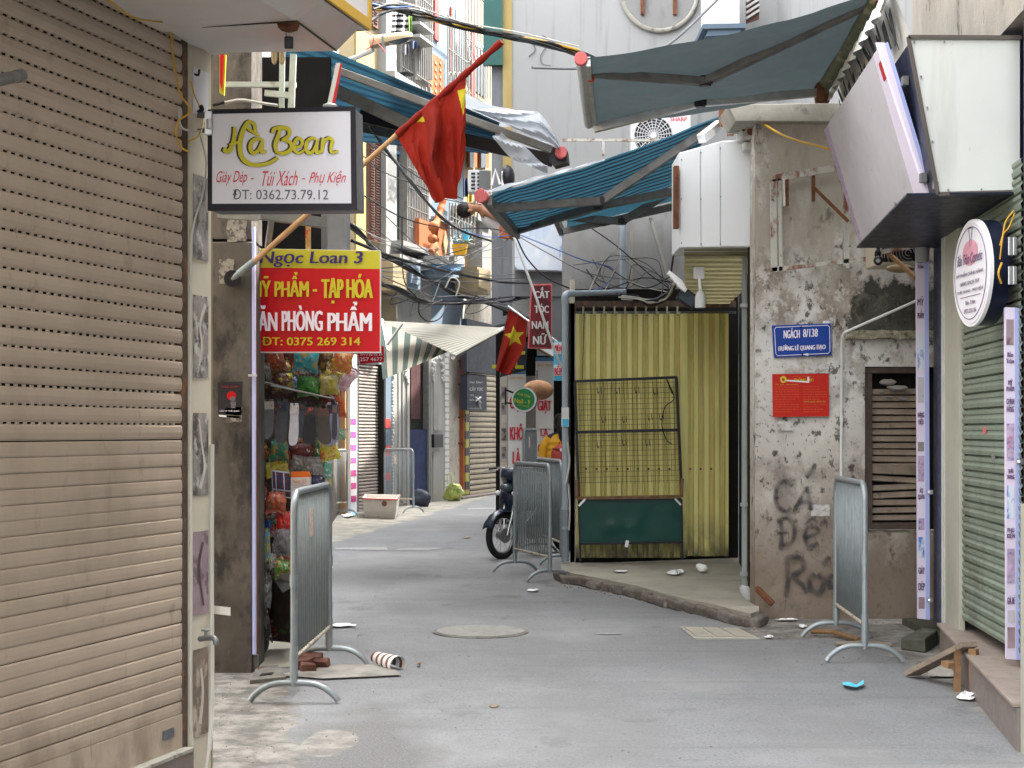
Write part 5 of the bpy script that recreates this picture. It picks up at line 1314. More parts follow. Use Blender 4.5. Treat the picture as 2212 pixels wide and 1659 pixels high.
spray([([(1686, 1124), (1688, 1160), (1686, 1190)], 5), ([(1676, 1128), (1700, 1120), (1716, 1140), (1712, 1168), (1690, 1180)], 5), ([(1678, 1152), (1702, 1150)], 3.5),
       ([(1736, 1162), (1764, 1152), (1766, 1140), (1746, 1138), (1738, 1160), (1748, 1180), (1768, 1172)], 5), ([(1738, 1134), (1754, 1122), (1768, 1130)], 3.5), ([(1770, 1136), (1786, 1122)], 6), ([(1752, 1186), (1753, 1189)], 4)], 'black sprayed letters ĐẺ', 'graffiti')
spray([([(1700, 1206), (1702, 1250), (1696, 1294)], 6), ([(1696, 1204), (1728, 1206), (1734, 1228), (1708, 1246)], 6), ([(1708, 1246), (1730, 1262), (1744, 1282)], 6),
       ([(1762, 1240), (1748, 1252), (1752, 1276), (1772, 1278), (1780, 1256), (1766, 1240)], 7), ([(1776, 1220), (1794, 1202)], 6), ([(1800, 1240), (1792, 1256), (1796, 1276)], 7)], 'black sprayed letters RỐ', 'graffiti')
# pasted ad scraps printed on the wall
for (u0, v0, u1, v1) in ((1738, 786, 1790, 806), (1752, 1090, 1792, 1115), (1680, 910, 1714, 930)):
    mb = MB(); mb.grid(lambda a, b: P(u0 + (u1 - u0) * a + 3 * NZ.noise(V((b * 5, u0, 0))), v0 + (v1 - v0) * b + 3 * NZ.noise(V((a * 6, v0, 0))), YW - .030 - .004 * math.sin(a * 9)), 12, 6)
    mb.build('torn_paper', M('scrap_white', (.55, .54, .52), .9, var=.12, vs=20, layers=[((.28, .25, .22), (26, 26, 26), .52, .6, .8)]), sw)

# blue street plate
bp_ = thing('street_name_sign', 'blue street name plate reading NGÁCH 8/138 ĐƯỜNG LÊ QUANG ĐẠO', 'sign', P(1668, 772, YW - .03))
Yb = YW - .05
mb = MB(); mb.prism([P(1667.5, 703, Yb), P(1795, 698, Yb), P(1797, 767, Yb), P(1672, 773, Yb)], (0, .015, 0)); mb.build('plate', m_blue_sign, bp_, bevel=.003)
mb = MB(); ql = [P(1676, 707, Yb - .002), P(1788, 702.5, Yb - .002), P(1792, 706.5, Yb - .002), P(1793, 759, Yb - .002), P(1789, 763.5, Yb - .002), P(1680, 768.5, Yb - .002), P(1676, 764, Yb - .002), P(1673, 711, Yb - .002)]
mb.tube(ql, .0028, 4, closed=True); mb.build('border_line', m_white_let, bp_)
text('NGÁCH', P(1693, 709, Yb), P(1727, 708, Yb), P(1693, 731, Yb), m_white_let, bp_, bold=.03); text('8/138', P(1735, 711, Yb), P(1766, 710, Yb), P(1735, 728.5, Yb), m_white_let, bp_, bold=.03)
text('ĐƯỜNG LÊ QUANG ĐẠO', P(1681, 745, Yb), P(1783, 741, Yb), P(1681, 761, Yb), m_white_let, bp_, bold=.035)
mb = MB(); mb.prism([P(1732, 765, Yb - .003), P(1746, 763, Yb - .003), P(1746, 769, Yb - .003)], (0, .002, 0)); mb.build('paper_scrap', m_paper, bp_)
mb = MB(); mb.prism([P(1778, 693, Yb + .01), P(1791, 693, Yb + .01), P(1791, 699, Yb + .01), P(1777, 700, Yb + .01)], (0, .003, 0)); mb.build('corner_label', m_paper, bp_)
for (u, v) in ((1731, 706.5), (1733, 765)):
    mb = MB(); mb.cyl(P(u, v, Yb - .001), P(u, v, Yb - .008), .008, 10); mb.build('screw', m_navy, bp_)
# red notice
rn = thing('red_notice', 'red notice board with yellow emblem and lines of text', 'notice', P(1669, 900, YW - .03))
mb = MB(); mb.prism([P(1668.5, 808, Yb), P(1790, 807, Yb), P(1791, 899, Yb), P(1670, 901, Yb)], (0, .012, 0)); mb.build('board', m_red_sign, rn)
text('THÔNG BÁO', P(1715, 816, Yb), P(1757, 816, Yb), P(1715, 824, Yb), m_yellow, rn, bold=.03); text('CÔNG AN PHƯỜNG', P(1712, 812, Yb), P(1758, 812, Yb), P(1712, 814, Yb), m_orange_let, rn)
mb = MB(); mb.cyl(P(1692, 820, Yb), P(1692, 820, Yb - .004), .026, 16); mb.build('emblem', m_yellow, rn)
mb = MB(); mb.cyl(P(1692, 820, Yb - .004), P(1692, 820, Yb - .006), .012, 10); mb.build('emblem_centre', m_red_sign, rn)
mb = MB(); mb.prism([P(1696, 820, Yb - .004), P(1744, 823, Yb - .004), P(1744, 814, Yb - .006), P(1748, 814, Yb - .006), P(1748, 827, Yb - .004), P(1694, 823, Yb - .004)], (0, .002, 0)); mb.build('tape', m_paper, rn)
random.seed(9)
W_ = 'người dân khi có việc cần liên hệ công an phường theo số điện thoại trực ban để được hướng dẫn giải quyết kịp thời xin thông báo an ninh trật tự'.split()
mbx = []
for c_, (x0, x1) in enumerate(((1674, 1726), (1735, 1786))):
    for i in range(11):
        v = 834 + i * 5.4
        if c_ == 1 and i == 6: continue
        txt = ' '.join(random.choice(W_) for _ in range(random.choice((6, 7, 8))))
        text(txt, P(x0, v, Yb), P(x1 - random.choice((0, 0, 8, 16)), v, Yb), P(x0, v + 3.0, Yb), m_orange_let, rn, off=.002)
text('TRỰC BAN HÌNH SỰ', P(1735, 866, Yb), P(1783, 866, Yb), P(1735, 869.5, Yb), m_yellow, rn, bold=.02); text('Tố giác tội phạm', P(1674, 829, Yb), P(1724, 829, Yb), P(1674, 832, Yb), m_yellow, rn)
# white conduit
cd = thing('white_conduit', 'thin white pipe running down the stained wall and up to the right', 'pipe', P(1818, 1045, YW))
mb = MB(); mb.tube(cr([P(1990, 645, YW - .16), P(1900, 685, YW - .16), P(1834, 714, YW - .15), P(1822, 722, YW - .14), P(1818.5, 740, YW - .10), P(1818, 780, YW - .06)], 5) + [P(1817.5, 905, YW - .05)], .0105, 10); mb.build('upper_pipe', m_conduit, cd, smooth=True)
mb = MB(); mb.tube([P(1817.5, 905, YW - .05), P(1816, 1120, YW - .05)], .0105, 10); mb.build('lower_pipe', m_conduit, cd, smooth=True)
mb = MB(); mb.cyl(P(1817.5, 898, YW - .05), P(1817.5, 912, YW - .05), .015, 10); mb.build('coupling', m_conduit, cd)
# rusty frame
rf = thing('rusty_sign_frame', 'rusty empty steel sign frame on the stained wall', 'frame', P(1668, 590, YW - .1))
Yf = YW - .25
for a_, b__, w_ in (((1668, 386), (1812, 362), .05), ((1670, 388), (1672, 588), .045), ((1683, 386), (1686, 586), .028), ((1667, 583), (1900, 556), .03), ((1828, 364), (1830, 580), .022), ((1822, 366), (1824, 575), .016)):
    mb = MB(); mb.beam(P(*a_, Yf), P(*b__, Yf), .03, w_); mb.build('bar', m_rustwhite, rf)
for (u, v0, v1) in ((1700, 388, 445), (1757, 380, 435)):
    mb = MB(); mb.beam(P(u, v0, Yf - .01), P(u, v1, Yf - .01), .045, .02); mb.build('hanger', m_rust, rf)
mb = MB(); mb.beam(P(1755, 402, Yf - .1), P(1832, 478, Yf - .2), .025, .025); mb.build('brace', m_rust, rf)
mb = MB(); mb.beam(P(1900, 530, Yf - .3), P(1978, 600, Yf - .6), .028, .028); mb.build('brace', m_wood_or, rf)
mb = MB(); mb.beam(P(1692, 387, Yf), P(1694, 445, Yf), .045, .012); mb.build('white_plate', m_white, rf)
# leaning rusty plank bottom left of the wall
t = thing('rusty_angle_iron', 'short rusty iron leaning at the foot of the wall corner', 'iron bar', P(1668, 1300, YW - .2))
mb = MB(); mb.beam(P(1634, 1268, YW - .25), P(1668, 1304, YW - .3), .05, .02); mb.beam(P(1636, 1272, YW - .22), P(1670, 1306, YW - .25), .02, .05); mb.build('bar', m_rust, t)
t = thing('plastic_bottle', 'crushed clear plastic bottle hanging at the foot of the grey post', 'bottle', P(1612, 1290, 11.9))
mb = MB(); c = P(1614, 1280, 11.9); mb.tube([c + V((-.05, 0, .05)), c + V((-.02, 0, .02)), c + V((.02, 0, -.03)), c + V((.05, 0, -.05))], [.02, .045, .045, .03], 12); mb.build('body', m_clearbag, t, smooth=True)

# ================================================================== RIGHT SHOP
rsb = thing('cosmetics_shop', 'right shop with green roller shutter and cream pilaster', 'building', PR(2075, 1340))
def rbx(mb, u0, u1, z0, z1, o0, o1):
    a = PR(u0, 930); b = PR(u1, 930); n = V((-.996, .09, 0)); a.z = b.z = z0
    mb.prism([a + n * o0, b + n * o0, b + n * o1, a + n * o1], (0, 0, z1 - z0))
def rpart(nm, mat, par, boxes, **k):
    mbs = []
    for b in boxes: m_ = MB(); rbx(m_, *b); mbs.append(m_)
    return fsplit(nm, mat, par, mbs, **k)
def rx(Y): return 1.9 + .09 * Y
# mass of the building: behind and above
mb = MB(); mb.prism([V((rx(10.9) + .02, 10.9, 3.6)), V((rx(-8) + .02, -8, 3.6)), V((9, -8, 3.6)), V((9, 10.9, 3.6))], (0, 0, 7.9)); mb.build('upper_storey', m_wall_upper, rsb)
mb = MB(); mb.prism([V((rx(11.3) + .35, 11.3, 0)), V((rx(-8) + .35, -8, 0)), V((6, -8, 0)), V((6, 11.3, 0))], (0, 0, 3.55)); mb.build('interior', m_dark, rsb)
rpart('pilaster', m_pilaster, rsb, [(2030, 2065, .2, 2.9, -.055, -.02)], bevel=.004)
rpart('pilaster_trim', m_grille, rsb, [(2029, 2031, .2, 2.9, -.03, -.012), (2034, 2035, .2, 2.9, -.02, -.014)])
rpart('side_panel', m_navy, rsb, [(1985, 2034, .12, 2.9, -.35, -.10)])
rpart('edge_panel', m_navy, rsb, [(2211, 2300, -.05, 3.6, -.2, .0)])
shr = thing('roller_shutter', None, None); shr.parent = rsb; shr.matrix_basis = Matrix.Identity(4); WM[shr.name] = wmat(rsb).copy()
rpart('guide_rail', m_frame_black, shr, [(2064, 2068, .28, 2.9, -.10, -.055)])
a = PR(2063, 930, -.05); b = PR(2190, 930, -.05); L = (b - a).length
hs = .0925
def greenprof(L):
    mm = MB(); pr = [(.010, 0), (-.010, .006), (-.016, .030), (-.006, .042), (-.004, .052), (-.013, .060), (-.014, .080), (.006, .087), (.014, .0925)]
    for i in range(len(pr) - 1):
        (y0, z0), (y1, z1) = pr[i], pr[i + 1]
        mm.quad((0, y0, z0), (L, y0, z0), (L, y1, z1), (0, y1, z1))
    return mm
fm = frame((0, 0, 0), V((b.x - a.x, b.y - a.y, 0)))
yd = V((fm[0][1], fm[1][1], 0)); flip = yd.dot(V((-1, 0, 0))) > 0
mm = greenprof(L)
if flip:
    for q in mm.v: q.y = -q.y
gme = mm.mesh('slat_green'); gme.materials.append(m_green_slat)
# local y negative must face the street
z = .285
while z < 2.85:
    piece('slat', gme, shr, frame(V((a.x, a.y, z)), V((b.x - a.x, b.y - a.y, 0)))); z += hs
# end clips and stickers on the shutter
for (u, v, mt, nm) in ((2127, 953, m_photo, 'sticker'), (2132, 926, m_cap, 'sticker')): 
    pass
for i in range(20):
    mb = MB(); c = PR(2067, 930, -.055); c.z = .33 + i * hs; mb.box(c, (.02, .03, .03)); mb.build('end_lock', m_frame_black, shr)
for (u, v, mt) in ((2132, 988, m_dkgrey), (2114, 930, m_cap), (2166, 772, m_sign_yel)):
    c = PR(u, v, -.034); mb = MB(); mb.box(c, (.004, .05, .04)); mb.build('sticker', mt, shr)
# threshold step
zs = .22
o1 = G(2150, 1470, zs); o2 = G(2030, 1345, zs); d_ = (o2 - o1); d_.z = 0; d_ = d_.normalized()
oa = o1 - d_ * .62; ob = o2
mb = MB(); mb.prism([oa + V((.015, -.004, -.3)), oa + V((.6, -.004, -.3)), oa + V((.6, -1.6, -.3)), oa + V((.015 - .16, -1.6, -.3))], (0, 0, 1.2)); mb.build('pier', m_pilaster, rsb)
mb = MB(); mb.prism([oa - V((0, 0, zs)), ob - V((0, 0, zs)), ob + V((.9, .0, -zs)), oa + V((.9, 0, -zs))], (0, 0, zs - .022)); mb.build('step_riser', m_stone, rsb)
mb = MB(); n_ = V((-.02, 0, 0)); mb.prism([oa + n_ - V((0, 0, .02)), ob + n_ - V((0, 0, .02)), ob + V((.9, .0, -.02)), oa + V((.9, 0, -.02))], (0, 0, .02)); mb.build('step_tread', M('step_tread', (.30, .245, .21), .5, var=.1, vs=8, layers=[((.2, .17, .15), (9, 9, 9), .5, .68, .6)]), rsb, bevel=.004)
mb = MB(); mb.prism([V((rx(11.3), 11.25, 0)), V((rx(10.2) + .1, 10.2, 0)), V((4, 10.2, 0)), V((4, 11.25, 0))], (0, 0, .05)); mb.build('rubble_base', m_rock, rsb)
# fascia above : soffit
mb = MB(); mb.prism([V((2.10, 8.0, 2.70)), V((2.36, 10.3, 2.70)), V((3.6, 10.3, 2.70)), V((3.4, 7.9, 2.70))], (0, 0, .012)); mb.build('soffit', m_navy, rsb)
# box sign side (white trapezoid) and slanted frame
fx = thing('white_fascia_box', 'large white boxed sign end above the oval cosmetics sign', 'sign box', P(2030, 415, 8.0))
Yx = 8.0
mb = MB(); mb.prism([P(1966, 84, Yx), P(2203, 84, Yx), P(2203, 412, Yx), P(2029, 416, Yx)], (0, .02, 0)); mb.build('end_panel', m_box_white, fx)
mb = MB()
for a_, b__ in (((1962, 80), (2026, 420)), ((2026, 419), (2206, 414)), ((1962, 80), (2206, 81))):
    mb.beam(P(*a_, Yx - .01), P(*b__, Yx - .01), .02, .014, up=(0, 1, 0))
mb.build('edge_angle', M('edge_angle', (.11, .095, .085), .6, var=.2), fx)
for (u, v) in ((1975, 90), (1990, 165), (2003, 232), (2014, 305), (2026, 395), (2048, 410), (2120, 409), (2192, 408), (2040, 90)):
    mb = MB(); mb.cyl(P(u, v, Yx - .002), P(u, v, Yx - .016), .0055, 8); mb.build('screw', m_galv_bar, fx)
q = lambda u, v, Y: P(u, v, Y)
TLn, BLn = P(1966, 84, Yx), P(2029, 416, Yx)
dY = 2.2; sh_ = V((.20, dY, 0))
mb = MB(); mb.prism([TLn + V((.01, .02, 0)), BLn + V((.01, .02, 0)), BLn + V((1.2, .02, 0)), TLn + V((1.2, .02, 0))], sh_); mb.build('box_core', m_navy, fx)
for k in (.12, .5, .88):
    mb = MB(); p0 = TLn.lerp(BLn, .2) + sh_ * k; p1 = TLn.lerp(BLn, .2) + sh_ * k + V((-.03, 0, .0)); mb.beam(p0, p1, .05, .05); mb.build('standoff', m_steel, fx); mb = MB(); p0 = TLn.lerp(BLn, .85) + sh_ * k; mb.beam(p0, p0 + V((-.03, 0, 0)), .05, .05); mb.build('standoff', m_steel, fx)
mb = MB(); mb.box(P(2024, 395, Yx + .05), (.03, .06, .06)); mb.build('bracket', m_galv, fx)
lb = thing('tilted_signboard', 'dusty lilac tilted signboard hanging over the street', 'sign', P(2005, 420, 8.3))
nb4 = [P(1905, 95, 8.3), P(2004, 422, 8.3), P(1862, 530, 10.56), P(1783, 280, 10.65)]
nn = (nb4[1] - nb4[0]).cross(nb4[3] - nb4[0]).normalized()
if nn.x > 0: nn = -nn
mb = MB(); mb.prism([p - nn * .035 for p in nb4], nn * .034); mb.build('backing', m_lilac_edge, lb)
def ins(a, b, c, d, e):   # inset quad
    cc = (a + b + c + d) / 4; return [p.lerp(cc, e) for p in (a, b, c, d)]
mb = MB(); mb.prism(nb4, nn * .008); mb.build('face', m_lilac_board, lb)
# lilac printed borders along near and far edges
def bi(s, t): return nb4[0].lerp(nb4[1], t).lerp(nb4[3].lerp(nb4[2], t), s)
mb = MB(); mb.prism([bi(.0, 0), bi(.0, 1), bi(.12, 1), bi(.10, 0)], nn * .010); mb.build('print_border', m_lilac, lb)
mb = MB(); mb.prism([bi(.93, 0), bi(.96, 1), bi(1, 1), bi(1, 0)], nn * .010); mb.build('print_border', m_print, lb)
mb = MB(); mb.prism([bi(.035, .08), bi(.035, .2), bi(.07, .2), bi(.07, .08)], nn * .012); mb.build('red_mark', m_sign_red, lb)
mb = MB(); mb.prism([P(1890, 92, 8.3), P(1905, 92, 8.3), P(2005, 423, 8.3), P(1999, 424, 8.3)], (.012, -.006, 0)); 
o = mb.build('edge_highlight', m_lilac, lb)
# lilac vertical strips
vs1 = thing('vertical_price_panel', 'tall lilac printed panel left of the navy gap', 'sign', PR(1985, 1335))
def strip(t, u0, u1, u2, v0, v1, Y0, items):
    # face towards camera between u0..u1, blue edge u1..u2
    mb = MB(); mb.prism([P(u0, v0, Y0), P(u1, v0, Y0), P(u1 + 3, v1, Y0), P(u0 + 3, v1 - 2, Y0)], (.003, .03, 0)); mb.build('face', m_lilac, t)
    mb = MB(); mb.prism([P(u1, v0, Y0), P(u2, v0 + 2, Y0), P(u2 + 3, v1 + 1, Y0), P(u1 + 3, v1, Y0)], (.003, .03, 0)); mb.build('edge', m_lilac_edge, t)
    for (va, vb, mt, m_) in items:
        x0, x1 = u0 + 2.5 + 3 * (va - v0) / (v1 - v0), u1 - 2.5 + 3 * (va - v0) / (v1 - v0)
        if isinstance(mt, str): text(mt, P(x0, va, Y0 - .002), P(x1, va, Y0 - .002), P(x0, vb, Y0 - .002), m_, t, bold=.03, off=.002)
        else:
            mb = MB(); mb.prism([P(x0, va, Y0 - .001), P(x1, va, Y0 - .001), P(x1, vb, Y0 - .001), P(x0, vb, Y0 - .001)], (0, -.002, 0)); mb.build('picture', mt, t)
strip(vs1, 1979, 1997, 2006, 536, 1338, 10.5, [(560, 580, 'Bảo\nTrâm', m_print_txt), (640, 660, 'MỸ', m_print_txt), (668, 688, 'PHẨM', m_print_txt), (718, 800, m_bluefilm, 0), (815, 870, m_lilac_board, 0), (888, 920, 'HÀNG\nHIỆU', m_print_txt), (955, 975, m_photo, 0), (985, 1040, m_print, 0), (1052, 1080, 'ÁO\nQUẦN', m_print_txt), (1120, 1145, m_print, 0), (1160, 1205, m_bluefilm, 0), (1222, 1240, 'GIÀY', m_print_txt), (1255, 1275, 'DÉP', m_print_txt), (1290, 1315, m_photo_l, 0)])
vs2 = thing('vertical_price_panel', 'lilac printed panel at the right edge beyond the green shutter', 'sign', PR(2190, 1430))
strip(vs2, 2171, 2192, 2202, 664, 1425, 7.85, [(690, 745, m_photo_l, 0), (760, 785, 'Bảo\nTrâm', m_print_txt), (818, 845, 'MỸ\nPHẨM', m_print_txt), (858, 890, 'CHÍNH\nHÃNG', m_print_txt), (915, 995, m_print, 0), (1010, 1035, 'THỜI\nTRANG', m_print_txt), (1048, 1120, m_bluefilm, 0), (1140, 1165, 'PHỤ\nKIỆN', m_print_txt), (1185, 1260, m_print, 0), (1285, 1305, 'GIÁ RẺ', m_print_txt), (1318, 1345, m_lilac_board, 0), (1355, 1400, m_photo_l, 0)])
for (t, u, v, Y) in ((vs1, 2009, 1063, 10.45), (vs1, 2009, 1296, 10.45), (vs2, 2203, 997, 7.8)):
    mb = MB(); mb.box(P(u, v, Y), (.035, .02, .03)); mb.cyl(P(u - 2, v, Y - .01), P(u - 2, v, Y - .025), .008, 8); mb.build('clip', m_alu, t)
# oval cosmetics sign: disc seen at an angle
ov = thing('oval_sign', 'round white light sign with pink centre seen edge on above the green shutter', 'sign', P(2104, 590, 8.1))
c = P(2098, 590, 8.1); nd = V((-.66, -.75, 0)).normalized()
rr = .288
# choose normal so that its apparent width matches
thx = math.acos(.33); vd = V((c.x, c.y, 0)).normalized()
nd = -(Matrix.Rotation(-thx, 3, 'Z') @ vd); 
if nd.x > 0: nd = -(Matrix.Rotation(thx, 3, 'Z') @ vd)
mb = MB(); mb.cyl(c - nd * .11, c - nd * .02, rr * .98, 56); mb.build('drum', m_navy, ov, smooth=True)
mb = MB(); mb.cyl(c - nd * .02, c, rr, 56); mb.build('rim', m_white, ov, smooth=True)
mb = MB(); mb.cyl(c, c + nd * .004, rr * .95, 56); mb.build('face', m_sign_face, ov)
xd = V((-nd.y, nd.x, 0))
def od(a, b, o=.006): return c + xd * a * rr + V((0, 0, b * rr)) + nd * o
ring = [od(math.cos(k * math.pi / 24) * .86, math.sin(k * math.pi / 24) * .86) for k in range(48)]
mb = MB(); mb.tube(ring, .0022, 4, closed=True); mb.build('face_ring', m_print_txt, ov)
m_blush = M('blush_pink', (.62, .30, .38), .5, var=.2, vs=9)
mb = MB(); 
qp = [od(math.cos(k * math.pi / 12) * .42, .38 + math.sin(k * math.pi / 12) * .24, .0055) for k in range(24)]; mb.prism(qp, nd * .0008); mb.build('blush', m_blush, ov)
def ot(s, x0, x1, zt_, zb_, **k): text(s, od(x0, zt_), od(x1, zt_), od(x0, zb_), k.pop('mat', m_print_txt), ov, off=.003, **k)
ot('Bảo Trâm Cosmetic', -.68, .68, .40, .18, shear=.35, bold=.01); ot('MỸ PHẨM CHÍNH HÃNG', -.72, .72, .06, -.04, bold=.035); ot('HÀNG XÁCH TAY', -.52, .52, -.12, -.21, bold=.035); ot('THỜI TRANG - PHỤ KIỆN', -.70, .70, -.28, -.37, bold=.03); ot('Bảo Trâm', -.22, .30, -.50, -.58, bold=.02); ot('0973.222.136', -.30, .34, -.66, -.74, bold=.02)
mb = MB(); mb.tube([od(-.55, -.43), od(.55, -.43)], .0018, 4); mb.tube([od(-.08, .84), od(.12, .84), od(.05, .62), od(-.02, .62), od(-.08, .84)], .002, 4); mb.tube([od(-.04, .62), od(-.02, .50), od(.06, .50), od(.06, .62)], .002, 4); mb.build('logo_lines', m_print_txt, ov)
for v in (500, 545, 590):
    pass
mb = MB(); c1 = c - nd * .11; mb.beam(c1 + V((0, 0, .12)), P(2190, 515, 7.95), .02, .02); mb.beam(c1 + V((0, 0, -.08)), P(2190, 580, 7.95), .02, .02); mb.beam(P(2168, 500, 7.9), P(2168, 600, 7.9), .05, .02); mb.build('bracket', m_frame_black, ov)
for v in (532, 595):
    mb = MB(); mb.box(P(2184, v, 7.75), (.03, .012, .095)); mb.beam(P(2192, v - 20, 7.75), P(2192, v + 20, 7.75), .015, .02); mb.build('hinge_plate', m_alu, ov, bevel=.003)
mb = MB(); mb.tube(cr([P(2190, 455, 7.7), P(2172, 480, 7.72), P(2165, 520, 7.72), P(2160, 560, 7.74)], 6), .004, 6); mb.tube(cr([P(2192, 460, 7.7), P(2180, 490, 7.72), P(2168, 505, 7.72), P(2160, 530, 7.74)], 6), .004, 6); mb.tube(cr([P(2164, 568, 7.74), P(2157, 590, 7.72), P(2163, 612, 7.74)], 6), .006, 6); mb.build('wire', m_cable_y, ov, smooth=True)
# ornamental valance + big dark awning ------------------------------------------------
def awning_arm(a, k, b, par, w_=.05, h_=.035, mat=None):
    mat = mat or m_arm
    mb = MB(); mb.beam(a, k, w_, h_); mb.build('arm', mat, par, bevel=.004)
    mb = MB(); mb.beam(k, b, w_, h_); mb.build('arm', mat, par, bevel=.004)
    mb = MB(); mb.cyl(k + V((0, 0, -.035)), k + V((0, 0, .035)), .04, 12); mb.box(k, (.09, .08, .05)); mb.build('elbow', m_frame_black, par)
aw = thing('awning', 'large dark green retractable awning at the top with ribbed red cap roller', 'awning', P(1250, 130, 9.5), 'retractable awnings')
fnear, ffar = P(1255, 128, 9.5), P(1272, 268, 11.4)
bnear, bfar = P(1893, -12, 9.3), P(1772, 188, 11.3)
def fab(a, b, sag=.05):
    p = ffar.lerp(fnear, b).lerp(bfar.lerp(bnear, b), a); p.z -= sag * math.sin(math.pi * a) + .022 * NZ.noise(V((a * 5, b * 3, 1))) + .006 * NZ.noise(V((a * 16, b * 9, 2))) + .008 * math.sin(b * 34 + 3 * a) * math.sin(math.pi * a); return p
mb = MB(); mb.grid(lambda a, b: fab(a, b) + V((0, 0, .0)), 24, 24); mb.build('fabric', m_fabric_green, aw, smooth=True)
d0 = (ffar - fnear).normalized()
mb = MB(); mb.tube([fnear + d0 * .02, ffar], .036, 16); mb.build('front_tube', m_alu, aw, smooth=True)
mb = MB(); mb.beam(fnear + V((.045, .02, -.01)), ffar + V((.045, 0, -.01)), .03, .06); mb.build('front_bar', m_alu, aw)
mb = MB(); mb.cyl(fnear - d0 * .03, fnear + d0 * .02, .042, 24); mb.build('end_cap', m_cap, aw, bevel=.006)
mb = MB(); mb.cyl(P(1276, 146, 9.9), P(1277, 176, 9.9), .02, 10)
for k in range(5): mb.cyl(P(1276, 149 + k * 6, 9.9), P(1276, 151 + k * 6, 9.9), .026, 10)
mb.build('red_clamp', m_redtape, aw)
awning_arm(P(1275, 158, 9.9), P(1523, 176, 10.2), P(1890, 2, 9.5), aw, .07, .05)
awning_arm(P(1283, 278, 11.3), P(1512, 222, 11.0), P(1768, 200, 11.2), aw, .05, .06, m_alu)
mb = MB(); mb.prism([P(1283, 196, 10.9), P(1376, 194, 10.9), P(1376, 206, 10.9), P(1292, 208, 10.9)], (0, .004, 0)); mb.build('printed_scrap', M('scrap_print', (.5, .5, .52), .6, var=.2, vs=9, layers=[((.5, .1, .1), (9, 9, 9), .52, .58, .9), ((.1, .12, .25), (16, 16, 16), .56, .6, .9)]), aw)
mb = MB(); mb.tube([bfar + V((.02, 0, .0)), bnear + V((.02, 0, 0))], .055, 16); mb.build('roller', M('roller_mossy', (.13, .14, .09), .8, var=.3, vs=9, layers=[((.3, .3, .2), (12, 4, 4), .54, .6, .7)]), aw, smooth=True)
mb = MB(); mb.box(bnear + V((.03, -.05, .0)), (.10, .06, .12)); mb.build('wall_bracket', m_rust, aw); mb = MB(); mb.box(bfar + V((.02, .03, -.03)), (.10, .06, .16)); mb.beam(P(1770, 160, 11.2), P(1770, 215, 11.2), .12, .05); mb.build('wall_bracket', m_rust, aw)
# valance : scalloped cloth with motifs hanging along the wall line
vb = thing('scalloped_valance', 'white scalloped cloth valance with dark leaf pattern beside the tilted board', 'valance', P(1900, 60, 9.2))
va0, va1 = P(1925, -30, 8.4), P(1808, 175, 11.2)
nv = 7
def vpt(s, t):
    top = va0.lerp(va1, s)
    scal = .30 + .07 * abs(math.sin(math.pi * s * nv))
    return top + V((-.03 * math.sin(s * 40) * t + .12 * t, 0, -scal * t))
mb = MB(); mb.grid(vpt, 84, 8); mb.build('cloth', m_valance, vb, smooth=True)
nv2 = 8
for i in range(nv2):
    s_0 = (i + .1) / nv2; k = 1.0 / nv2
    for (sa_, sb_, ta, tb, sk) in ((.04, .20, .34, .86, .10), (.46, .58, .22, .58, -.08), (.70, .82, .45, .88, .08)):
        qd = [vpt(s_0 + k * sa_, ta), vpt(s_0 + k * sb_, ta + .06), vpt(s_0 + k * (sb_ + sk), tb), vpt(s_0 + k * (sa_ + sk), tb - .05)]
        mb = MB(); mb.prism([p + V((-.035, -.012, 0)) for p in qd], V((-.004, -.002, 0))); mb.build('leaf_motif', m_valance_d, vb)

mb = MB(); mb.grid(lambda a, b: V((va0.lerp(va1, a).x - .02 - .05 * b + .02 * math.sin(a * 60), va0.lerp(va1, a).y - .02, va0.lerp(va1, a).z - .02 - .13 * b)), 60, 3); mb.build('cloth_fold', m_valance, vb, smooth=True)

# ================================================================== BLUE AWNINGS
m_fabric_navy = translucent(M('awning_navy', (.022, .075, .125), .6, var=.15, vs=2), (.03, .11, .17), .10)
m_fabric_blue2 = translucent(M('awning_blue_dark', (.008, .03, .052), .55, var=.12, vs=2), (.02, .07, .12), .08)

ab = thing('awning', 'blue corrugated retractable awning in the middle left of the white box', 'awning', P(1040, 425, 12.5), 'retractable awnings')
fn2, ff2, bn2, bf2 = P(1042, 424, 12.5), P(1108, 503, 14.8), P(1556, 250, 12.7), P(1462, 396, 14.9)
def fab2(a, b):
    p = ff2.lerp(fn2, b).lerp(bf2.lerp(bn2, b), a)
    p.z += .018 * 0.35 * math.sin(b * 2 * math.pi * 15) - .04 * math.sin(math.pi * a) + .02 * math.sin(a * 31 + b * 5) * max(0, .25 - a) * 4 * b + .018 * NZ.noise(V((a * 6, b * 2, 4)))
    return p
mb = MB(); mb.grid(fab2, 30, 144, mif=lambda a, b: 1 if (b * 15) % 1 < .45 else 0); mb.build('fabric', [m_fabric_blue, m_fabric_blue2], ab, smooth=True)
d0 = (ff2 - fn2).normalized()
mb = MB(); mb.tube([fn2 + d0 * .02 , ff2], .045, 14); mb.build('front_tube', m_arm, ab, smooth=True)
mb = MB(); mb.cyl(fn2 - d0 * .04 + V((-.01, 0, -.0)), fn2 + d0 * .02, .058, 24); mb.build('end_cap', m_cap, ab, bevel=.006)
mb = MB(); mb.beam(fn2 + V((.06, .02, -.03)), ff2 + V((.05, 0, -.02)), .04, .08); mb.build('front_bar', m_arm, ab)
awning_arm(P(1068, 450, 12.8), P(1300, 434, 13.0), P(1556, 262, 12.8), ab, .07, .07)
awning_arm(P(1110, 500, 14.7), P(1292, 446, 14.0), P(1462, 412, 13.9), ab, .06, .07)
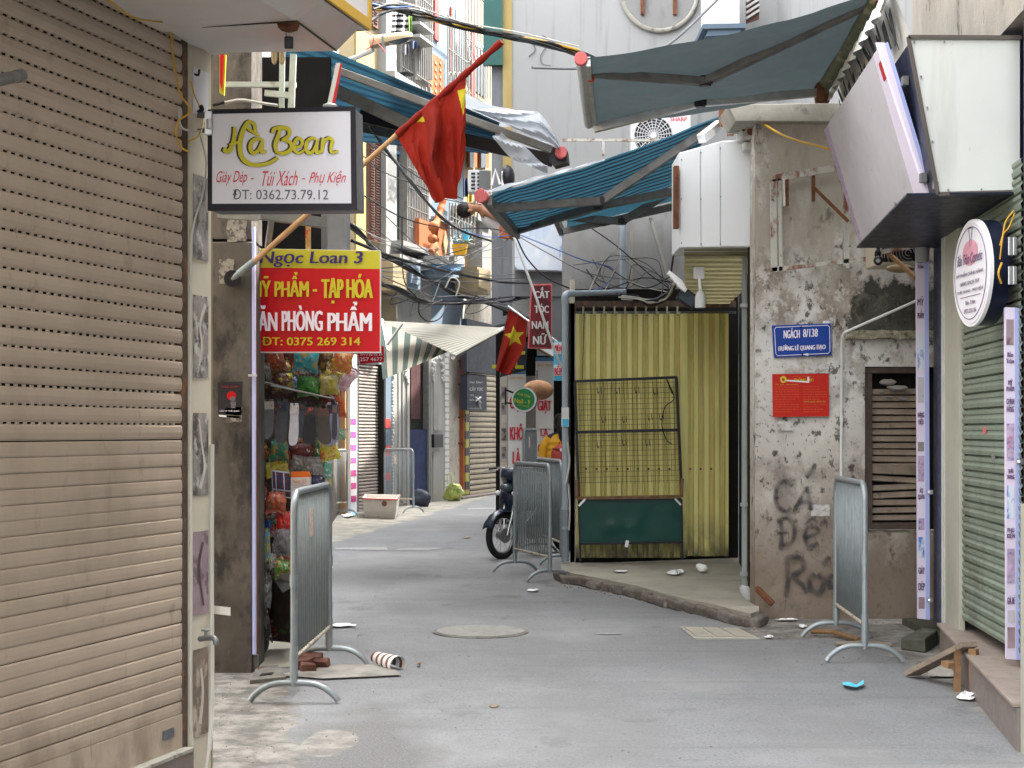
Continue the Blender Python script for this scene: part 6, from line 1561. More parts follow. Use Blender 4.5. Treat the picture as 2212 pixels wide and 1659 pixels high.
mb = MB(); mb.box(P(1568, 250, 12.3), (.11, .06, .17)); mb.build('wall_bracket', m_rust, ab); mb = MB(); mb.box(P(1578, 272, 12.3), (.05, .05, .16)); mb.build('wall_bracket', m_rust, ab)
mb = MB(); mb.beam(P(1515, 300, 12.2), P(1556, 268, 12.4), .07, .07); mb.build('arm_head', m_alu, ab)
# crumpled white strip drawn as the highlight along the fabric's top edge
mb = MB(); mb.grid(lambda a, b: P(1046 + 260 * a, 411 - 66 * a + 9 * b * (1 - a) + 1.8 * math.sin(a * 26 + b * 4), 12.45 + .03 * math.sin(a * 17) * b), 40, 6); mb.build('crumpled_highlight', m_fabric_white, ab, smooth=True)
ac3 = thing('awning', 'small grey half folded awning frame below the blue middle awning', 'awning', P(1215, 500, 15.2), 'retractable awnings')
mb = MB(); mb.grid(lambda a, b: P(1225 + 235 * a, 468 - 52 * a + (22 - 8 * a) * b, 14.9 + .8 * b) + V((0, 0, .012 * math.sin(b * 30))), 12, 24); mb.build('fabric', m_fabric_blue, ac3, smooth=True)
awning_arm(P(1228, 470, 15.3), P(1344, 478, 15.3), P(1460, 408, 15.2), ac3, .07, .07)
mb = MB(); mb.beam(P(1216, 500, 15.4), P(1300, 482, 15.4), .05, .06); mb.beam(P(1197, 462, 15.2), P(1214, 502, 15.5), .05, .08); mb.beam(P(1300, 482, 15.4), P(1460, 445, 15.4), .05, .07); mb.build('front_bar', m_arm, ac3)

al_ = thing('awning', 'torn blue and white retractable awning behind the red flag', 'awning', P(1212, 328, 9.8), 'retractable awnings')
N1, N2, F1, F2 = P(600, 60, 10.3), P(1205, 318, 9.9), P(600, 290, 12.6), P(1188, 345, 10.7)
def fab3(a, b):
    p = F1.lerp(N1, b).lerp(F2.lerp(N2, b), a)
    p.z += .005 * math.sin(b * 2 * math.pi * 14); return p
mb = MB(); mb.grid(lambda a, b: fab3(a * .80, b), 24, 112, mif=lambda a, b: 1 if (b * 14) % 1 < .35 else 0); mb.build('fabric', [m_fabric_navy, m_fabric_blue2], al_, smooth=True)
mb = MB(); mb.grid(lambda a, b: fab3(.62 + .38 * a, .55 + .47 * b) + V((0, 0, .05 * math.sin(math.pi * a) + .02 * math.sin(a * 11 + b * 7) + .05)), 20, 14); mb.build('white_cover', m_fabric_white, al_, smooth=True)
q = [P(1100, 262, 9.8), P(1160, 250, 9.8), P(1190, 285, 9.8), P(1215, 322, 9.8), P(1200, 318, 9.8), P(1150, 300, 9.8), P(1030, 240, 9.8)]
def tearf(a, b): 
    u = 1020 + 190 * a; vt = 232 + 12 * a + (max(0, a - .75) * 4) ** 1.4 * 72; vb = 236 + 86 * a
    return P(u, vt + (vb - vt) * b, 9.75 + .08 * math.sin(b * 9 + a * 6))
mb = MB(); mb.grid(tearf, 30, 10); mb.build('torn_cover', m_fabric_white, al_, smooth=True)
def tear2(a, b):
    c0 = P(1090 + 100 * a, 275 + 72 * a, 9.7); return c0 + V((-.02 - .06 * b * (1 - a), .06 * math.sin(a * 9 + b * 5), -.03 - .10 * b * (.4 + .5 * math.sin(3.1 * a))))
mb = MB(); mb.grid(tear2, 24, 6); mb.build('torn_flap', m_fabric_white, al_, smooth=True)
for (a_, b__, Y0, Y1, w_, h_, mt) in (((722, 150), (1195, 325), 10.2, 9.9, .06, .05, m_arm), ((650, 160), (960, 305), 10.9, 10.3, .05, .09, m_steel), ((780, 250), (1192, 346), 11.0, 10.3, .06, .09, m_frame_black), ((640, 240), (1000, 318), 11.6, 10.9, .05, .10, m_arm), ((640, 205), (900, 290), 11.8, 11.2, .04, .07, m_steel)):
    mb = MB(); mb.beam(P(*a_, Y0), P(*b__, Y1), w_, h_); mb.build('arm', mt, al_, bevel=.005)
mb = MB(); mb.prism([P(1186, 318, 9.9), P(1222, 322, 9.9), P(1226, 352, 9.9), P(1196, 360, 9.9), P(1186, 346, 9.9)], (.02, .10, 0)); mb.build('broken_bracket', m_frame_black, al_)
mb = MB(); c = P(1212, 328, 9.82); mb.cyl(c + V((0, .05, 0)), c, .040, 24); mb.build('end_cap', m_cap, al_, bevel=.005)
# wall line on which it hangs
mb = MB(); mb.tube([P(600, 292, 12.5), P(600, 58, 10.4)], .05, 12); mb.build('roller', m_steel, al_)

# striped awning
sa = thing('striped_awning', 'green and white striped awning sagging below the cables', 'awning', P(825, 820, 15), None)
m_str_g = translucent(M('stripe_green', (.065, .095, .078), .75, var=.1), (.08, .12, .1), .15); m_str_w = translucent(M('stripe_white', (.44, .40, .33), .75, var=.06, layers=[((.3, .26, .2), (5, 5, 5), .55, .7, .4)]), (.45, .4, .33), .2)
TLs, TRs, BRs, BLs = P(815, 695, 17.5), P(905, 712, 19.5), P(1088, 710, 16.5), P(826, 822, 14.2)
A1_ = P(822, 690, 15.0)
# underside sloping sheet (far to near) : triangle fan like real sagging cloth
def s1(a, b):  # a along stripes count, b from wall to edge
    top = P(818, 697, 16.5).lerp(P(1080, 712, 16.0), a); bot = P(827, 820, 14.6).lerp(P(1010, 742, 15.2), a)
    p = top.lerp(bot, b); p.z -= .05 * math.sin(math.pi * b) * (1 - a); return p
mb = MB(); mb.grid(s1, 54, 12, mif=lambda a, b: int((a * 1.0 + 0) * 18) % 2); mb.build('fabric', [m_str_g, m_str_w], sa, smooth=True)
def s2(a, b):
    top = P(822, 694, 16.4).lerp(P(1086, 708, 16.0), a); bot = P(905, 702, 14.9).lerp(P(1086, 712, 15.9), a)
    p = P(823, 693, 15.6).lerp(P(1088, 708, 16.2), a).lerp(P(985, 768, 14.6).lerp(P(1088, 712, 15.6), a), b); return p
mb = MB(); mb.grid(s2, 30, 100, mif=lambda a, b: int(b * 40) % 2); mb.build('fabric_top', [m_str_w, M('stripe_pale', (.20, .20, .17), .75)], sa, smooth=True)
mb = MB(); mb.beam(P(1088, 709, 15.9), P(984, 770, 14.7), .03, .03); mb.beam(P(984, 770, 14.7), P(975, 775, 14.7), .03, .03); mb.build('front_bar', m_alu, sa)
mb = MB(); mb.beam(P(836, 745, 15), P(868, 700, 15.2), .02, .02); mb.beam(P(838, 758, 15), P(825, 690, 15.4), .02, .02); mb.build('stay', m_alu, sa)
# ================================================================== BARRIERS
BL_ = 1.2; BH = 1.12
def make_barrier():
    t = thing('crowd_barrier', 'x', 'barrier', (0, 0, 0), 'steel crowd barriers along the alley')
    r = .019; rc = .10
    def corner(cx, cz, a0, a1): return [V((cx + rc * math.cos(R(a0 + (a1 - a0) * k / 6)), 0, cz + rc * math.sin(R(a0 + (a1 - a0) * k / 6)))) for k in range(7)]
    pts = [V((0, 0, .09)), V((0, 0, BH - rc))] + corner(rc, BH - rc, 180, 90) + corner(BL_ - rc, BH - rc, 90, 0) + [V((BL_, 0, BH - rc)), V((BL_, 0, .09))]
    mb = MB(); mb.tube(pts, r, 12); mb.build('frame', m_galv, t, smooth=True)
    mb = MB(); mb.tube([V((0, 0, .24)), V((BL_, 0, .24))], .014, 10); mb.build('bottom_rail', m_rustyrail, t, smooth=True)
    n = 19
    bm_ = MB(); bm_.tube([V((0, 0, .24)), V((0, 0, BH - .012))], .0075, 8); me = bm_.mesh('bar', smooth=True); me.materials.append(m_galv_bar)
    for i in range(n):
        piece('bar', me, t, Matrix.Translation(V(((i + 1) * BL_ / (n + 1), 0, 0))))
    for x in (0, BL_):
        mb = MB(); q = [V((x, -.235, .012)), V((x, -.21, .045)), V((x, -.155, .085)), V((x, -.09, .105)), V((x, 0, .108)), V((x, .09, .105)), V((x, .155, .085)), V((x, .21, .045)), V((x, .235, .012))]
        mb.tube(cr(q, 4), .0165, 12); mb.build('foot', m_galv, t, smooth=True)
        mb = MB(); mb.cyl((x, 0, .11), (x, 0, .30), .0225, 12); mb.build('sleeve', m_galv, t, smooth=True); mb = MB(); mb.cyl((x, 0, .62), (x, 0, .68), .0235, 12); mb.build('collar', m_galv, t, smooth=True)
    mb = MB(); mb.box((.48, -.012, .93), (.085, .006, .155)); pl = mb.build('number_plate', m_plate, t, bevel=.002)
    return t
def barrier_m(a, b, flip=False):
    a = V(a); b = V(b); d = V((b.x - a.x, b.y - a.y, 0)); L = d.length
    m = frame(V((a.x, a.y, 0)), d)
    return m, L
proto = make_barrier(); first = [True]
def barrier(a, b, label, z=0):
    m, L = barrier_m(a, b)
    o = proto if first[0] else copy_tree(proto); first[0] = False
    sc = Matrix.Diagonal((L / BL_, 1, 1, 1))
    m.translation.z = z
    o.matrix_basis = m @ sc; o['label'] = label
    return o
def gp(u, Y): p = P(u, 930, Y); p.z = 0; return p
barrier(gp(635, 8.0), gp(711, 9.28), 'nearest steel crowd barrier, on the left in front of the hanging goods')
barrier(gp(1868, 9.39), gp(1806, 10.5), 'steel crowd barrier on the right before the graffiti wall')
barrier(gp(1188, 14.4), gp(1112, 15.4), 'steel crowd barrier standing in front of the scooter')
barrier(gp(1160, 17.9), gp(1213, 16.2), 'dark crowd barrier behind the scooter, below the person in yellow')
barrier(gp(831, 27.0), gp(893, 26.4), 'far crowd barrier before the steel doors beside the foam box')
barrier(gp(690, 24.8), gp(750, 25.4), 'far crowd barrier seen between the hanging goods and the taupe shutter')
barrier(gp(1131, 21.6), gp(1158, 22.0), 'small far crowd barrier between the two laundry banners', z=.35)
t = thing('concrete_block', 'low concrete block at the foot of the right laundry banner', 'block', gp(1144, 21.8))
mb = MB(); c = gp(1144, 21.8); mb.box((c.x, c.y, .175), (.5, .9, .35)); mb.build('block', m_slab, t, bevel=.01)
t = thing('tape_tag', 'small pale tape tag stuck to the cream pillar edge', 'tag', P(480, 1316, 6.3))
mb = MB(); mb.grid(lambda a, b: P(462 + 36 * a, 1308 + 18 * b + 4 * a, 6.28 - .03 * a + .005 * math.sin(a * 6)), 6, 2); mb.build('tag', m_styro, t)

# ================================================================== HANGING GOODS
def z1(x, y): return 543.1 + .17197 * x, 757.1 + .17197 * y
def z2(x, y): return 543.1 + .2381 * x, 1031.4 + .2381 * y
MC = {}
def gm(c, c2=None, thr=.5, sc=22, rough=.35):
    k = (c, c2, thr, sc)
    if k not in MC:
        ly = []
        if c2: ly = [(c2, (sc, sc, sc), thr, thr + .04, .95), ((.7, .68, .6), (sc * 1.7, sc * 1.7, sc * 1.2), .60, .63, .8), ((.03, .02, .02), (sc * 1.4,) * 3, .62, .66, .7)]
        MC[k] = M('wrapper', c, rough, var=.25, vs=25, layers=ly, bump=.6, bs=35, spec=.6)
    return MC[k]
def bag(name, label, cat, box, Y, col, col2=None, tilt=0.0, zf=z1, kind='snack', thr=.5):
    x0, y0, x1, y1 = box; u0, v0 = zf(x0, y0); u1, v1 = zf(x1, y1)
    c = P((u0 + u1) / 2, (v0 + v1) / 2, Y); w_ = (u1 - u0) / FOC * Y; h_ = (v1 - v0) / FOC * Y
    t = thing(name, label, cat, c, 'goods hanging in front of the corner shop')
    rot = Matrix.Rotation(R(tilt), 3, 'Y')
    r0 = random.random() * 50
    d = min(w_, h_) * .42; pin = random.uniform(.05, .22); drp = random.uniform(.04, .13); lean = random.uniform(-.10, .10)
    def side(sg):
        def f(a, b):
            x = (a - .5) * w_; z = (.5 - b) * h_
            e = max(0, math.sin(math.pi * a)) ** .55 * max(0, math.sin(math.pi * min(1, max(0, (b - .06) / .88)))) ** .5
            cr_ = .010 * NZ.noise(V((a * 5 + r0, b * 5, sg))) + .006 * NZ.noise(V((a * 14 + r0, b * 12, sg))) 
            x *= 1 - .10 * math.sin(math.pi * b) * 0 + .04 * NZ.noise(V((b * 4, r0, 1)))
            x *= 1 - pin * (1 - b) ** 1.5 + .05 * math.sin(b * 9 + r0); x += lean * h_ * (b - .5)
            z -= drp * h_ * (abs(2 * a - 1) ** 1.7) * b - .03 * h_ * math.sin(a * 7 + r0) * b
            if b < .07 or b > .93: z += .004 * (1 if int(a * 16) % 2 else -1) * (1 if b in (0, 1) else 0)
            return c + rot @ V((x, sg * d * e * .5 + cr_ * e, z + .012 * NZ.noise(V((a * 3, r0, 7)))))
        return f
    mb = MB(); mb.grid(side(-1), 16, 12)
    b = len(mb.v); mb.grid(side(1), 8, 6)
    mb.build('wrapper', gm(col, col2, thr), t, smooth=True)
    # crimped seals
    for zz in (.5, -.5):
        mb = MB()
        def seal(a, b):
            bb = 0.0 if zz > 0 else 1.0; x = (a - .5) * w_; z = zz * h_
            x *= 1 - pin * (1 - bb) ** 1.5 + .05 * math.sin(bb * 9 + r0); x += lean * h_ * (bb - .5)
            z -= drp * h_ * (abs(2 * a - 1) ** 1.7) * bb - .03 * h_ * math.sin(a * 7 + r0) * bb
            z += .014 * b if zz > 0 else -.014 * b
            return c + rot @ V((x, .004 * math.sin(a * 60), z + .012 * NZ.noise(V((a * 3, r0, 7)))))
        mb.grid(seal, 16, 1); mb.build('crimped_seal', gm(tuple(min(1, x * .8 + .06) for x in col)), t)
    return t
def sock(label, box, Y, col, band, toe=1, zf=z1):
    x0, y0, x1, y1 = box; u0, v0 = zf(x0, y0); u1, v1 = zf(x1, y1)
    t = thing('sock_pack', label, 'socks', P((u0 + u1) / 2, v0, Y), 'goods hanging in front of the corner shop')
    du, dv = u1 - u0, v1 - v0
    L = [(0.15, 0), (.12, .3), (.05, .55), (-.02, .8), (.05, .96), (.3, 1.0), (.62, .97), (.85, .85), (.9, .6), (.88, .3), (.85, 0)]
    if toe < 0: L = [(1 - a, b) for a, b in L]
    q = cr([P(u0 + du * a, v0 + dv * b, Y) for a, b in L], 4)
    mb = MB(); mb.prism(q, (0, .035, 0)); mb.build('sock', M('sock_cloth', col, .95, var=.12, vs=30, bump=.4, bs=120, orand=.1), t, bevel=.008)
    mb = MB(); mb.prism([P(u0 + du * .12, v0 + dv * .06, Y - .006), P(u0 + du * .88, v0 + dv * .06, Y - .006), P(u0 + du * .88, v0 + dv * .26, Y - .006), P(u0 + du * .10, v0 + dv * .26, Y - .006)], (0, .046, 0)); mb.build('card_band', M('band', band, .6, var=.2, vs=50, layers=[((.6, .08, .03), (60, 60, 60), .58, .62, .9)]), t)
    mb = MB(); mb.prism([P(u0 + du * .4, v0 - 4, Y), P(u0 + du * .6, v0 - 4, Y), P(u0 + du * .6, v0 + dv * .08, Y), P(u0 + du * .4, v0 + dv * .08, Y)], (0, .012, 0)); mb.build('hook_tab', m_frame_black, t)
    mb = MB(); mb.grid(lambda a, b: P(u0 - 2 + (du + 4) * a, v0 + dv * .05 + dv * 1.03 * b, Y - .016 - .006 * math.sin(a * 9 + b * 5)), 8, 8); mb.build('clear_film', m_film, t, smooth=True)
    return t
m_film = M('clear_film', (.5, .52, .55), .12, var=.1, alpha=.05, spec=.9, bump=.5, bs=30)
random.seed(13)
G_ = 9.75
ORG, YEL, GRN, TEAL, RED, BRN, SIL = (.50, .14, .03), (.60, .48, .03), (.05, .26, .05), (.03, .34, .40), (.48, .03, .02), (.16, .06, .035), (.28, .27, .26)
B_ = bag
B_('snack_bag', 'orange and red crisp bag at the top left under the red sign', 'snack bag', (180, -40, 420, 215), G_, (.42, .09, .03), (.2, .05, .03), -6)
B_('snack_bag', 'dark purple bag behind the top left orange crisp bag', 'snack bag', (60, 0, 260, 190), G_ + .2, (.05, .03, .05), (.3, .07, .03))
B_('snack_bag', 'large turquoise snack bag with gold print under the middle of the red sign', 'snack bag', (530, -30, 845, 235), G_ - .05, TEAL, (.40, .28, .06), 3)
B_('snack_bag', 'orange bag with flower print at the top right under the red sign', 'snack bag', (1010, 10, 1280, 240), G_ - .08, ORG, (.50, .42, .05), 14, thr=.52)
B_('snack_bag', 'dark brown bag left of the orange flower print bag', 'snack bag', (850, -30, 1040, 250), G_ + .1, (.10, .05, .02), (.35, .2, .05), -8)
B_('snack_bag', 'bright green bag edge at the far left beside the red panel', 'snack bag', (60, 190, 150, 460), G_ + .02, (.03, .30, .03), None, 8)
B_('snack_bag', 'grey brown pouch beside the bright green bag', 'snack bag', (140, 180, 250, 385), G_ - .02, (.20, .18, .15), (.1, .09, .08))
B_('snack_bag', 'tan yellow bag below the top left orange crisp bag', 'snack bag', (245, 150, 500, 305), G_ + .05, (.40, .27, .06), (.2, .12, .05))
B_('snack_bag', 'brown and yellow bag above the left end of the sock rail', 'snack bag', (270, 285, 520, 500), G_ + .02, (.12, .045, .03), (.55, .5, .03), thr=.53)
B_('snack_bag', 'green herb bag above the middle of the sock rail', 'snack bag', (570, 265, 850, 540), G_ - .02, (.07, .30, .05), (.02, .16, .04), 2)
B_('snack_bag', 'striped dark bag between the turquoise and the green bag', 'snack bag', (600, 205, 880, 305), G_ - .04, (.09, .03, .03), (.5, .45, .4), 4)
B_('snack_bag', 'yellow bag with tan flap right of the green herb bag', 'snack bag', (920, 235, 1180, 350), G_ - .02, (.46, .34, .08), (.62, .56, .1), 6)
B_('snack_bag', 'yellow bag with round potato print above the right end of the sock rail', 'snack bag', (855, 320, 1100, 530), G_ - .06, (.44, .36, .05), (.32, .3, .2), -4)
B_('paper_fan', 'folded pink and white paper sticking out right of the goods', 'paper', (1120, 220, 1290, 490), G_ - .02, (.60, .34, .42), (.7, .6, .66), 38)
B_('snack_bag', 'long orange bag hanging at the right end of the sock rail', 'snack bag', (1060, 500, 1160, 810), G_, (.60, .12, .03), (.4, .06, .02), -10)
B_('snack_bag', 'dark red bag behind the right end of the sock rail', 'snack bag', (870, 500, 1080, 640), G_ + .12, (.20, .03, .03), (.35, .1, .05))
sock('pale grey sock pack at the left end of the sock rail', (120, 610, 290, 1110), G_ - .22, (.15, .16, .175), (.42, .40, .36))
sock('mid grey sock pack with navy band beside the pale grey socks', (300, 610, 470, 1170), G_ - .24, (.085, .09, .10), (.02, .035, .06))
sock('white sock pack in the middle of the sock rail', (470, 660, 600, 1195), G_ - .26, (.74, .76, .82), (.66, .66, .68))
sock('slate sock pack just behind the white socks', (585, 640, 700, 1100), G_ - .16, (.10, .115, .15), (.05, .05, .07))
sock('black sock pack with orange logo on the band right of the white socks', (640, 680, 825, 1170), G_ - .24, (.018, .018, .022), (.03, .025, .025))
sock('brown grey sock pack between black and lilac socks', (815, 700, 990, 1180), G_ - .20, (.09, .075, .065), (.10, .06, .05), -1)
sock('lilac and navy sock pack at the right end of the sock rail', (930, 650, 1105, 1195), G_ - .14, (.40, .42, .62), (.02, .025, .05))
sock('thin dark sock pack behind the lilac socks', (1010, 660, 1075, 1120), G_ - .22, (.05, .05, .07), (.1, .1, .1))
B_('snack_bag', 'teal packet at the far left beside the grey socks', 'snack bag', (70, 740, 130, 980), G_ - .05, (.05, .36, .34), None)
B_('snack_bag', 'blue packet low behind the pale grey socks', 'snack bag', (75, 980, 170, 1090), G_ - .02, (.02, .10, .36), None)
B_('snack_bag', 'small green white bag poking out right of the sock packs', 'snack bag', (1080, 1000, 1190, 1085), G_ + .1, (.45, .6, .42), (.1, .4, .15), 10)
rl = thing('sock_rail', 'double wire rail from which the sock packs hang', 'rail', P(570, 825, G_ - .2))
for (a_, b__, yy) in (((z1(140, 375)), (z1(1020, 560)), .1), ((z1(240, 440)), (z1(1050, 610)), -.22), ((z1(160, 400)), (z1(980, 600)), -.05)):
    mb = MB(); mb.tube([P(*a_, G_ + yy - .05), P(*b__, G_ + yy)], .0055, 8); mb.build('wire', m_steel, rl, smooth=True)
mb = MB(); mb.tube([P(*z1(860, 490), G_ + .1), P(*z1(940, 520), G_), P(*z1(1045, 605), G_ - .22)], .005, 8); mb.build('end_wire', m_steel, rl)
# row below the socks
B_('snack_bag', 'orange crisp bag at the left below the grey socks', 'snack bag', (75, 1190, 205, 1350), G_, (.42, .13, .02), (.6, .35, .03), 4)
B_('snack_bag', 'teal bag with golden biscuits below the mid grey socks', 'snack bag', (225, 1130, 470, 1350), G_ - .05, (.04, .26, .17), (.46, .28, .05), 2, thr=.5)
B_('snack_bag', 'maroon bag with white stripes below the white socks', 'snack bag', (480, 1180, 780, 1370), G_ - .02, (.15, .02, .025), (.28, .05, .05), -3, thr=.54)
B_('snack_bag', 'yellow and red bag sticking out at the right below the lilac socks', 'snack bag', (860, 1190, 1100, 1350), G_ - .08, (.60, .55, .05), (.6, .06, .03), -14, thr=.53)
B_('snack_bag', 'green and gold bag left of the yellow and red bag', 'snack bag', (780, 1240, 930, 1380), G_ - .02, (.05, .20, .11), (.36, .22, .06), 10)
B_('snack_bag', 'teal packet with yellow at the lower left beside the panel', 'snack bag', (80, 1370, 190, 1560), G_ + .02, (.05, .24, .16), (.4, .35, .06))
B_('snack_bag', 'brown bag with yellow bottom left above the plaid pack', 'snack bag', (200, 1340, 480, 1450), G_, (.16, .06, .03), (.34, .04, .03))
B_('snack_bag', 'bright yellow bag left above the plaid pack', 'snack bag', (180, 1420, 470, 1560), G_ - .05, (.60, .52, .03), (.5, .4, .05), -8)
B_('clear_pack', 'clear grey plastic pack above the orange topped box', 'plastic pack', (490, 1345, 700, 1520), G_ - .04, (.30, .30, .29), (.18, .17, .16), 6)
B_('clear_pack', 'clear grey plastic pack right of the other clear pack', 'plastic pack', (640, 1360, 910, 1530), G_ - .06, (.26, .26, .255), (.16, .15, .15), 2)
B_('snack_bag', 'green and white packet at the right above the dark blue pack', 'snack bag', (820, 1370, 1020, 1570), G_, (.14, .42, .32), (.65, .7, .68), 4)
B_('snack_bag', 'dark navy cloth pack right of the orange topped box', 'plastic pack', (740, 1540, 910, 1720), G_ - .04, (.03, .035, .10), (.1, .11, .2))
B_('snack_bag', 'yellow white packet right of the navy pack', 'snack bag', (915, 1570, 1005, 1700), G_ + .02, (.58, .52, .1), (.7, .7, .6))
# plaid cloth pack
x0, y0 = z1(250, 1500); x1, y1 = z2(345, 170)
t = thing('plaid_cloth_pack', 'folded navy and maroon plaid cloth in clear plastic', 'cloth pack', P(x0, y1, G_ - .1), 'goods hanging in front of the corner shop')
mb = MB()
def pf(a, b): return P(x0 + (x1 - x0) * a + 3 * b, y0 + (y1 - y0) * b + 5 * a, G_ - .14 - .03 * math.sin(math.pi * a) * math.sin(math.pi * b) + .004 * math.sin(a * 9 + b * 7))
mb.grid(pf, 20, 20, mif=lambda a, b: 1 if (a * 4.5) % 1 < .12 or (b * 4.2) % 1 < .12 else (2 if (a * 4.5) % 1 > .5 and (b * 4.2 + .2) % 1 > .4 else 0))
mb.build('cloth', [M('plaid_navy', (.035, .04, .10), .9, var=.15), M('plaid_white', (.50, .52, .58), .9, var=.1), M('plaid_maroon', (.14, .025, .04), .9, var=.15)], t, smooth=True)
mb = MB(); mb.grid(lambda a, b: P(x0 - 4 + (x1 - x0 + 8) * a, y0 - 10 + (y1 - y0 + 12) * b, G_ - .19 - .01 * math.sin(a * 8 + b * 6)), 10, 10); mb.build('clear_film', m_film, t, smooth=True)
# orange topped box
t = thing('packaged_box', 'small white carton with bright orange top hanging beside the plaid cloth', 'carton', P(655, 1040, G_ - .2), 'goods hanging in front of the corner shop')
a_, b__ = z1(495, 1525), z1(740, 1590); c_ = z2(365, 110)
mb = MB(); mb.prism([P(a_[0] + 1, a_[1], G_ - .2), P(b__[0] - 5, a_[1] - 1, G_ - .2), P(b__[0], b__[1], G_ - .2), P(a_[0], b__[1] + 1, G_ - .2)], (0, .06, 0)); mb.build('orange_top', M('carton_orange', (.80, .17, .02), .5, var=.05), t)
mb = MB(); mb.prism([P(a_[0], b__[1] + 1, G_ - .2), P(b__[0], b__[1], G_ - .2), P(b__[0] - 1, 1076, G_ - .2), P(a_[0], 1078, G_ - .2)], (0, .06, 0)); mb.build('carton', M('carton_white', (.66, .60, .58), .5, var=.05), t)
textuv('Nano 3D', 633, 1036, 661, 1043, G_ - .202, m_orange_let, t, bold=.01)
for i in range(3): textuv('khẩu trang y tế cao cấp', 633, 1047 + i * 5, 663, 1049.5 + i * 5, G_ - .202, m_gray_let, t)
# lower left column of goods
L2 = [('dark red packet at the left edge below the teal packet', (40, -20, 120, 110), (.26, .03, .03), (.1, .02, .02)),
      ('orange and brown chips bag below the plaid cloth', (130, 150, 320, 300), (.46, .10, .04), (.2, .07, .04)),
      ('maroon bag with white lettering stripes below the orange chips', (110, 280, 300, 360), (.13, .03, .03), (.4, .38, .36)),
      ('dark red bag left of the orange chips bag', (50, 100, 150, 300), (.20, .025, .03), (.08, .02, .02)),
      ('bright red bag beside the nearest barrier', (228, 322, 372, 460), (.66, .03, .02), (.5, .02, .02)),
      ('small blue packet at the lower left of the goods', (110, 390, 180, 470), (.02, .10, .38), None),
      ('grey zip pouch beside the nearest barrier', (200, 455, 368, 690), (.20, .185, .20), (.15, .14, .15)),
      ('clear white pack at the left edge by the panel', (55, 380, 115, 560), (.34, .32, .30), (.15, .14, .13)),
      ('slim multicolour packet hanging left of the grey pouch', (118, 480, 175, 740), (.30, .35, .12), (.10, .25, .5)),
      ('red and yellow bag below the grey pouch', (190, 680, 360, 765), (.45, .04, .03), (.5, .4, .05)),
      ('green bag with pictures of fruit low beside the barrier', (205, 755, 370, 900), (.10, .26, .05), (.55, .25, .05)),
      ('shiny silver wrapper hanging low at the left', (160, 720, 230, 810), (.45, .45, .44), (.3, .3, .3)),
      ('dark olive bag at the left middle', (60, 560, 120, 720), (.08, .07, .05), (.2, .18, .15)),
      ('crumpled clear bag low at the left edge', (75, 900, 190, 1160), (.32, .31, .32), (.16, .15, .15)),
      ('olive cloth strap bundle low at the left', (100, 780, 205, 930), (.12, .11, .08), (.2, .19, .15)),
      ('black umbrella bundle at the foot of the red panel', (80, 1150, 170, 1460), (.025, .022, .022), (.09, .08, .075))]
for (lb_, bx_, c1_, c2_) in L2:
    B_('snack_bag' if 'umbrella' not in lb_ else 'umbrella_bundle', lb_, 'snack bag' if 'umbrella' not in lb_ and 'strap' not in lb_ else 'bundle', bx_, G_ - .12 + random.uniform(-.08, .08), c1_, c2_, random.uniform(-8, 8), zf=z2)
L3 = [('yellow crisp bag half hidden behind the dark red packet at the left edge', (45, 210, 130, 330), (.50, .40, .03), (.4, .1, .03)),
      ('teal sweet bag peeping out beside the bright red bag', (150, 300, 240, 400), (.04, .26, .24), (.5, .5, .4)),
      ('brown nut bag above the small blue packet', (60, 320, 150, 420), (.20, .10, .04), (.42, .30, .10)),
      ('white and red noodle bag left of the grey pouch', (150, 420, 215, 520), (.55, .50, .48), (.5, .04, .03)),
      ('green tea bag below the grey pouch at the left', (60, 640, 150, 760), (.05, .22, .06), (.5, .5, .12)),
      ('pink wrapped packet above the olive strap bundle', (110, 700, 190, 800), (.50, .16, .22), (.6, .5, .5)),
      ('clear toy pack hanging in front of the dark cover', (215, 880, 330, 1040), (.22, .21, .20), (.4, .12, .08)),
      ('orange fish snack bag low at the barrier edge', (270, 900, 370, 1010), (.46, .16, .03), (.5, .42, .1)),
      ('black cap hung low beside the crumpled clear bag', (170, 1000, 260, 1110), (.03, .03, .03), (.08, .08, .08))]
for (lb_, bx_, c1_, c2_) in L3:
    B_('snack_bag', lb_, 'snack bag', bx_, G_ + random.uniform(-.04, .10), c1_, c2_, random.uniform(-10, 10), zf=z2)
for (lb_, bx_, c1_, c2_) in (('red instant noodle bag in the dark gap right of the tan yellow bag', (500, 170, 610, 330), (.40, .04, .03), (.5, .4, .1)),
      ('dark blue biscuit packet left of the green herb bag', (480, 330, 590, 480), (.03, .06, .22), (.4, .4, .5)),
      ('brown coffee bag between the green herb bag and the potato bag', (820, 240, 920, 420), (.14, .07, .04), (.42, .36, .2)),
      ('orange packet low behind the black socks', (560, 1090, 720, 1230), (.44, .13, .03), (.5, .4, .06)),
      ('green packet behind the brown grey socks', (800, 1120, 930, 1240), (.05, .20, .06), (.45, .42, .1)),
      ('maroon bag behind the teal packet at the lower left', (170, 1240, 260, 1400), (.18, .03, .03), (.3, .1, .05)),
      ('red box corner above the clear packs', (420, 1280, 540, 1400), (.42, .05, .03), (.3, .04, .03))):
    B_('snack_bag', lb_, 'snack bag', bx_, G_ + random.uniform(.06, .14), c1_, c2_, random.uniform(-10, 10))
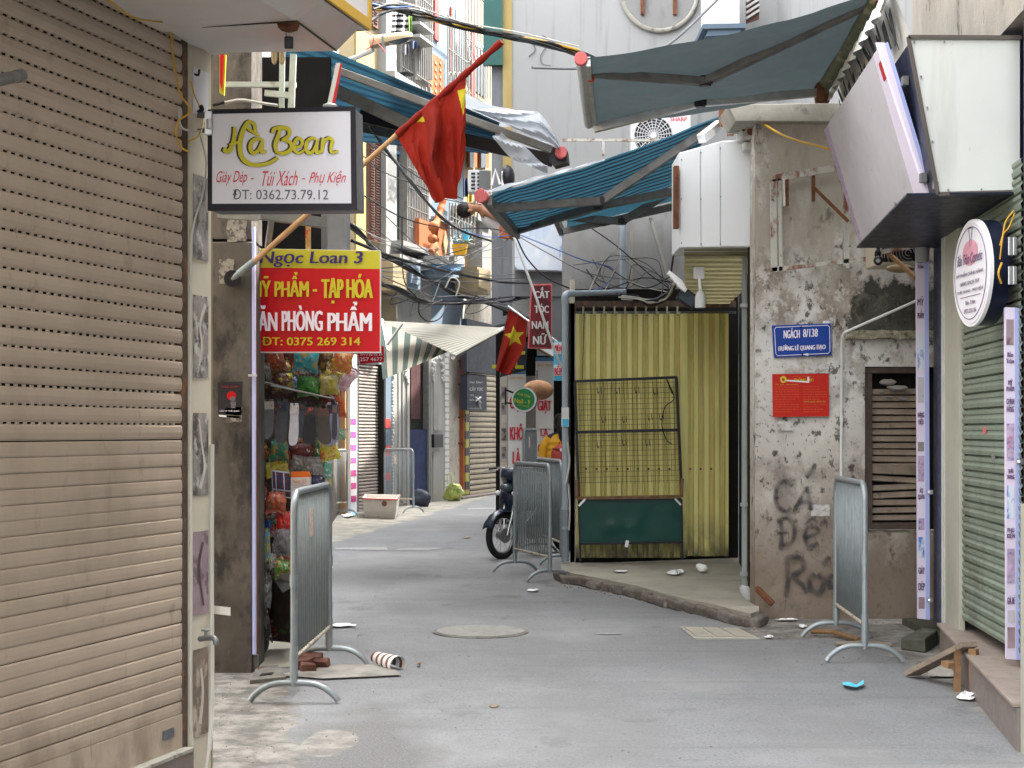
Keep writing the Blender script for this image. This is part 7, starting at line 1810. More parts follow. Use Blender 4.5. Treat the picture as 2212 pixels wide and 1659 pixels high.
# hidden side: extra fill bags behind so that no wall shows through
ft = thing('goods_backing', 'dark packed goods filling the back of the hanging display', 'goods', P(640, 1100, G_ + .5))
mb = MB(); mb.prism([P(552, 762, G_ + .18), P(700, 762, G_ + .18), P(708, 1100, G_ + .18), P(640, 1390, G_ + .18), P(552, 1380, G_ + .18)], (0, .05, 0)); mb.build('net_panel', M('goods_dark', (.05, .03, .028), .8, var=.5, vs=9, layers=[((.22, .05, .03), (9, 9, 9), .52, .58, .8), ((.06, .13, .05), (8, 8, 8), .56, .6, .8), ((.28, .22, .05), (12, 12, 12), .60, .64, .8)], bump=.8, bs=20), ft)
# brown tarpaulin table at the bottom
t = thing('covered_table', 'dark brown cloth covered box below the hanging goods', 'box', P(600, 1380, 9.6))
mb = MB(); mb.prism([P(582, 1240, 9.75), P(640, 1240, 9.4), P(640, 1372, 9.4), P(590, 1352, 9.75)], (-.05, .35, 0)); mb.build('cover', M('cover_brown', (.045, .034, .028), .9, var=.25, vs=12, layers=[((.12, .10, .09), (6, 6, 14), .56, .7, .5)]), t)
mb = MB(); mb.prism([P(582, 1240, 9.7), P(640, 1240, 9.35), P(640, 1262, 9.35), P(612, 1280, 9.5), P(595, 1256, 9.65)], (-.01, .02, 0)); mb.build('draped_sheet', m_clearbag, t)
t = thing('dark_bundle', 'dark round bundle behind the red panel foot', 'bundle', P(562, 1400, 9.6))
mb = MB(); mb.sphere(P(563, 1378, 9.6), .085, 14, 10, (.7, .8, 1.3)); mb.build('bundle', m_frame_black, t, smooth=True)

# ================================================================== FLAGS
def flagpole(a, b, ra, rb, par, mat=m_bamboo): 
    mb = MB(); n = 14; mb.tube([V(a).lerp(V(b), k / n) for k in range(n + 1)], [ra + (rb - ra) * k / n + (.0025 if k % 3 == 0 else 0) for k in range(n + 1)], 10); return mb.build('pole', mat, par, smooth=True)
fl1 = thing('national_flag', 'red flag with folded yellow star on a bamboo pole over the alley', 'flag', P(500, 600, 8.95))
pA, pB = P(512, 598, 8.95), P(1084, 90, 8.2)
flagpole(pA, pB, .017, .011, fl1)
dP = (pB - pA)
def onpole(u):     # parameter where pole projects to picture column u
    lo, hi = 0.0, 1.0
    for _ in range(30):
        m_ = (lo + hi) / 2; p = pA + dP * m_
        if U0 + p.x / p.y * FOC < u: lo = m_
        else: hi = m_
    return lo
s0, s1_ = onpole(858), onpole(1006)
bot = [(0, 940, 436), (.25, 944, 438), (.5, 962, 434), (.8, 989, 427), (.93, 997, 390), (1, 1002, 330)]
def bt(a):
    for i in range(len(bot) - 1):
        if a <= bot[i + 1][0]:
            k = (a - bot[i][0]) / (bot[i + 1][0] - bot[i][0]); return bot[i][1] + (bot[i + 1][1] - bot[i][1]) * k, bot[i][2] + (bot[i + 1][2] - bot[i][2]) * k
    return bot[-1][1:]
def fl(a, b):
    top = pA + dP * (s0 + (s1_ - s0) * a) + V((0, 0, -.012))
    u, v = bt(a); Yb_ = 8.45 + .05 * math.sin(a * 5)
    bt_ = P(u, v, Yb_)
    # curved left edge
    p = top.lerp(bt_, b)
    sm = lambda x: 1 / (1 + math.exp(-x))
    f = (-.10 * sm((a - .36) * 40) + .12 * sm((a - .60) * 34) - .05 * sm((a - .82) * 30)) * min(1, b * 2 + .2) + .012 * math.sin(a * 23 + 2) * b + .010 * math.sin(b * 9 + a * 14) * b
    f += .016 * NZ.noise(V((a * 7, b * 5, 3))) + .006 * NZ.noise(V((a * 20, b * 15, 8)))
    p += V((.012 * math.sin(a * 20) * b + .012 * NZ.noise(V((b * 6, a * 4, 5))) * b, f, 0))
    return p
poly1 = [(905, 256), (942, 219), (947, 246), (940, 252)]
poly1 = [(898, 264), (950, 222), (946, 276), (922, 262)]
poly2 = [(988, 196), (1008, 190), (1001, 250)]
def inpoly(u, v, q):
    ins_ = False; j = len(q) - 1
    for i in range(len(q)):
        if (q[i][1] > v) != (q[j][1] > v) and u < (q[j][0] - q[i][0]) * (v - q[i][1]) / (q[j][1] - q[i][1]) + q[i][0]: ins_ = not ins_
        j = i
    return ins_
def fmi(a, b):
    p = fl(a, b); u = U0 + p.x / p.y * FOC; v = V0 - (p.z - EYE) / p.y * FOC
    return 1 if inpoly(u, v, poly1) or inpoly(u, v, poly2) else 0
mb = MB(); mb.grid(fl, 110, 90, mif=fmi); mb.build('cloth', [m_flag, m_flag_star], fl1, smooth=True)
# front fold hanging forward
def fold(a, b):
    p = fl(.37 + .24 * a, b * .80); p += V((0, -.04 - .03 * math.sin(math.pi * a), 0)); 
    p.x += -.015 * b + .012 * math.sin(b * 6); return p
mb = MB(); mb.grid(fold, 16, 30); mb.build('fold', m_flag, fl1, smooth=True)
mb = MB(); sl_ = [pA + dP * (s1_ + (.995 - s1_) * k / 10) for k in range(11)]; mb.tube([pA + dP * (s0 + (1.0 - s0) * k / 24) for k in range(25)], [.018 + .003 * math.sin(k * 1.7) for k in range(25)], 12); mb.build('sleeve', m_flag, fl1, smooth=True)
mb = MB(); mb.tube([P(501, 603, 8.92), P(552, 562, 8.9)], .022, 12); mb.build('pole_socket', m_galv_bar, fl1, smooth=True)
mb = MB(); mb.cyl(P(502, 602, 8.99), P(502, 602, 8.90), .05, 16); mb.build('wall_plate', m_frame_black, fl1)
fl2 = thing('national_flag', 'small red flag with yellow star beside the maroon barber sign', 'flag', P(1140, 690, 16.8))
flagpole(P(1098, 662, 16.8), P(1205, 740, 16.4), .012, .012, fl2, m_alu)
def f2(a, b):
    tl, tr, bl, brr = P(1099, 667, 16.8), P(1140, 691, 16.7), P(1070, 800, 16.8), P(1098, 811, 16.7)
    p = tl.lerp(tr, a).lerp(bl.lerp(brr, a) if a < .75 or b < .6 else bl.lerp(brr, a), b)
    if a > .6: p = p.lerp(P(1140 - 12 * b - 30 * max(0, b - .45), 691 + 120 * b, 16.7), (a - .6) / .4 * (1 if b < .5 else 1 - (b - .5) * 1.3))
    return p + V((0, .05 * math.sin(a * 9 + b * 3) * (.3 + b), 0))
cs = (1111, 727); rs_ = 24
star = []
for k in range(10):
    an = math.pi / 2 + math.pi * k / 5; rr_ = rs_ if k % 2 == 0 else rs_ * .42; star.append((cs[0] + math.cos(an + .1) * rr_ * .95, cs[1] - math.sin(an + .1) * rr_))
def f2m(a, b):
    p = f2(a, b); u = U0 + p.x / p.y * FOC; v = V0 - (p.z - EYE) / p.y * FOC; return 1 if inpoly(u, v, star) else 0
mb = MB(); mb.grid(f2, 70, 90, mif=f2m); mb.build('cloth', [m_flag, m_flag_star], fl2, smooth=True)
ys = thing('striped_menu_panel', 'dark board with yellow stripes behind the small red flag', 'sign', P(1100, 812, 17.4))
mb = MB(); mb.prism([P(1085, 760, 17.4), P(1140, 738, 17.4), P(1136, 800, 17.4), P(1080, 815, 17.4)], (0, .03, 0)); mb.build('board', m_navyboard, ys)
for (u, v) in ((1098, 775), (1125, 762), (1108, 785), (1100, 797), (1122, 793), (1072, 792)):
    mb = MB(); mb.box(P(u, v, 17.38), (.10, .01, .04)); mb.build('yellow_stripe', m_sign_yel, ys)

# ================================================================== PIPE, RACK, GREEN BOARD
pp = thing('grey_drain_pipe', 'tall grey plastic drain pipe beside the yellow closed shop', 'pipe', P(1221, 1205, 15.2))
mb = MB(); mb.tube([P(1221, 1212, 15.2), P(1221, 1100, 15.2)], .037, 16); mb.build('lower_pipe', M('pvc_dark', (.22, .25, .28), .5, var=.1, layers=[((.4, .4, .4), (12, 12, 9), .56, .66, .6)]), pp, smooth=True)
mb = MB(); mb.tube([P(1221, 1100, 15.2), P(1221, 648, 15.2)], .032, 16); mb.build('upper_pipe', m_pvc, pp, smooth=True)
mb = MB(); mb.tube(cr([P(1221, 655, 15.2), P(1221, 641, 15.2), P(1226, 635, 15.25), P(1240, 634, 15.3)], 5), .037, 16); mb.build('elbow', m_pvc, pp, smooth=True)
mb = MB(); mb.tube([P(1236, 634, 15.3), P(1342, 631, 15.9)], .030, 16); mb.tube(cr([P(1342, 631, 15.9), P(1346, 628, 15.92), P(1346, 615, 15.93), P(1346, 440, 15.94)], 4), .036, 16); mb.build('branch_pipe', m_pvc, pp, smooth=True)
for v in (905, 1098, 1140): 
    mb = MB(); mb.cyl(P(1221, v - 3, 15.2), P(1221, v + 3, 15.2), .040, 16); mb.build('coupling', m_pvc, pp)
mb = MB(); mb.prism([P(1213, 880, 15.15), P(1229, 880, 15.15), P(1229, 922, 15.15), P(1213, 922, 15.15)], (0, .01, 0)); mb.build('sticker', m_paper, pp)
mb = MB(); mb.prism([P(1215, 905, 15.14), P(1228, 905, 15.14), P(1228, 921, 15.14), P(1215, 921, 15.14)], (0, .008, 0)); mb.build('sticker_print', m_mask, pp)
ck = thing('cable_post', 'dark cable bundle post hugging the grey drain pipe', 'post', P(1234, 1210, 15.4))
mb = MB(); mb.box((P(1236, 0, 15.5).x, 15.5, 1.5), (.05, .08, 3.0)); mb.build('post', m_pillar_white, ck); mb = MB(); mb.tube([P(1230, 1190, 15.35), P(1231, 900, 15.35), P(1230, 655, 15.35)], .012, 8); mb.build('cable', m_cable, ck)
mb = MB(); mb.tube(cr([P(1226, 955, 15.1), P(1230, 1000, 15.1), P(1222, 1045, 15.05)], 5), .010, 8); mb.tube(cr([P(1228, 1045, 15.12), P(1231, 1100, 15.12), P(1229, 1145, 15.12)], 5), .008, 8); mb.build('white_cable', m_cable_w, ck)
rk = thing('wire_display_rack', 'tall black framed wire mesh rack leaning on the yellow sheets', 'rack', P(1245, 1080, 15.3))
Yk = 15.25
def rb(a_, b__, w_=.028, nm='frame_bar', mt=m_frame_black, Y=Yk): mb = MB(); mb.beam(P(*a_, Y), P(*b__, Y), w_, w_); return mb.build(nm, mt, rk)
rb((1241, 824), (1462, 815)); rb((1242, 824), (1250, 1075)); rb((1461, 815), (1473, 1074)); rb((1244, 934), (1464, 929)); rb((1262, 673), (1258, 820), .008, 'hanging_wire')
mb = MB()
for i in range(24):
    k = (i + .5) / 24; mb.tube([P(1245 + 213 * k, 822 - 5 * k, Yk), P(1252 + 213 * k, 1046 - 3 * k, Yk)], .0022, 5)
mb.build('mesh_wires', M('wire_olive', (.12, .105, .04), .6, var=.2), rk)
mb = MB()
for i in range(20):
    v = 830 + i * 11.2; k = (v - 820) / 250; mb.tube([P(1243 + 7 * k, v, Yk - .006), P(1462 + 9 * k, v - 5, Yk - .006)], .0022, 5)
mb.build('mesh_wires', M('wire_olive', (.12, .105, .04), .6, var=.2), rk)
random.seed(4)
for (u, v) in ((1290, 842), (1330, 842), (1372, 842), (1412, 845), (1300, 905), (1345, 905), (1400, 900), (1290, 960), (1345, 955), (1395, 955), (1425, 900)):
    mb = MB(); mb.tube(cr([P(u, v - 6, Yk - .01), P(u, v, Yk - .06), P(u + 2, v + 8, Yk - .07), P(u + 4, v + 4, Yk - .06)], 4), .004, 5); mb.tube(cr([P(u + 8, v - 6, Yk - .01), P(u + 8, v, Yk - .06), P(u + 9, v + 8, Yk - .07)], 4), .004, 5); mb.build('hook', m_frame_black, rk)
mb = MB(); mb.tube(cr([P(1440, 818, Yk - .03), P(1452, 850, Yk - .06), P(1440, 820, Yk - .06), P(1456, 860, Yk - .05), P(1436, 880, Yk - .04), P(1430, 920, Yk - .04), P(1440, 950, Yk - .03), P(1452, 960, Yk - .03)], 6), .006, 6); mb.build('black_cord', m_cable, rk)
for (a_, b__) in (((1246, 1076), (1472, 1072)), ((1246, 1076), (1245, 1036)), ((1472, 1074), (1474, 1034))):
    rb(a_, b__, .03, 'wood_strip', m_wood_or, Yk - .06)
gt = thing('green_folding_table', 'dark green table top standing on edge on black legs', 'table', P(1250, 1210, 15.1))
Yg = 15.12
def gq(u, v, o=0.0): return P(u, v, Yg - o)
def gf(a, b):
    u = 1252 + 219 * a + 1.0 * b; v = 1083 + 92 * b - 3 * a - 2 * a * b
    bump = .012 * math.exp(-((a - .33) ** 2 / .01 + (b - .6) ** 2 / .03)) + .010 * math.exp(-((a - .54) ** 2 / .006 + (b - .6) ** 2 / .03)) + .003 * NZ.noise(V((a * 5, b * 3, 2)))
    return P(u, v, Yg - .012 - bump)
mb = MB(); mb.grid(gf, 50, 24); mb.build('top_sheet', m_green_board, gt, smooth=True)
mb = MB(); mb.prism([gq(1252, 1083), gq(1471, 1080), gq(1472, 1172), gq(1253, 1175)], (0, .03, 0)); mb.build('top_core', m_green_board, gt)
for (a_, b__) in (((1250, 1081), (1472, 1078)), ((1251, 1175), (1474, 1171)), ((1250, 1080), (1254, 1213)), ((1472, 1078), (1474, 1208))):
    mb = MB(); mb.beam(gq(*a_, .02), gq(*b__, .02), .028, .02); mb.build('frame_bar', m_frame_black, gt)
for (a_, b__) in (((1250, 1093), (1264, 1078)), ((1471, 1091), (1458, 1077))):
    mb = MB(); mb.beam(gq(*a_, .035), gq(*b__, .035), .02, .02); mb.build('corner_brace', m_alu, gt)
t = thing('small_litter', 'small white thing stuck under the lower edge of the green table', 'litter', gq(1354, 1175, .05))
mb = MB(); mb.box(gq(1354, 1175, .05), (.035, .02, .07), Matrix.Rotation(.2, 3, 'Y')); mb.build('body', m_white, t, bevel=.006)

# ================================================================== FURNITURE OF THE SKY: lamp, AC units, dragon pipe, laundry
sl1 = thing('street_lamp', 'cream street lamp head lit by the sun above the blue awning', 'street lamp', P(800, 100, 14))
c0, c1 = P(800, 103, 14.0), P(893, 82, 14.0)
ax = (c1 - c0); Ls = ax.length; ax.normalize(); upv = V((0, 0, 1)) - ax * ax.z; upv.normalize(); sv = ax.cross(upv)
def lh(a, b):
    an = math.pi * b; w_ = .085 * (1 - .45 * max(0, (a - .7) / .3) ** 2) * (1 - .15 * (1 - a)); 
    return c0 + ax * (a * Ls) + sv * (math.cos(an) * w_) + upv * (math.sin(an) * (.11 - .045 * a) * (1 - max(0, (a - .9) * 6) ** 2))
mb = MB(); mb.grid(lh, 20, 12); mb.grid(lambda a, b: lh(a, 0).lerp(lh(a, 1), b) , 20, 2); mb.build('housing', m_lampcream, sl1, smooth=True)
mb = MB(); mb.grid(lambda a, b: (lh(.42 + .55 * a, 0).lerp(lh(.42 + .55 * a, 1), b)) - upv * (.03 * math.sin(math.pi * b) * math.sin(math.pi * a)), 12, 6); mb.build('lens', m_glass, sl1, smooth=True)
mb = MB(); mb.tube([P(700, 148, 14.2), P(770, 124, 14.1), P(806, 108, 14.0)], .022, 10); mb.build('arm', m_grille, sl1, smooth=True)
mb = MB(); mb.beam(P(826, 78, 13.9), P(829, 112, 13.9), .012, .02); mb.build('strap', m_frame_gray, sl1)
mb = MB(); mb.tube(cr([P(790, 68, 13.8), P(806, 80, 13.8), P(803, 98, 13.8), P(790, 108, 13.8)], 5), .005, 5); mb.tube(cr([P(806, 84, 13.8), P(822, 100, 13.8), P(832, 112, 13.8)], 5), .005, 5); mb.build('wire', m_redtape, sl1)
def ac_unit(name, label, u0, v0, u1, v1, Y, brand=None, dep=.3, fan=None, mat=m_white, loc_lab='air conditioner'):
    t = thing(name, label, 'air conditioner', P(u0, v1, Y))
    mb = MB(); mb.prism([P(u0, v0, Y), P(u1, v0, Y), P(u1, v1, Y), P(u0, v1, Y)], (0, dep, 0)); mb.build('casing', mat, t, bevel=.012)
    if fan:
        fu, fv, fr = fan; c = P(fu, fv, Y); r_ = fr / FOC * Y
        mb = MB(); mb.cyl(c + V((0, .0, 0)), c + V((0, -.008, 0)), r_, 36); mb.build('fan_recess', m_frame_black, t)
        mb = MB()
        for k in range(1, 8): 
            rr_ = r_ * k / 7.2; mb.tube([c + V((math.cos(a) * rr_, -.02, math.sin(a) * rr_)) for a in [2 * math.pi * i / 28 for i in range(28)]], .0035, 4, closed=True)
        for k in range(20):
            a = 2 * math.pi * k / 20; mb.tube([c + V((math.cos(a) * r_ * .12, -.022, math.sin(a) * r_ * .12)), c + V((math.cos(a + .12) * r_, -.022, math.sin(a + .12) * r_))], .0045, 4)
        mb.build('fan_grille', m_white, t)
        mb = MB(); mb.cyl(c + V((0, -.02, 0)), c + V((0, -.035, 0)), r_ * .15, 20); mb.build('hub', m_white, t)
    if brand: textuv(brand, *brand_box, Y - .004, m_red_let, t, bold=.03)
    return t
brand_box = (1448, 253, 1484, 262)
ac_unit('air_conditioner', 'white outdoor air conditioner with SHARP lettering on the grey wall', 1364, 245, 1492, 335, 20.3, 'SHARP', fan=(1411, 293, 42))
ac_unit('air_conditioner', 'white outdoor unit on a shelf at the top beside the dark awning', 1522, -30, 1598, 52, 20.2, None, .4)
t = thing('wall_shelf', 'pale blue ledge under the top outdoor unit', 'shelf', P(1520, 50, 20.2))
mb = MB(); mb.prism([P(1518, 52, 19.9), P(1612, 50, 19.9), P(1612, 60, 19.9), P(1518, 62, 19.9)], (0, 1, 0)); mb.prism([P(1530, 64, 19.95), P(1600, 62, 19.95), P(1600, 74, 19.95), P(1525, 78, 19.95)], (0, 1, 0)); mb.build('slab', m_paleblue, t)
t = thing('roof_vent_grille', 'white louvred vent at the top behind the dark awning', 'vent', P(1615, 40, 20.5))
mb = MB(); mb.prism([P(1612, -40, 20.6), P(1640, -40, 20.6), P(1640, 40, 20.6), P(1612, 50, 20.6)], (0, .05, 0)); mb.build('recess', m_brown_sh, t)
for i in range(7): mb = MB(); mb.beam(P(1612, 40 - i * 12, 20.55), P(1640, 22 - i * 12, 20.55), .04, .03); mb.build('blade', m_grille, t)
t = ac_unit('air_conditioner', 'small white box unit with square vents on the old cream house', 1011, 367, 1060, 414, 22.5, None, .3)
for i in range(2):
    for k in range(5):
        mb = MB(); mb.box(P(1022 + i * 13, 375 + k * 8, 22.49), (.06, .01, .028)); mb.build('vent_hole', m_frame_black, t)
mb = MB(); mb.prism([P(1035, 368, 22.48), P(1060, 368, 22.48), P(1060, 413, 22.48), P(1035, 413, 22.48)], (0, .01, 0)); mb.build('front_panel', m_pale, t)
t = ac_unit('air_conditioner', 'old outdoor unit with mesh fan guard behind the security camera', 1893, 519, 1995, 572, 11.0, None, .35, mat=m_pillar_white)
mb = MB(); mb.prism([P(1903, 522, 10.99), P(1990, 520, 10.99), P(1990, 563, 10.99), P(1908, 566, 10.99)], (0, .01, 0)); mb.build('fan_recess', m_frame_black, t)
mb = MB()
for k in range(1, 16):
    rr_ = .022 * k; mb.tube([P(1962, 546, 10.98) + V((math.cos(a) * rr_, 0, math.sin(a) * rr_ )) for a in [2 * math.pi * i / 30 for i in range(30)] if abs(math.sin(a) * rr_) < .068 and math.cos(a) * rr_ < .1 and math.cos(a) * rr_ > -.2][:26] or [P(1962, 546, 10.98), P(1963, 546, 10.98)], .0025, 4)
mb.build('mesh_guard', m_grille, t)
mb = MB(); mb.beam(P(1900, 545, 10.95), P(1994, 528, 10.95), .02, .03); mb.build('red_bar', m_rustwhite, t)
t = thing('security_camera', 'black security camera under the tilted lilac board', 'camera', P(1897, 560, 10.6))
mb = MB(); mb.sphere(P(1896, 549, 10.6), .03, 12, 8, (.8, 1, 1.2)); mb.sphere(P(1897, 563, 10.55), .034, 12, 8); mb.build('body', m_frame_black, t, smooth=True)
mb = MB(); mb.cyl(P(1897, 563, 10.53), P(1897, 563, 10.51), .016, 12); mb.build('lens', m_glass, t); mb = MB(); mb.beam(P(1897, 530, 10.6), P(1897, 545, 10.6), .02, .02); mb.build('mount', m_frame_black, t)
t = thing('lamp_cap', 'grey plastic lamp holder above the left lilac panel', 'lamp', P(1992, 560, 10.3))
mb = MB(); mb.tube([P(1992, 505, 10.3), P(1992, 528, 10.3), P(1992, 530, 10.3), P(1992, 566, 10.3)], [.03, .03, .05, .045], 14); mb.build('shade', M('grey_plastic', (.33, .34, .34), .5, var=.1), t, smooth=True)
t = thing('wall_lampshade', 'yellowed lampshade under the old outdoor unit', 'lamp', P(1950, 575, 10.9))
mb = MB(); mb.sphere(P(1945, 580, 10.9), .09, 14, 8, (1.2, .5, .35)); mb.build('shade', m_cream, t, smooth=True)
# orange dragon-like pipe ornament
t = thing('orange_curved_ornament', 'orange curved roof ornament below the tip of the red flag', 'ornament', PL(935, 540, .6))
mb = MB(); mb.tube(cr([PL(950, 425, .9), PL(946, 450, .9), PL(938, 475, .9), PL(932, 495, .9), PL(934, 520, .9), PL(924, 545, .9)], 5), [.05 + .03 * abs(math.sin(k * .9)) for k in range(26)], 10); mb.sphere(PL(929, 490, .95), .11, 10, 8); mb.sphere(PL(926, 516, .95), .09, 10, 8); mb.build('body', m_terra, t, smooth=True)
# washing
t = thing('striped_shirt', 'black and white striped shirt hanging on the far balcony', 'shirt', PL(852, 90, 1.0))
mb = MB()
def shf(a, b): return PL(836 + 36 * a + 1.5 * math.sin(b * 6), 20 + 74 * b, 1.0 + .08 * math.sin(a * 12))
mb.grid(shf, 14, 40, mif=lambda a, b: int(b * 13) % 2); mb.build('cloth', [m_frame_black, m_paper], t, smooth=True)
t = thing('green_towel', 'light green towel hanging beside the striped shirt', 'towel', PL(876, 80, 1.0))
mb = MB(); mb.grid(lambda a, b: PL(873 + 7 * a, 30 + 52 * b, 1.0 + .05 * math.sin(a * 8)), 6, 8); mb.build('cloth', M('cloth_green', (.35, .55, .18), .9), t, smooth=True)
for i, (u0, v0, u1, v1, c_, lb_) in enumerate(((880, 88, 892, 105, (.06, .08, .16), 'small dark blue garment hanging below the striped shirt'), (864, 96, 874, 118, (.2, .2, .24), 'grey garment hanging below the striped shirt'), (1001, 395, 1010, 440, (.62, .45, .05), 'yellow garment hanging beside the leaning person'), (992, 385, 1001, 425, (.03, .04, .1), 'navy garment hanging beside the red flag edge'))):
    t = thing('hanging_garment', lb_, 'garment', PL(u0, v1, 1.0)); mb = MB(); mb.grid(lambda a, b: PL(u0 + (u1 - u0) * a, v0 + (v1 - v0) * b, 1.0 + .05 * math.sin(a * 8)), 6, 8); mb.build('cloth', M('garment', c_, .9), t, smooth=True)
t = thing('blue_bucket', 'blue plastic tub on the far balcony rail', 'tub', PL(992, 520, .6))
mb = MB(); a_ = PL(992, 520, .6); mb.tube([a_, a_ + V((0, 0, .18))], [.16, .2], 16); mb.build('tub', m_mask, t, smooth=True)
t = thing('yellow_basket', 'yellow basket hanging under the far balcony', 'basket', PL(990, 545, .6))
mb = MB(); a_ = PL(990, 552, .6); mb.tube([a_, a_ + V((0, 0, .22))], [.12, .17], 12); mb.build('basket', M('plastic_yellow', (.7, .4, .02), .5), t, smooth=True)
for (u0, v0, u1, v1, lb_, mt) in ((842, 588, 876, 648, 'cream wall box under the left cable bundle', m_cream), (880, 592, 905, 640, 'pale blue meter box under the cables', m_paleblue), (782, 610, 800, 655, 'white meter box beside the red shop sign', m_white), (1028, 600, 1056, 650, 'cream box with coiled wires beside the slate wall', m_cream)):
    t = thing('meter_box', lb_, 'meter box', PL(u0, v1, .5)); o = fpart('box', mt, t, [(u0, v0, u1, v1, .1, .6)]); fpart('lid', mt, t, [(u0 + 3, v0 + 6, u1 - 3, v1 - 8, .6, .63)])
t = thing('rusty_beam', 'thin rusty horizontal beam in front of the grey wall', 'beam', P(1215, 303, 19))
mb = MB(); mb.beam(P(1215, 303, 19), P(1500, 303, 19), .03, .035); mb.build('bar', m_rustwhite, t)
mb = MB(); mb.beam(P(1303, 305, 19), P(1303, 336, 19), .06, .03); mb.build('hanger', m_rustwhite, t)
t = thing('hanging_board', 'orange plastic board piece hanging by the awning tip', 'board', P(1095, 510, 17))
mb = MB(); mb.prism([P(1078, 488, 17), P(1103, 492, 17), P(1100, 515, 17), P(1079, 512, 17)], (0, .1, 0)); mb.build('board', m_terra, t)
t = thing('white_stay_pole', 'long thin white pole slanting down from the blue awning tip', 'pole', P(1206, 760, 15.8))
mb = MB(); mb.tube([P(1108, 508, 15.5), P(1150, 620, 15.6), P(1196, 752, 15.7), P(1212, 790, 15.8)], .013, 8); mb.build('pole', m_conduit, t, smooth=True)
t = thing('loudspeaker', 'black loudspeaker and white hooks on the slate wall edge', 'loudspeaker', P(1090, 400, 20.5))
mb = MB(); mb.sphere(P(1096, 384, 20.5), .17, 14, 10, (.6, 1, 1)); mb.build('horn', m_frame_black, t, smooth=True)
mb = MB(); mb.tube([P(1062, 400, 20.4), P(1070, 366, 20.4), P(1080, 398, 20.4)], .02, 6); mb.tube([P(1086, 405, 20.4), P(1086, 372, 20.4), P(1096, 366, 20.4)], .02, 6); mb.build('hooks', m_white, t)
# ================================================================== CABLES
def cable(mb, pts, r, n=6): mb.tube(cr(pts, 8), r, n)
def cthing(label, pieces_, name='cable_bundle', cat='cables'):
    p0 = pieces_[0][1][0]; t = thing(name, label, cat, p0)
    for (mt, pts, r) in pieces_:
        mb = MB(); cable(mb, pts, r); mb.build('cable', mt, t, smooth=True)
    return t
random.seed(31)
def bundle(label, path, n, spread, r, mats):
    ps = []
    for i in range(n):
        o = [(random.uniform(-spread, spread), random.uniform(-spread, spread)) for _ in path]
        pts = [P(u + a * 1.0, v + b * (1.0), Y + random.uniform(-.05, .05)) for (u, v, Y), (a, b) in zip(path, o)]
        ps.append((random.choice(mats), pts, r * random.uniform(.7, 1.3)))
    return cthing(label, ps)
CM = [m_cable, m_cable, m_cable, m_cable_g]
bundle('thick black cable bundle crossing the top of the alley to the dark awning', [(740, -10, 10.0), (830, 14, 10.0), (900, 28, 10.2), (1000, 58, 10.5), (1100, 78, 10.8), (1190, 98, 11), (1262, 120, 11.2), (1330, 150, 11.4)], 16, 6, .008, [m_cable, m_cable, m_cable, m_cable_g, m_cable_y])
cthing('yellow cable under the top cable bundle', [(m_cable_y, [P(812, 22, 10), P(870, 22, 10.1), P(960, 52, 10.4), P(1060, 74, 10.7), P(1150, 84, 10.9), P(1250, 108, 11.1)], .009), (m_cable_w, [P(850, 2, 10), P(900, 14, 10.2), P(1000, 48, 10.5), P(1120, 70, 10.8), P(1250, 100, 11.1)], .005)])
cthing('looping black cables beside the gold edged sign box', [(m_cable, [P(800, 45, 9), P(830, 28, 9.2), P(870, 20, 9.5), P(905, 28, 10)], .008), (m_cable, [P(806, 20, 9), P(840, 10, 9.2), P(880, 12, 9.5)], .008), (m_cable_b, [P(803, 8, 9), P(840, 16, 9.2), P(890, 14, 9.5)], .007)])
cthing('single grey cable sagging across the upper grey wall', [(m_cable_g, [P(1150, 146, 12) , P(1250, 148, 12.5), P(1330, 138, 13), P(1400, 118, 13.5), P(1460, 84, 14), P(1560, -10, 15)], .012)], 'overhead_cable', 'cable')
bundle('heavy black cable bundle running down past the red shop sign to the small flag', [(742, 472, 12), (775, 500, 12.5), (822, 548, 13.5), (880, 578, 14.5), (935, 610, 15.5), (985, 636, 16.5), (1050, 652, 17), (1140, 690, 17.5)], 14, 5, .007, CM)
bundle('second cable bundle leaving the red shop sign lower down', [(822, 612, 13.5), (860, 626, 14), (905, 648, 14.8), (960, 655, 15.5), (1030, 650, 16.5), (1090, 648, 17), (1140, 640, 17.5)], 12, 5, .007, CM)
cthing('smooth thick cable arching to the maroon barber sign', [(m_cable, [P(760, 520, 12), P(840, 552, 13.3), P(920, 575, 14.6), P(1000, 594, 16), (P(1075, 608, 16.4)), P(1150, 612, 16.6)], .014)], 'overhead_cable', 'cable')
cthing('twisted steel cable descending from behind the white projecting sign', [(m_cable_g, [P(798, 272, 11), P(840, 330, 12), P(900, 410, 13), (P(950, 465, 14)), P(1000, 500, 15), P(1060, 520, 16)], .013), (m_cable, [P(800, 276, 11), P(838, 332, 12), P(902, 408, 13), (P(949, 468, 14)), P(1002, 500, 15), P(1062, 521, 16)], .008)], 'overhead_cable', 'cable')
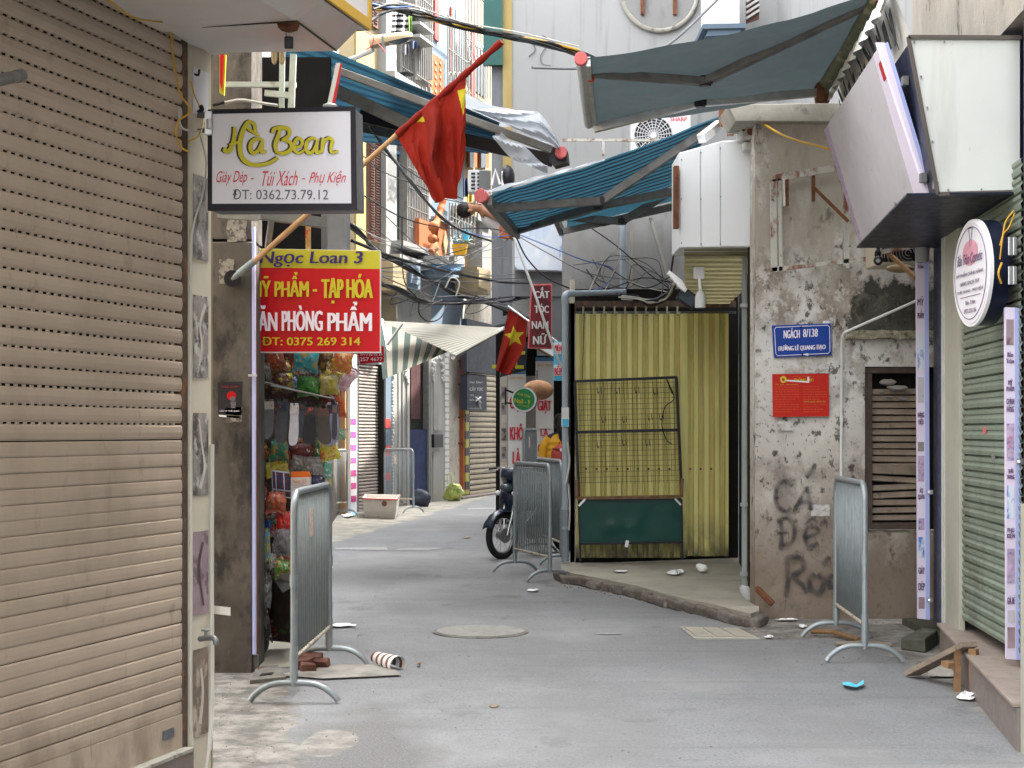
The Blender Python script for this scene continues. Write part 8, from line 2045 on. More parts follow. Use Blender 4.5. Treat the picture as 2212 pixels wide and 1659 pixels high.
cthing('thin cables crossing in front of the cream houses', [
    (m_cable, [P(782, 335, 12), P(830, 372, 13), P(900, 400, 14), P(960, 430, 15), P(1040, 442, 16)], .005),
    (m_cable, [P(782, 300, 12), P(850, 345, 13), P(920, 392, 14), P(1000, 430, 15)], .005),
    (m_cable, [P(782, 420, 12), P(870, 470, 13.5), P(960, 492, 15), P(1060, 494, 16), P(1110, 506, 16)], .006),
    (m_cable_b, [P(1000, 500, 15), P(1060, 512, 16), P(1112, 506, 16)], .006),
    (m_cable, [P(823, 580, 13), P(900, 570, 14), P(980, 545, 15), P(1040, 530, 16)], .005),
    (m_cable, [P(1003, 306, 14), P(1040, 314, 15), P(1075, 330, 16)], .006),
    (m_cable_g, [P(823, 595, 13), P(880, 620, 14), P(940, 640, 15), P(1010, 640, 16), P(1100, 660, 17)], .006)])
cthing('dangling cable loop under the second bundle', [(m_cable, [P(905, 650, 14.8), P(906, 678, 14.8), P(925, 694, 14.9), P(950, 688, 15), P(966, 660, 15.2)], .007), (m_cable, [P(868, 470, 14), P(872, 600, 14), P(898, 640, 14.4), P(905, 650, 14.6)], .006), (m_cable_w, [P(985, 640, 15), P(992, 610, 15), P(975, 600, 15), P(962, 622, 15)], .008)])
cthing('thin cables fanning from the blue awning tip to the yellow shop', [
    (m_cable_b, [P(1112, 503, 15.6), P(1180, 530, 15.6), P(1260, 562, 15.6), P(1320, 578, 15.7), P(1322, 600, 15.7), P(1300, 620, 15.7), P(1268, 632, 15.7)], .007),
    (m_cable, [P(1112, 505, 15.6), P(1140, 560, 15.6), P(1190, 605, 15.6), P(1280, 638, 15.6), P(1340, 640, 15.7)], .009),
    (m_cable_g, [P(1113, 506, 15.6), P(1180, 545, 15.6), P(1270, 590, 15.6), P(1370, 606, 15.7)], .006),
    (m_cable_w, [P(1268, 640, 15.7), P(1300, 570, 15.7), P(1330, 540, 15.7), P(1345, 530, 15.7)], .006), (m_cable_w, [P(1300, 640, 15.7), P(1320, 600, 15.7), P(1342, 550, 15.7)], .006),
    (m_cable, [P(1270, 488, 15.6), P(1330, 530, 15.7), P(1400, 590, 15.8), P(1445, 622, 15.8)], .006),
    (m_cable_w, [P(1340, 600, 15.7), P(1400, 622, 15.7), P(1440, 630, 15.6)], .005),
    (m_cable, [P(1460, 470, 15.6), P(1456, 540, 15.6), P(1448, 600, 15.7)], .010)])
bundle('messy cable clump above the yellow sheets', [(1340, 640, 15.5), (1375, 645, 15.4), (1410, 655, 15.3), (1440, 640, 15.2), (1458, 615, 14.8)], 8, 7, .010, CM + [m_cable_w])
cthing('yellow cable from the awning bracket to the lilac board', [(m_cable_y, [P(1588, 230, 12.0), P(1640, 262, 11.6), P(1700, 296, 11.2), P(1792, 322, 10.7)], .009), (m_cable_w, [P(1589, 229, 12.0), P(1640, 261, 11.6), P(1700, 295, 11.2), P(1792, 321, 10.7)], .005)], 'overhead_cable', 'cable')
cthing('orange wire looping down beside the tan shutter edge', [(m_cable_y, [P(235, 0, 5.0), P(290, 38, 5.4), P(350, 48, 5.7)], .0035), (m_cable_y, [P(369, 70, 5.9), P(376, 130, 5.92), P(388, 200, 5.92), P(412, 238, 5.95), P(385, 262, 5.92), P(380, 290, 5.92), P(392, 318, 5.95), P(408, 328, 5.95)], .0038), (m_cable_y, [P(408, 305, 5.95), P(430, 292, 6.0), P(440, 262, 6.1), P(440, 240, 6.2)], .0035), (m_cable_y, [P(412, 175, 6), P(420, 205, 6.05), P(432, 232, 6.1)], .003)], 'hanging_wire', 'wire')
cthing('white cable running down the cream pillar', [(m_cable_w, [P(432, 290, 6.05), P(445, 350, 6.1), P(438, 420, 6.1), P(420, 480, 6.08), P(413, 560, 6.05), P(412, 900, 6.04), P(414, 1250, 6.04), P(412, 1500, 6.04), P(418, 1640, 6.04)], .0045), (m_cable_w, [P(457, 960, 6.22), P(456, 1250, 6.22), P(457, 1480, 6.2), P(452, 1600, 6.15), P(444, 1680, 6.1)], .006), (m_cable_w, [P(461, 960, 6.22), P(460, 1250, 6.22), P(461, 1500, 6.2), P(455, 1620, 6.15)], .004), (m_cable_w, [P(485, 222, 6.5), P(520, 216, 6.5), P(560, 222, 6.5), P(600, 228, 6.5)], .007), (m_cable_w, [P(388, 230, 5.95), P(388, 262, 5.95), P(400, 280, 5.97), P(440, 284, 6.1)], .004)], 'hanging_wire', 'wire')
cthing('black connector and wire at the hinge of the white projecting sign', [(m_cable, [P(428, 244, 6.1), P(436, 236, 6.1), P(433, 228, 6.1)], .010), (m_cable, [P(420, 160, 6.0), P(428, 162, 6.0), P(431, 150, 6.0)], .005), (m_cable, [P(455, 228, 6.3), P(475, 224, 6.3), P(485, 220, 6.3)], .006)], 'wire_connector', 'wire')
t = thing('water_tap', 'old dark water tap on the cream pillar', 'tap', P(432, 1380, 6.1))
mb = MB(); mb.tube(cr([P(432, 1380, 6.06), P(446, 1378, 6.02), P(460, 1378, 5.99), P(466, 1384, 5.98), P(467, 1392, 5.98)], 4), [.016] * 4 + [.014] * 8 + [.013] * 5, 10) if False else mb.tube(cr([P(432, 1380, 6.06), P(446, 1378, 6.02), P(460, 1378, 5.99), P(466, 1384, 5.98), P(467, 1392, 5.98)], 4), .012, 10); mb.build('spout', m_steel, t, smooth=True)
mb = MB(); mb.cyl(P(444, 1374, 6.02), P(444, 1362, 6.02), .006, 8); mb.sphere(P(444, 1361, 6.02), .012, 8, 6, (1.6, .6, .6)); mb.build('handle', m_steel, t)

# many more thin service lines strung between the houses on the left and the slate corner
rc_ = random.Random(52)
ps = []
for i in range(13):
    u0_, v0_ = rc_.uniform(745, 835), rc_.uniform(455, 655); u1_, v1_ = rc_.uniform(1040, 1145), rc_.uniform(500, 690)
    sag = rc_.uniform(6, 46); Y0_, Y1_ = 13 + rc_.random() * 2, 16 + rc_.random()
    pts = [P(u0_ + (u1_ - u0_) * k, v0_ + (v1_ - v0_) * k + sag * 4 * k * (1 - k), Y0_ + (Y1_ - Y0_) * k) for k in (0, .2, .4, .6, .8, 1)]
    ps.append((rc_.choice([m_cable, m_cable_g, m_cable_g, m_cable]), pts, rc_.choice([.002, .003, .004, .005])))
cthing('loose net of thin service wires below the red flag', ps)
ps = []
for i in range(4):
    u0_ = rc_.uniform(840, 1050); v0_ = rc_.uniform(600, 660)
    pts = [P(u0_, v0_, 15), P(u0_ + rc_.uniform(-25, 5), v0_ + rc_.uniform(15, 45), 15), P(u0_ + rc_.uniform(0, 30), v0_ + rc_.uniform(20, 50), 15), P(u0_ + rc_.uniform(20, 60), v0_ - rc_.uniform(-10, 12), 15.2)]
    ps.append((rc_.choice([m_cable, m_cable_w, m_cable_g]), pts, rc_.choice([.004, .006])))
cthing('slack wire loops hanging above the striped awning', ps)
ps = []
for i in range(8):
    pts = [P(rc_.uniform(1225, 1300), rc_.uniform(560, 640), 15.8), P(rc_.uniform(1300, 1360), rc_.uniform(520, 650), 15.8), P(rc_.uniform(1370, 1420), rc_.uniform(560, 655), 15.7), P(rc_.uniform(1430, 1462), rc_.uniform(590, 640), 15.5)]
    ps.append((rc_.choice([m_cable, m_cable, m_cable_g]), pts, rc_.choice([.004, .006])))
cthing('slack wires on the dim grey wall above the yellow sheets', ps)

# ================================================================== PEOPLE
def skin_body(name, verts, edges, radii, mat, parent, root=0, sub=2):
    me = bpy.data.meshes.new(name); inv = wmat(parent).inverted()
    me.from_pydata([tuple(inv @ V(v)) for v in verts], edges, [])
    o = bpy.data.objects.new(name, me); COL.objects.link(o); o.parent = parent; WM[o.name] = wmat(parent).copy()
    md = o.modifiers.new('skin', 'SKIN'); md.use_smooth_shade = True
    lay = me.skin_vertices[0] if len(me.skin_vertices) else None
    if lay is None:
        bm = bmesh.new(); bm.from_mesh(me); bm.verts.layers.skin.verify(); bm.to_mesh(me); bm.free(); lay = me.skin_vertices[0]
    for i, r in enumerate(radii):
        lay.data[i].radius = r if isinstance(r, tuple) else (r, r); lay.data[i].use_root = (i == root)
    s = o.modifiers.new('sub', 'SUBSURF'); s.levels = sub; s.render_levels = sub
    me.materials.append(mat); return o
# woman in yellow jacket seen from behind
Yp = 21.2
def wp(dx, dy, z): 
    b = gp(1210, Yp); return V((b.x + dx, b.y + dy, z))
w_ = thing('person', 'person in yellow puffer jacket with red backpack, seen from behind beside the pipe', 'person', wp(0, 0, 0))
vv_ = [wp(0, 0, .86), wp(0, 0, 1.05), wp(0, 0, 1.24), wp(0, .01, 1.36), wp(0, .0, 1.42), wp(0, -.01, 1.52),
       wp(-.17, 0, 1.33), wp(-.24, .02, 1.10), wp(-.24, .10, .88), wp(-.23, .16, .80), wp(.17, 0, 1.33), wp(.24, .02, 1.10), wp(.24, .10, .88), wp(.23, .16, .80),
       wp(-.09, 0, .80), wp(-.10, -.01, .46), wp(-.10, .02, .08), wp(-.10, .14, .04), wp(.09, 0, .80), wp(.10, .03, .46), wp(.11, .0, .08), wp(.11, .12, .04)]
ee_ = [(0, 1), (1, 2), (2, 3), (3, 4), (4, 5), (3, 6), (6, 7), (7, 8), (8, 9), (3, 10), (10, 11), (11, 12), (12, 13), (0, 14), (14, 15), (15, 16), (16, 17), (0, 18), (18, 19), (19, 20), (20, 21)]
rr__ = [.13, .12, .13, .10, .055, .055, .065, .05, .038, .035, .065, .05, .038, .035, .085, .06, .042, .035, .085, .06, .042, .035]
body = skin_body('body', vv_, ee_, rr__, m_trouser, w_)
# head with face turned away
mb = MB(); mb.sphere(wp(0, .01, 1.56), .095, 16, 12, (.85, 1, 1.18)); mb.sphere(wp(0, .105, 1.55), .015, 8, 6); mb.sphere(wp(-.083, .01, 1.55), .02, 8, 6, (.5, 1, 1.4)); mb.sphere(wp(.083, .01, 1.55), .02, 8, 6, (.5, 1, 1.4)); mb.build('head', m_skin, w_, smooth=True)
mb = MB(); mb.sphere(wp(0, -.012, 1.575), .104, 18, 12, (.92, 1, 1.16)); mb.tube(cr([wp(0, -.09, 1.57), wp(0, -.13, 1.50), wp(.01, -.13, 1.40), wp(.01, -.12, 1.28)], 4), [.035, .04, .045, .045, .045, .045, .045, .042, .04, .035, .03, .022, .01], 10); mb.build('hair', m_hair, w_, smooth=True)
def jk(a, b):
    an = 2 * math.pi * a; z = .80 + .62 * b
    w0 = .20 - .02 * b if b < .8 else .184 * (1 - ((b - .8) / .2) ** 1.6 * .62)
    puff = .010 * abs(math.sin(b * math.pi * 7))
    return wp(math.cos(an) * (w0 + puff), math.sin(an) * (w0 * .72 + puff), z)
mb = MB(); mb.grid(jk, 28, 40); jo = mb.build('jacket', m_jacket, w_, smooth=True)
for sg in (-1, 1):
    pts = cr([wp(sg * .14, 0, 1.34), wp(sg * .225, .01, 1.22), wp(sg * .25, .03, 1.05), wp(sg * .245, .10, .88)], 7)
    mb = MB(); mb.tube(pts, [.068 - .018 * k / len(pts) + .006 * abs(math.sin(k * .9)) for k in range(len(pts))], 12); mb.build('sleeve', m_jacket, w_, smooth=True)
    for f in range(5):
        mb = MB(); b0 = wp(sg * .235 + (f - 2) * .013, .155, .82); mb.tube([b0, b0 + V((0, .02, -.035 - .006 * (2 - abs(f - 2)))), b0 + V((0, .035, -.06 - .008 * (2 - abs(f - 2))))], [.009, .008, .006], 6); mb.build('finger', m_skin, w_, smooth=True)
mb = MB(); mb.sphere(wp(0.0, -.20, 1.10), 1, 16, 12, (.135, .085, .155)); mb.build('backpack', m_bagred, w_, smooth=True)
mb = MB(); mb.grid(lambda a, b: wp(-.12 + .24 * a, -.285 + .02 * b + .05 * (2 * a - 1) ** 2, 1.20 - .13 * b * math.sin(math.pi * a)), 14, 6); mb.tube(cr([wp(-.03, -.2, 1.25), wp(0, -.2, 1.30), wp(.03, -.2, 1.25)], 4), .008, 6); mb.build('backpack_flap', M('backpack_dark', (.24, .04, .035), .6), w_, smooth=True)
mb = MB(); mb.prism([wp(-.012, -.295, 1.20), wp(.012, -.295, 1.20), wp(.012, -.3, 1.16), wp(-.012, -.3, 1.16)], (0, .01, 0)); mb.build('buckle', m_paper, w_)
# man leaning out from behind the blue awning
YM = 19.0
mp0 = P(1060, 470, YM)
mn = thing('person', 'bare armed person in white vest leaning head down behind the blue awning tip', 'person', mp0)
def mq(u, v, dy=0): return P(u, v, YM + dy)
vv_ = [mq(1105, 500), mq(1085, 480), mq(1062, 462), mq(1048, 450), mq(1034, 449), mq(1020, 449),
       mq(1050, 440, .20), mq(1080, 462, .28), mq(1110, 490, .24), mq(1052, 458, -.18), mq(1078, 474, -.26), mq(1112, 500, -.22), mq(1135, 512, .1), mq(1160, 540, .1), mq(1135, 515, -.1), mq(1160, 545, -.1)]
ee_ = [(0, 1), (1, 2), (2, 3), (3, 4), (4, 5), (3, 6), (6, 7), (7, 8), (3, 9), (9, 10), (10, 11), (0, 12), (12, 13), (0, 14), (14, 15)]
rr__ = [.13, .12, .13, .10, .055, .055, .055, .042, .035, .055, .042, .035, .08, .06, .08, .06]
skin_body('body', vv_, ee_, rr__, m_skin, mn)
c = mq(1010, 452); hd = (mq(996, 456) - mq(1024, 448)).normalized()
rotm = hd.to_track_quat('Z', 'Y').to_matrix()
def hs_(mb, off, r, sc, n=14, m=10):
    b = len(mb.v); mb.sphere((0, 0, 0), r, n, m, sc)
    for i in range(b, len(mb.v)): mb.v[i] = c + rotm @ (mb.v[i] + V(off))
mb = MB(); hs_(mb, (0, 0, 0), .098, (.85, .95, 1.15)); hs_(mb, (0, 0, -.10), .05, (1, 1, 1.5), 8, 6); mb.build('head', m_skin, mn, smooth=True)
hm = MB(); b0 = len(hm.v); hs_(hm, (.0, .0, .035), .106, (.9, 1.0, 1.02)); hm.build('hair', m_hair, mn, smooth=True)
fm_ = MB()
# ear, nose, eyes towards the lower side of the face
fm_.sphere(c + V((.03, -.085, -.03)), .024, 8, 6, (1.2, .5, .9)); fm_.sphere(c + V((-.03, -.01, -.105)), .018, 8, 6); fm_.sphere(c + V((-.06, -.045, -.075)), .011, 6, 5); fm_.sphere(c + V((.01, -.02, -.102)), .012, 6, 5, (1.6, 1, .6)); fm_.build('face_features', m_skin, mn, smooth=True)
def vest(a, b):
    an = 2 * math.pi * a; p = mq(1108, 502).lerp(mq(1046, 452), b); d = (mq(1046, 452) - mq(1108, 502)).normalized(); s_ = V((0, 1, 0)); n_ = d.cross(s_)
    w0 = .155 * (1 - max(0, b - .8) * 2.2); return p + s_ * math.cos(an) * w0 * 1.15 + n_ * math.sin(an) * w0
mb = MB(); mb.grid(vest, 24, 14); mb.build('vest', m_shirt, mn, smooth=True)
# ledge that carries him
t = thing('balcony_ledge', 'narrow ledge behind the blue awning under the leaning person', 'ledge', P(1130, 560, 19))
mb = MB(); mb.prism([P(1112, 540, 18.6), P(1180, 540, 18.6), P(1180, 556, 18.6), P(1112, 556, 18.6)], (0, 2.3, 0)); mb.build('slab', m_slab, t)

# ================================================================== SCOOTER (mostly behind the barrier)
Ys = 17.0
sc0 = gp(1085, Ys)
st = thing('scooter', 'dark blue scooter parked behind the middle crowd barrier', 'scooter', sc0)
WR = .235
hx = V((.62, .785, 0)).normalized()        # towards the rear
sx_ = V((-hx.y, hx.x, 0))
def sp(l, s, z): return V((sc0.x, sc0.y, 0)) + hx * l + sx_ * s + V((0, 0, z))
def wheel(l):
    c = sp(l, 0, WR + .03)
    ring = [c + hx * (math.cos(a) * WR) + V((0, 0, math.sin(a) * WR)) for a in [2 * math.pi * k / 40 for k in range(40)]]
    mb = MB(); mb.tube(ring, .038, 10, closed=True); wh = mb.build('wheel', m_black_rub, st, smooth=True)
    ring2 = [c + hx * (math.cos(a) * (WR - .035)) + V((0, 0, math.sin(a) * (WR - .035))) for a in [2 * math.pi * k / 40 for k in range(40)]]
    mb = MB(); mb.tube(ring2, .014, 8, closed=True); mb.build('rim', m_chrome, wh, smooth=True)
    mb = MB()
    for k in range(18):
        a = 2 * math.pi * k / 18; mb.tube([c + sx_ * (.02 if k % 2 else -.02), c + hx * math.cos(a) * (WR - .035) + V((0, 0, math.sin(a) * (WR - .035)))], .0025, 5)
    mb.build('spokes', m_chrome, wh)
    mb = MB(); mb.cyl(c - sx_ * .05, c + sx_ * .05, .055, 16); mb.cyl(c - sx_ * .052, c - sx_ * .04, .085, 20); mb.build('hub', m_steel, wh, smooth=True)
wheel(0); wheel(1.22)
mb = MB()
for s_ in (-.07, .07): mb.tube([sp(0, s_, WR + .03), sp(.10, s_, .52), sp(.20, s_ * .7, .80)], .018, 10)
mb.build('fork', m_chrome, st, smooth=True)
mb = MB(); mb.grid(lambda a, b: sp(0 + math.cos(R(-10 + 170 * a)) * -.30 * (1 if True else 1), (b - .5) * .12, WR + .03 + math.sin(R(-10 + 170 * a)) * .31 - .012 * abs(b - .5)), 18, 6); 
mg = MB(); mg.grid(lambda a, b: sp(-math.cos(R(20 + 130 * a)) * .295, (b - .5) * .13, WR + .03 + math.sin(R(20 + 130 * a)) * .295 - .10 * (b - .5) ** 2), 18, 6); mg.build('front_mudguard', m_blue_paint, st, smooth=True, solid=.006)
# leg shield and nose
def nose(a, b):
    z = .50 + .45 * b; w_ = .19 * (1 - .25 * (2 * b - 1) ** 2)
    s_ = (2 * a - 1) * w_; l = .12 + .12 * b - .10 * math.cos((2 * a - 1) * 1.3) * (.6 + .5 * math.sin(math.pi * b)) + .06
    return sp(l, s_, z)
mb = MB(); mb.grid(nose, 16, 14); mb.build('leg_shield', m_blue_paint, st, smooth=True, solid=.02)
def hdl(a, b):
    an = math.pi * (2 * a - 1) * .5; return sp(.18 - math.cos(an) * .11 * math.sin(math.pi * (.15 + .7 * b)), math.sin(an) * .13, .86 + .16 * b)
mb = MB(); mb.grid(hdl, 14, 10); mb.build('handlebar_cover', m_blue_paint, st, smooth=True, solid=.02)
mb = MB(); mb.sphere(sp(.075, 0, .80), .075, 14, 10, (1, 1, .75)); mb.build('headlight', m_glass, st, smooth=True)
for s_ in (-1, 1):
    mb = MB(); mb.sphere(sp(.07, s_ * .12, .74), .035, 10, 8, (1, 1, .8)); mb.build('indicator', m_white, st, smooth=True)
mb = MB(); mb.tube(cr([sp(.26, -.36, 1.0), sp(.22, -.2, 1.02), sp(.20, 0, 1.0), sp(.22, .2, 1.02), sp(.26, .36, 1.0)], 5), .013, 10); mb.build('handlebar', m_chrome, st, smooth=True)
for s_ in (-1, 1):
    mb = MB(); mb.tube([sp(.235, s_ * .26, 1.012), sp(.27, s_ * .40, .995)], .019, 10); mb.build('grip', m_black_rub, st, smooth=True)
    mb = MB(); mb.tube(cr([sp(.20, s_ * .22, 1.0), sp(.17, s_ * .32, .99), sp(.19, s_ * .42, .975)], 4), .006, 6); mb.build('brake_lever', m_alu, st, smooth=True)
mb = MB()
def seat(a, b): return sp(.62 + .72 * a, (b - .5) * .26 * (1 - .2 * (1 - a)), .76 + .05 * a + .04 * math.sin(math.pi * b))
mb.grid(seat, 14, 8); mb.build('seat', m_black_rub, st, smooth=True, solid=.06)
mb = MB(); mb.prism([sp(.30, -.09, .38), sp(.60, -.10, .34), sp(1.42, -.10, .62), sp(1.40, -.10, .74), sp(.62, -.11, .72), sp(.50, -.09, .52)], sx_ * .2); mb.build('body_panel', m_blue_paint, st, bevel=.02)
mb = MB(); mb.box(sp(.72, 0, .30), (.34, .18, .20)); mb.tube([sp(.75, .13, .25), sp(1.4, .14, .36)], .045, 12); mb.build('engine', m_steel, st, bevel=.015)
mb = MB(); mb.prism([sp(1.3, -.07, .62), sp(1.62, -.07, .44), sp(1.60, -.07, .40), sp(1.28, -.07, .55)], sx_ * .14); mb.build('rear_mudguard', m_black_rub, st)
mb = MB(); mb.tube([sp(.80, -.12, .3), sp(.86, -.28, .015)], .012, 8); mb.build('side_stand', m_steel, st)

# ================================================================== FOAM BOX, BAGS, PLANKS
sb = thing('foam_box', 'dirty open foam box with red tape rim before the taupe shutter', 'box', G(790, 1112))
Yq = 25.6
def fq(u, v, o=0): return P(u, v, Yq + o)
zf0 = zat(1113, Yq); 
A_, B2, C2, D2 = gp(785, 25.0), gp(856, 24.6), gp(862, 26.2), gp(790, 26.6)
hgt = .33
def fbox(nm, a, b, mt, th=.05, ht=hgt, out=.03):
    a = V(a); b = V(b); d = (b - a).normalized(); n_ = V((d.y, -d.x, 0)); 
    mb = MB(); mb.prism([a, b, b - n_ * -th, a - n_ * -th], (0, 0, 0.0001)); return None
cen = (A_ + B2 + C2 + D2) / 4
def off(p, k, z): return V((cen.x + (p.x - cen.x) * k, cen.y + (p.y - cen.y) * k, z))
co = [A_, B2, C2, D2]
for i in range(4):
    a, b = co[i], co[(i + 1) % 4]
    mb = MB(); vs_ = [off(a, .92, .005), off(b, .92, .005), off(b, 1.05, hgt), off(a, 1.05, hgt), off(a, .80, .03), off(b, .80, .03), off(b, .93, hgt), off(a, .93, hgt)]
    mb.add(vs_, [(0, 1, 2, 3), (5, 4, 7, 6), (3, 2, 6, 7), (0, 3, 7, 4), (1, 5, 6, 2)]); mb.build('side', m_styro, sb)
    mb = MB(); mb.tube([off(a, 1.06, hgt - .01), off(b, 1.06, hgt - .01)], .012, 6); mb.build('tape_rim', m_redtape, sb)
mb = MB(); mb.prism([off(p, .92, .006) for p in co], (0, 0, .03)); mb.build('base', m_styro, sb)
mb = MB(); mb.cyl(fq(830, 1088, -1.02), fq(830, 1088, -1.0), .045, 12); mb.build('drain_hole', m_rust, sb)
def lump(name, label, cat, c, r, sc, mat, amp=.25, hz=9, seed=0.0, part='body'):
    t = thing(name, label, cat, c); mb = MB(); mb.sphere(c, r, 22, 14, sc)
    for q in mb.v:
        d = (q - V(c)); q += d * amp * NZ.noise(q * hz + V((seed, 0, 0)))
        if q.z < .006: q.z = .006
    mb.build(part, mat, t, smooth=True); return t
gbag = lump('plastic_bag', 'yellow green plastic bag of leaves at the foot of the plaster wall', 'bag', V((P(980, 1062, 30.9).x, 30.9, .19)), .2, (1, .8, .95), M('bag_yellowgreen', (.38, .42, .12), .35, var=.3, vs=9, layers=[((.08, .14, .03), (6, 6, 6), .48, .6, .8), ((.7, .72, .45), (9, 9, 9), .58, .64, .7)]), .5, 7)
mb = MB(); mb.tube(cr([P(968, 1046, 30.8), P(966, 1030, 30.8), P(972, 1022, 30.8), P(978, 1030, 30.8), P(976, 1046, 30.8)], 4), .016, 6); mb.build('handles', M('bag_handle', (.62, .66, .35), .4), gbag, smooth=True)
lump('dark_bundle', 'dark folded bundle at the foot of the open doorway', 'bundle', V((P(908, 0, 28.6).x, 28.6, .16)), .2, (1.0, .7, .8), m_navyboard, .4, 6)
# plank bench
pb = thing('wooden_ramp', 'grey wooden plank leaning on a short leg below the right step', 'plank', G(1960, 1465))
pl_a = G(1970, 1462) + V((0, 0, .02)); pl_b = P(2094, 1392, 8.30)
mb = MB(); mb.beam(pl_a, pl_b, .10, .032); mb.build('board', m_wood, pb, bevel=.004)
mb = MB(); mb.beam(pl_b + V((-.05, .05, -.02)), V((pl_b.x - .05, pl_b.y + .06, 0)), .03, .04); mb.build('leg', m_wood_or, pb)
mb = MB(); mb.beam(pl_b + V((.01, -.04, -.02)), V((pl_b.x + .02, pl_b.y - .05, 0)), .035, .045); mb.build('leg', m_wood_or, pb)
mb = MB(); mb.beam(P(2040, 1432, 8.4), P(2056, 1438, 8.35), .05, .03); mb.build('cross_piece', m_wood_or, pb)
t = thing('cloth_on_ground', 'grey white cloth under the leaning plank', 'cloth', G(2040, 1458))
mb = MB(); mb.grid(lambda a, b: G(2005 + 70 * a, 1436 + 30 * b) + V((0, 0, .012 + .02 * abs(NZ.noise(V((a * 5, b * 5, 3)))))), 16, 10); mb.build('cloth', m_conc_beam, t, smooth=True)
rk2 = thing('stone_block', 'dark mossy broken stone block under the edge of the navy gap', 'stone', G(1975, 1410))
mb = MB(); pts_ = [G(1944, 1404), G(1998, 1411), G(2030, 1392), G(1990, 1380)]
mb.prism([p + V((0, 0, .0)) for p in pts_], (0, 0, .085))
for q in mb.v: q += V((random.uniform(-.015, .015), random.uniform(-.02, .02), random.uniform(-.005, .02) if q.z > .05 else 0))
mb.build('block', m_rock, rk2, bevel=.012)
# sticks under the right barrier
t = thing('wooden_stick', 'orange brown broken stick lying under the right barrier', 'stick', G(1790, 1378))
mb = MB(); mb.tube([G(1752, 1373) + V((0, 0, .03)), G(1800, 1376) + V((0, 0, .035)), G(1855, 1391) + V((0, 0, .03))], .018, 8); mb.build('stick', m_wood_or, t, smooth=True)
t = thing('flat_branch', 'pale yellow flattened stalk lying right of the barrier foot', 'branch', G(1850, 1397))
mb = MB(); mb.tube([G(1805, 1396) + V((0, 0, .015)), G(1860, 1394) + V((0, 0, .02)), G(1925, 1398) + V((0, 0, .012))], .014, 8); mb.build('stalk', m_wood, t, smooth=True)
# brick lump and shoe under left barrier
random.seed(8)
t = thing('broken_bricks', 'reddish broken bricks behind the left barrier foot', 'bricks', G(680, 1448))
for (u, v, s_) in ((655, 1446, .06), (675, 1440, .07), (693, 1444, .055), (665, 1452, .05)):
    mb = MB(); c = G(u, v) + V((0, 0, s_ * .6)); mb.box(c, (s_ * 1.8, s_ * 1.5, s_), Matrix.Rotation(random.uniform(-.6, .6), 3, 'Z') @ Matrix.Rotation(.15, 3, 'X'))
    for q in mb.v: q += V((random.uniform(-.008, .008),) * 3)
    mb.build('brick', M('brick_dark', (.14, .065, .05), .9, var=.3, vs=12, bump=.6), t, bevel=.006)
rv = thing('paper_roll', 'white and brown striped rolled paper cup at the left barrier foot', 'litter', G(838, 1440))
ca, cb = G(812, 1436) + V((0, 0, .045)), G(860, 1448) + V((0, 0, .03)); dx_ = (cb - ca).normalized(); nx__ = dx_.cross(V((0, 0, 1))).normalized()
def cup(a, b):
    an = R(-30) + R(240) * a; r_ = .038 + .018 * b; return ca.lerp(cb, b) + nx__ * math.cos(an) * r_ + V((0, 0, math.sin(an) * r_))
mb = MB(); mb.grid(cup, 16, 20, mif=lambda a, b: 1 if (b * 4) % 1 < .42 and b < .9 else 0); mb.build('sheet', [m_paper, M('cup_brown', (.20, .09, .05), .6)], rv, smooth=True)

# ================================================================== LITTER ON THE ROAD
def litter(label, u, v, du, dv, mat, name='litter', cat='litter', z=.012, amp=.02, seed=1.0, base=0.0):
    t = thing(name, label, cat, G(u, v, base))
    r0 = seed * 7.3
    def f(a, b):
        an = 2 * math.pi * a; k = b * (1 + .35 * NZ.noise(V((math.cos(an) * 1.4 + r0, math.sin(an) * 1.4, 2))))
        p = G(u + du / 2 * math.cos(an) * k, v + dv / 2 * math.sin(an) * k, base)
        p.z = base + z + amp * abs(NZ.noise(V((a * 4, b * 4, r0)))) ; return p
    mb = MB(); mb.grid(f, 18, 5); mb.build('scrap', mat, t, smooth=False); return t
mk = thing('face_mask', 'light blue face mask dropped on the road at the right', 'mask', G(1845, 1485))
def mkf(a, b):
    p = G(1820 + 46 * a, 1478 + 6 * math.sin(a * 3.1) + 9 * b, 0); p.z = .010 + .016 * abs(math.sin(a * 1.5 * math.pi)) * (1 - .5 * b) + .01 * b; return p
mb = MB(); mb.grid(mkf, 20, 8); mb.build('mask', m_mask, mk, smooth=True)
litter('crumpled white paper on the road right of the left barrier', 742, 1354, 50, 6, m_paper, seed=1)
litter('white plastic scrap on the slab before the green table', 1340, 1237, 32, 4, m_paper, seed=2, base=ZS)
litter('crumpled white tissue on the slab right of the first scrap', 1458, 1240, 34, 9, m_paper, seed=3, amp=.05, base=ZS)
lump('plastic_lump', 'round white crumpled plastic on the slab near the grey posts', 'litter', G(1516, 1238, ZS) + V((0, 0, .05)), .05, (1.1, 1, .9), m_paper, .5, 18)
litter('white scrap before the middle barrier', 1152, 1278, 28, 4, m_paper, seed=4)
litter('small pale scrap below the kerb', 1345, 1274, 26, 4, m_paper, seed=5)
litter('tiny yellow scrap at the kerb', 1405, 1258, 10, 4, m_sign_yel, seed=6)
litter('brown scrap on the bare road in the foreground', 1067, 1526, 22, 7, m_wood, seed=7, z=.004, amp=.01)
litter('white scraps beside the rectangular drain cover', 1660, 1380, 20, 4, m_paper, seed=8)
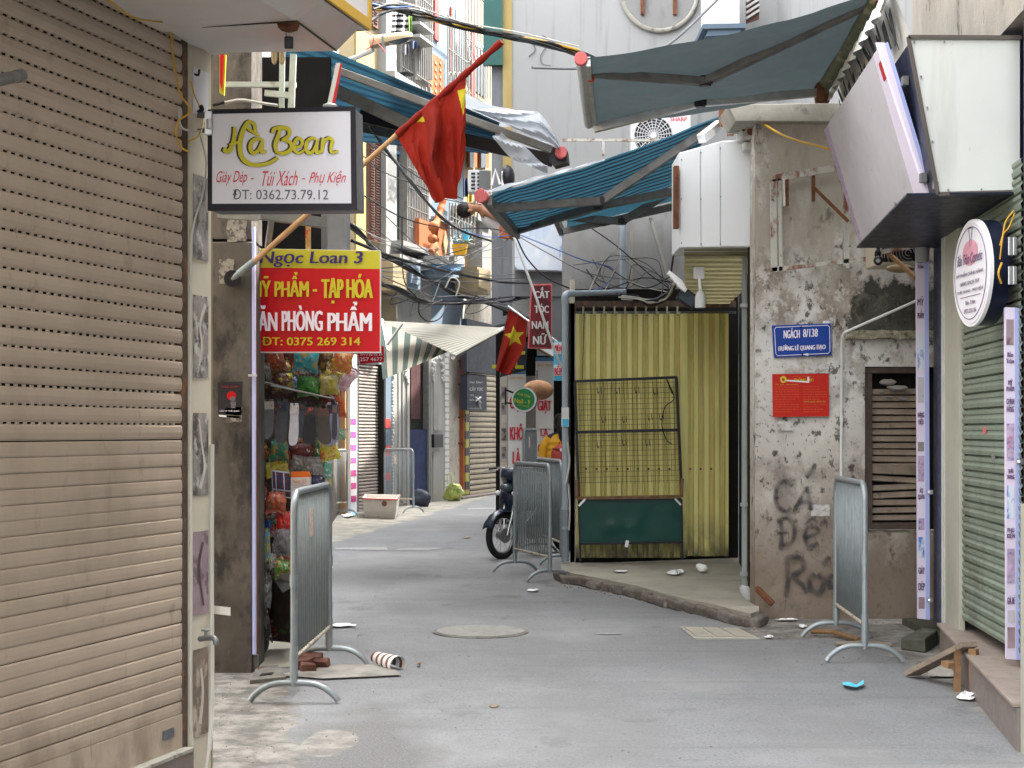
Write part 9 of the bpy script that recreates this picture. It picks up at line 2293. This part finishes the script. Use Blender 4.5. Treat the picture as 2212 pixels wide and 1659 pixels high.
litter('white round paper left of the right barrier foot', 1735, 1357, 18, 6, m_paper, seed=9)
litter('light crumpled film near the right pier', 2090, 1510, 40, 14, m_paper, seed=10, amp=.03)
litter('crumpled white plastic at the foot of the right pier', 2150, 1515, 50, 24, m_clearbag, seed=11, amp=.06)
litter('orange scrap beside the middle barrier foot', 1228, 1240, 20, 3, m_wood_or, seed=12)
litter('thin white strip in the middle of the road', 1315, 1370, 60, 3, m_mark, seed=13, z=.005, amp=.003)
litter('blue plastic scrap beside the foam box', 762, 1112, 14, 5, m_mask, seed=14)
litter('white paper pile beside the foam box', 752, 1116, 30, 6, m_paper, seed=15, amp=.05)
litter('dark leaf on the road behind the scooter wheel', 1008, 1162, 16, 4, m_wood, seed=16)
litter('red scrap on the dirty verge by the goods', 565, 1452, 18, 7, m_terra, seed=17, amp=.03)
litter('small brown scrap on the verge by the left barrier', 905, 1440, 10, 4, m_wood_or, seed=18)
litter('white scraps along the foot of the stained wall', 1700, 1342, 46, 4, m_paper, seed=19)
litter('pale scrap left of the road centre', 715, 1228, 10, 4, m_paper, seed=20)
# loose chips and grit
random.seed(77)
mb = MB()
def chip(u, v, s):
    c = G(u, v); mb.box((c.x, c.y, s * .4), (s, s * random.uniform(.5, 1.2), s * .8), Matrix.Rotation(random.uniform(0, 3), 3, 'Z'))
for i in range(260): chip(random.uniform(1640, 2180), 1345 + random.random() ** 1.6 * 60 + max(0, random.uniform(0, 1) - .5) * 120, random.uniform(.003, .009))
for i in range(170): chip(random.uniform(470, 720), 1440 + 210 * random.random() ** 1.3, random.uniform(.002, .006))
for i in range(160): chip(random.uniform(730, 1900), random.uniform(1200, 1640), random.uniform(.003, .007))
for i in range(200):
    k = random.random(); e0 = edge[0].lerp(edge[-1], k); u = U0 + e0.x / e0.y * FOC; v = V0 + EYE / e0.y * FOC + random.uniform(4, 22) - 10 * math.sin(math.pi * k); chip(u, v, random.uniform(.004, .014))
tag(mb.build('grit', M('grit', (.26, .245, .22), .95, var=.5, vs=9)), kind='stuff')
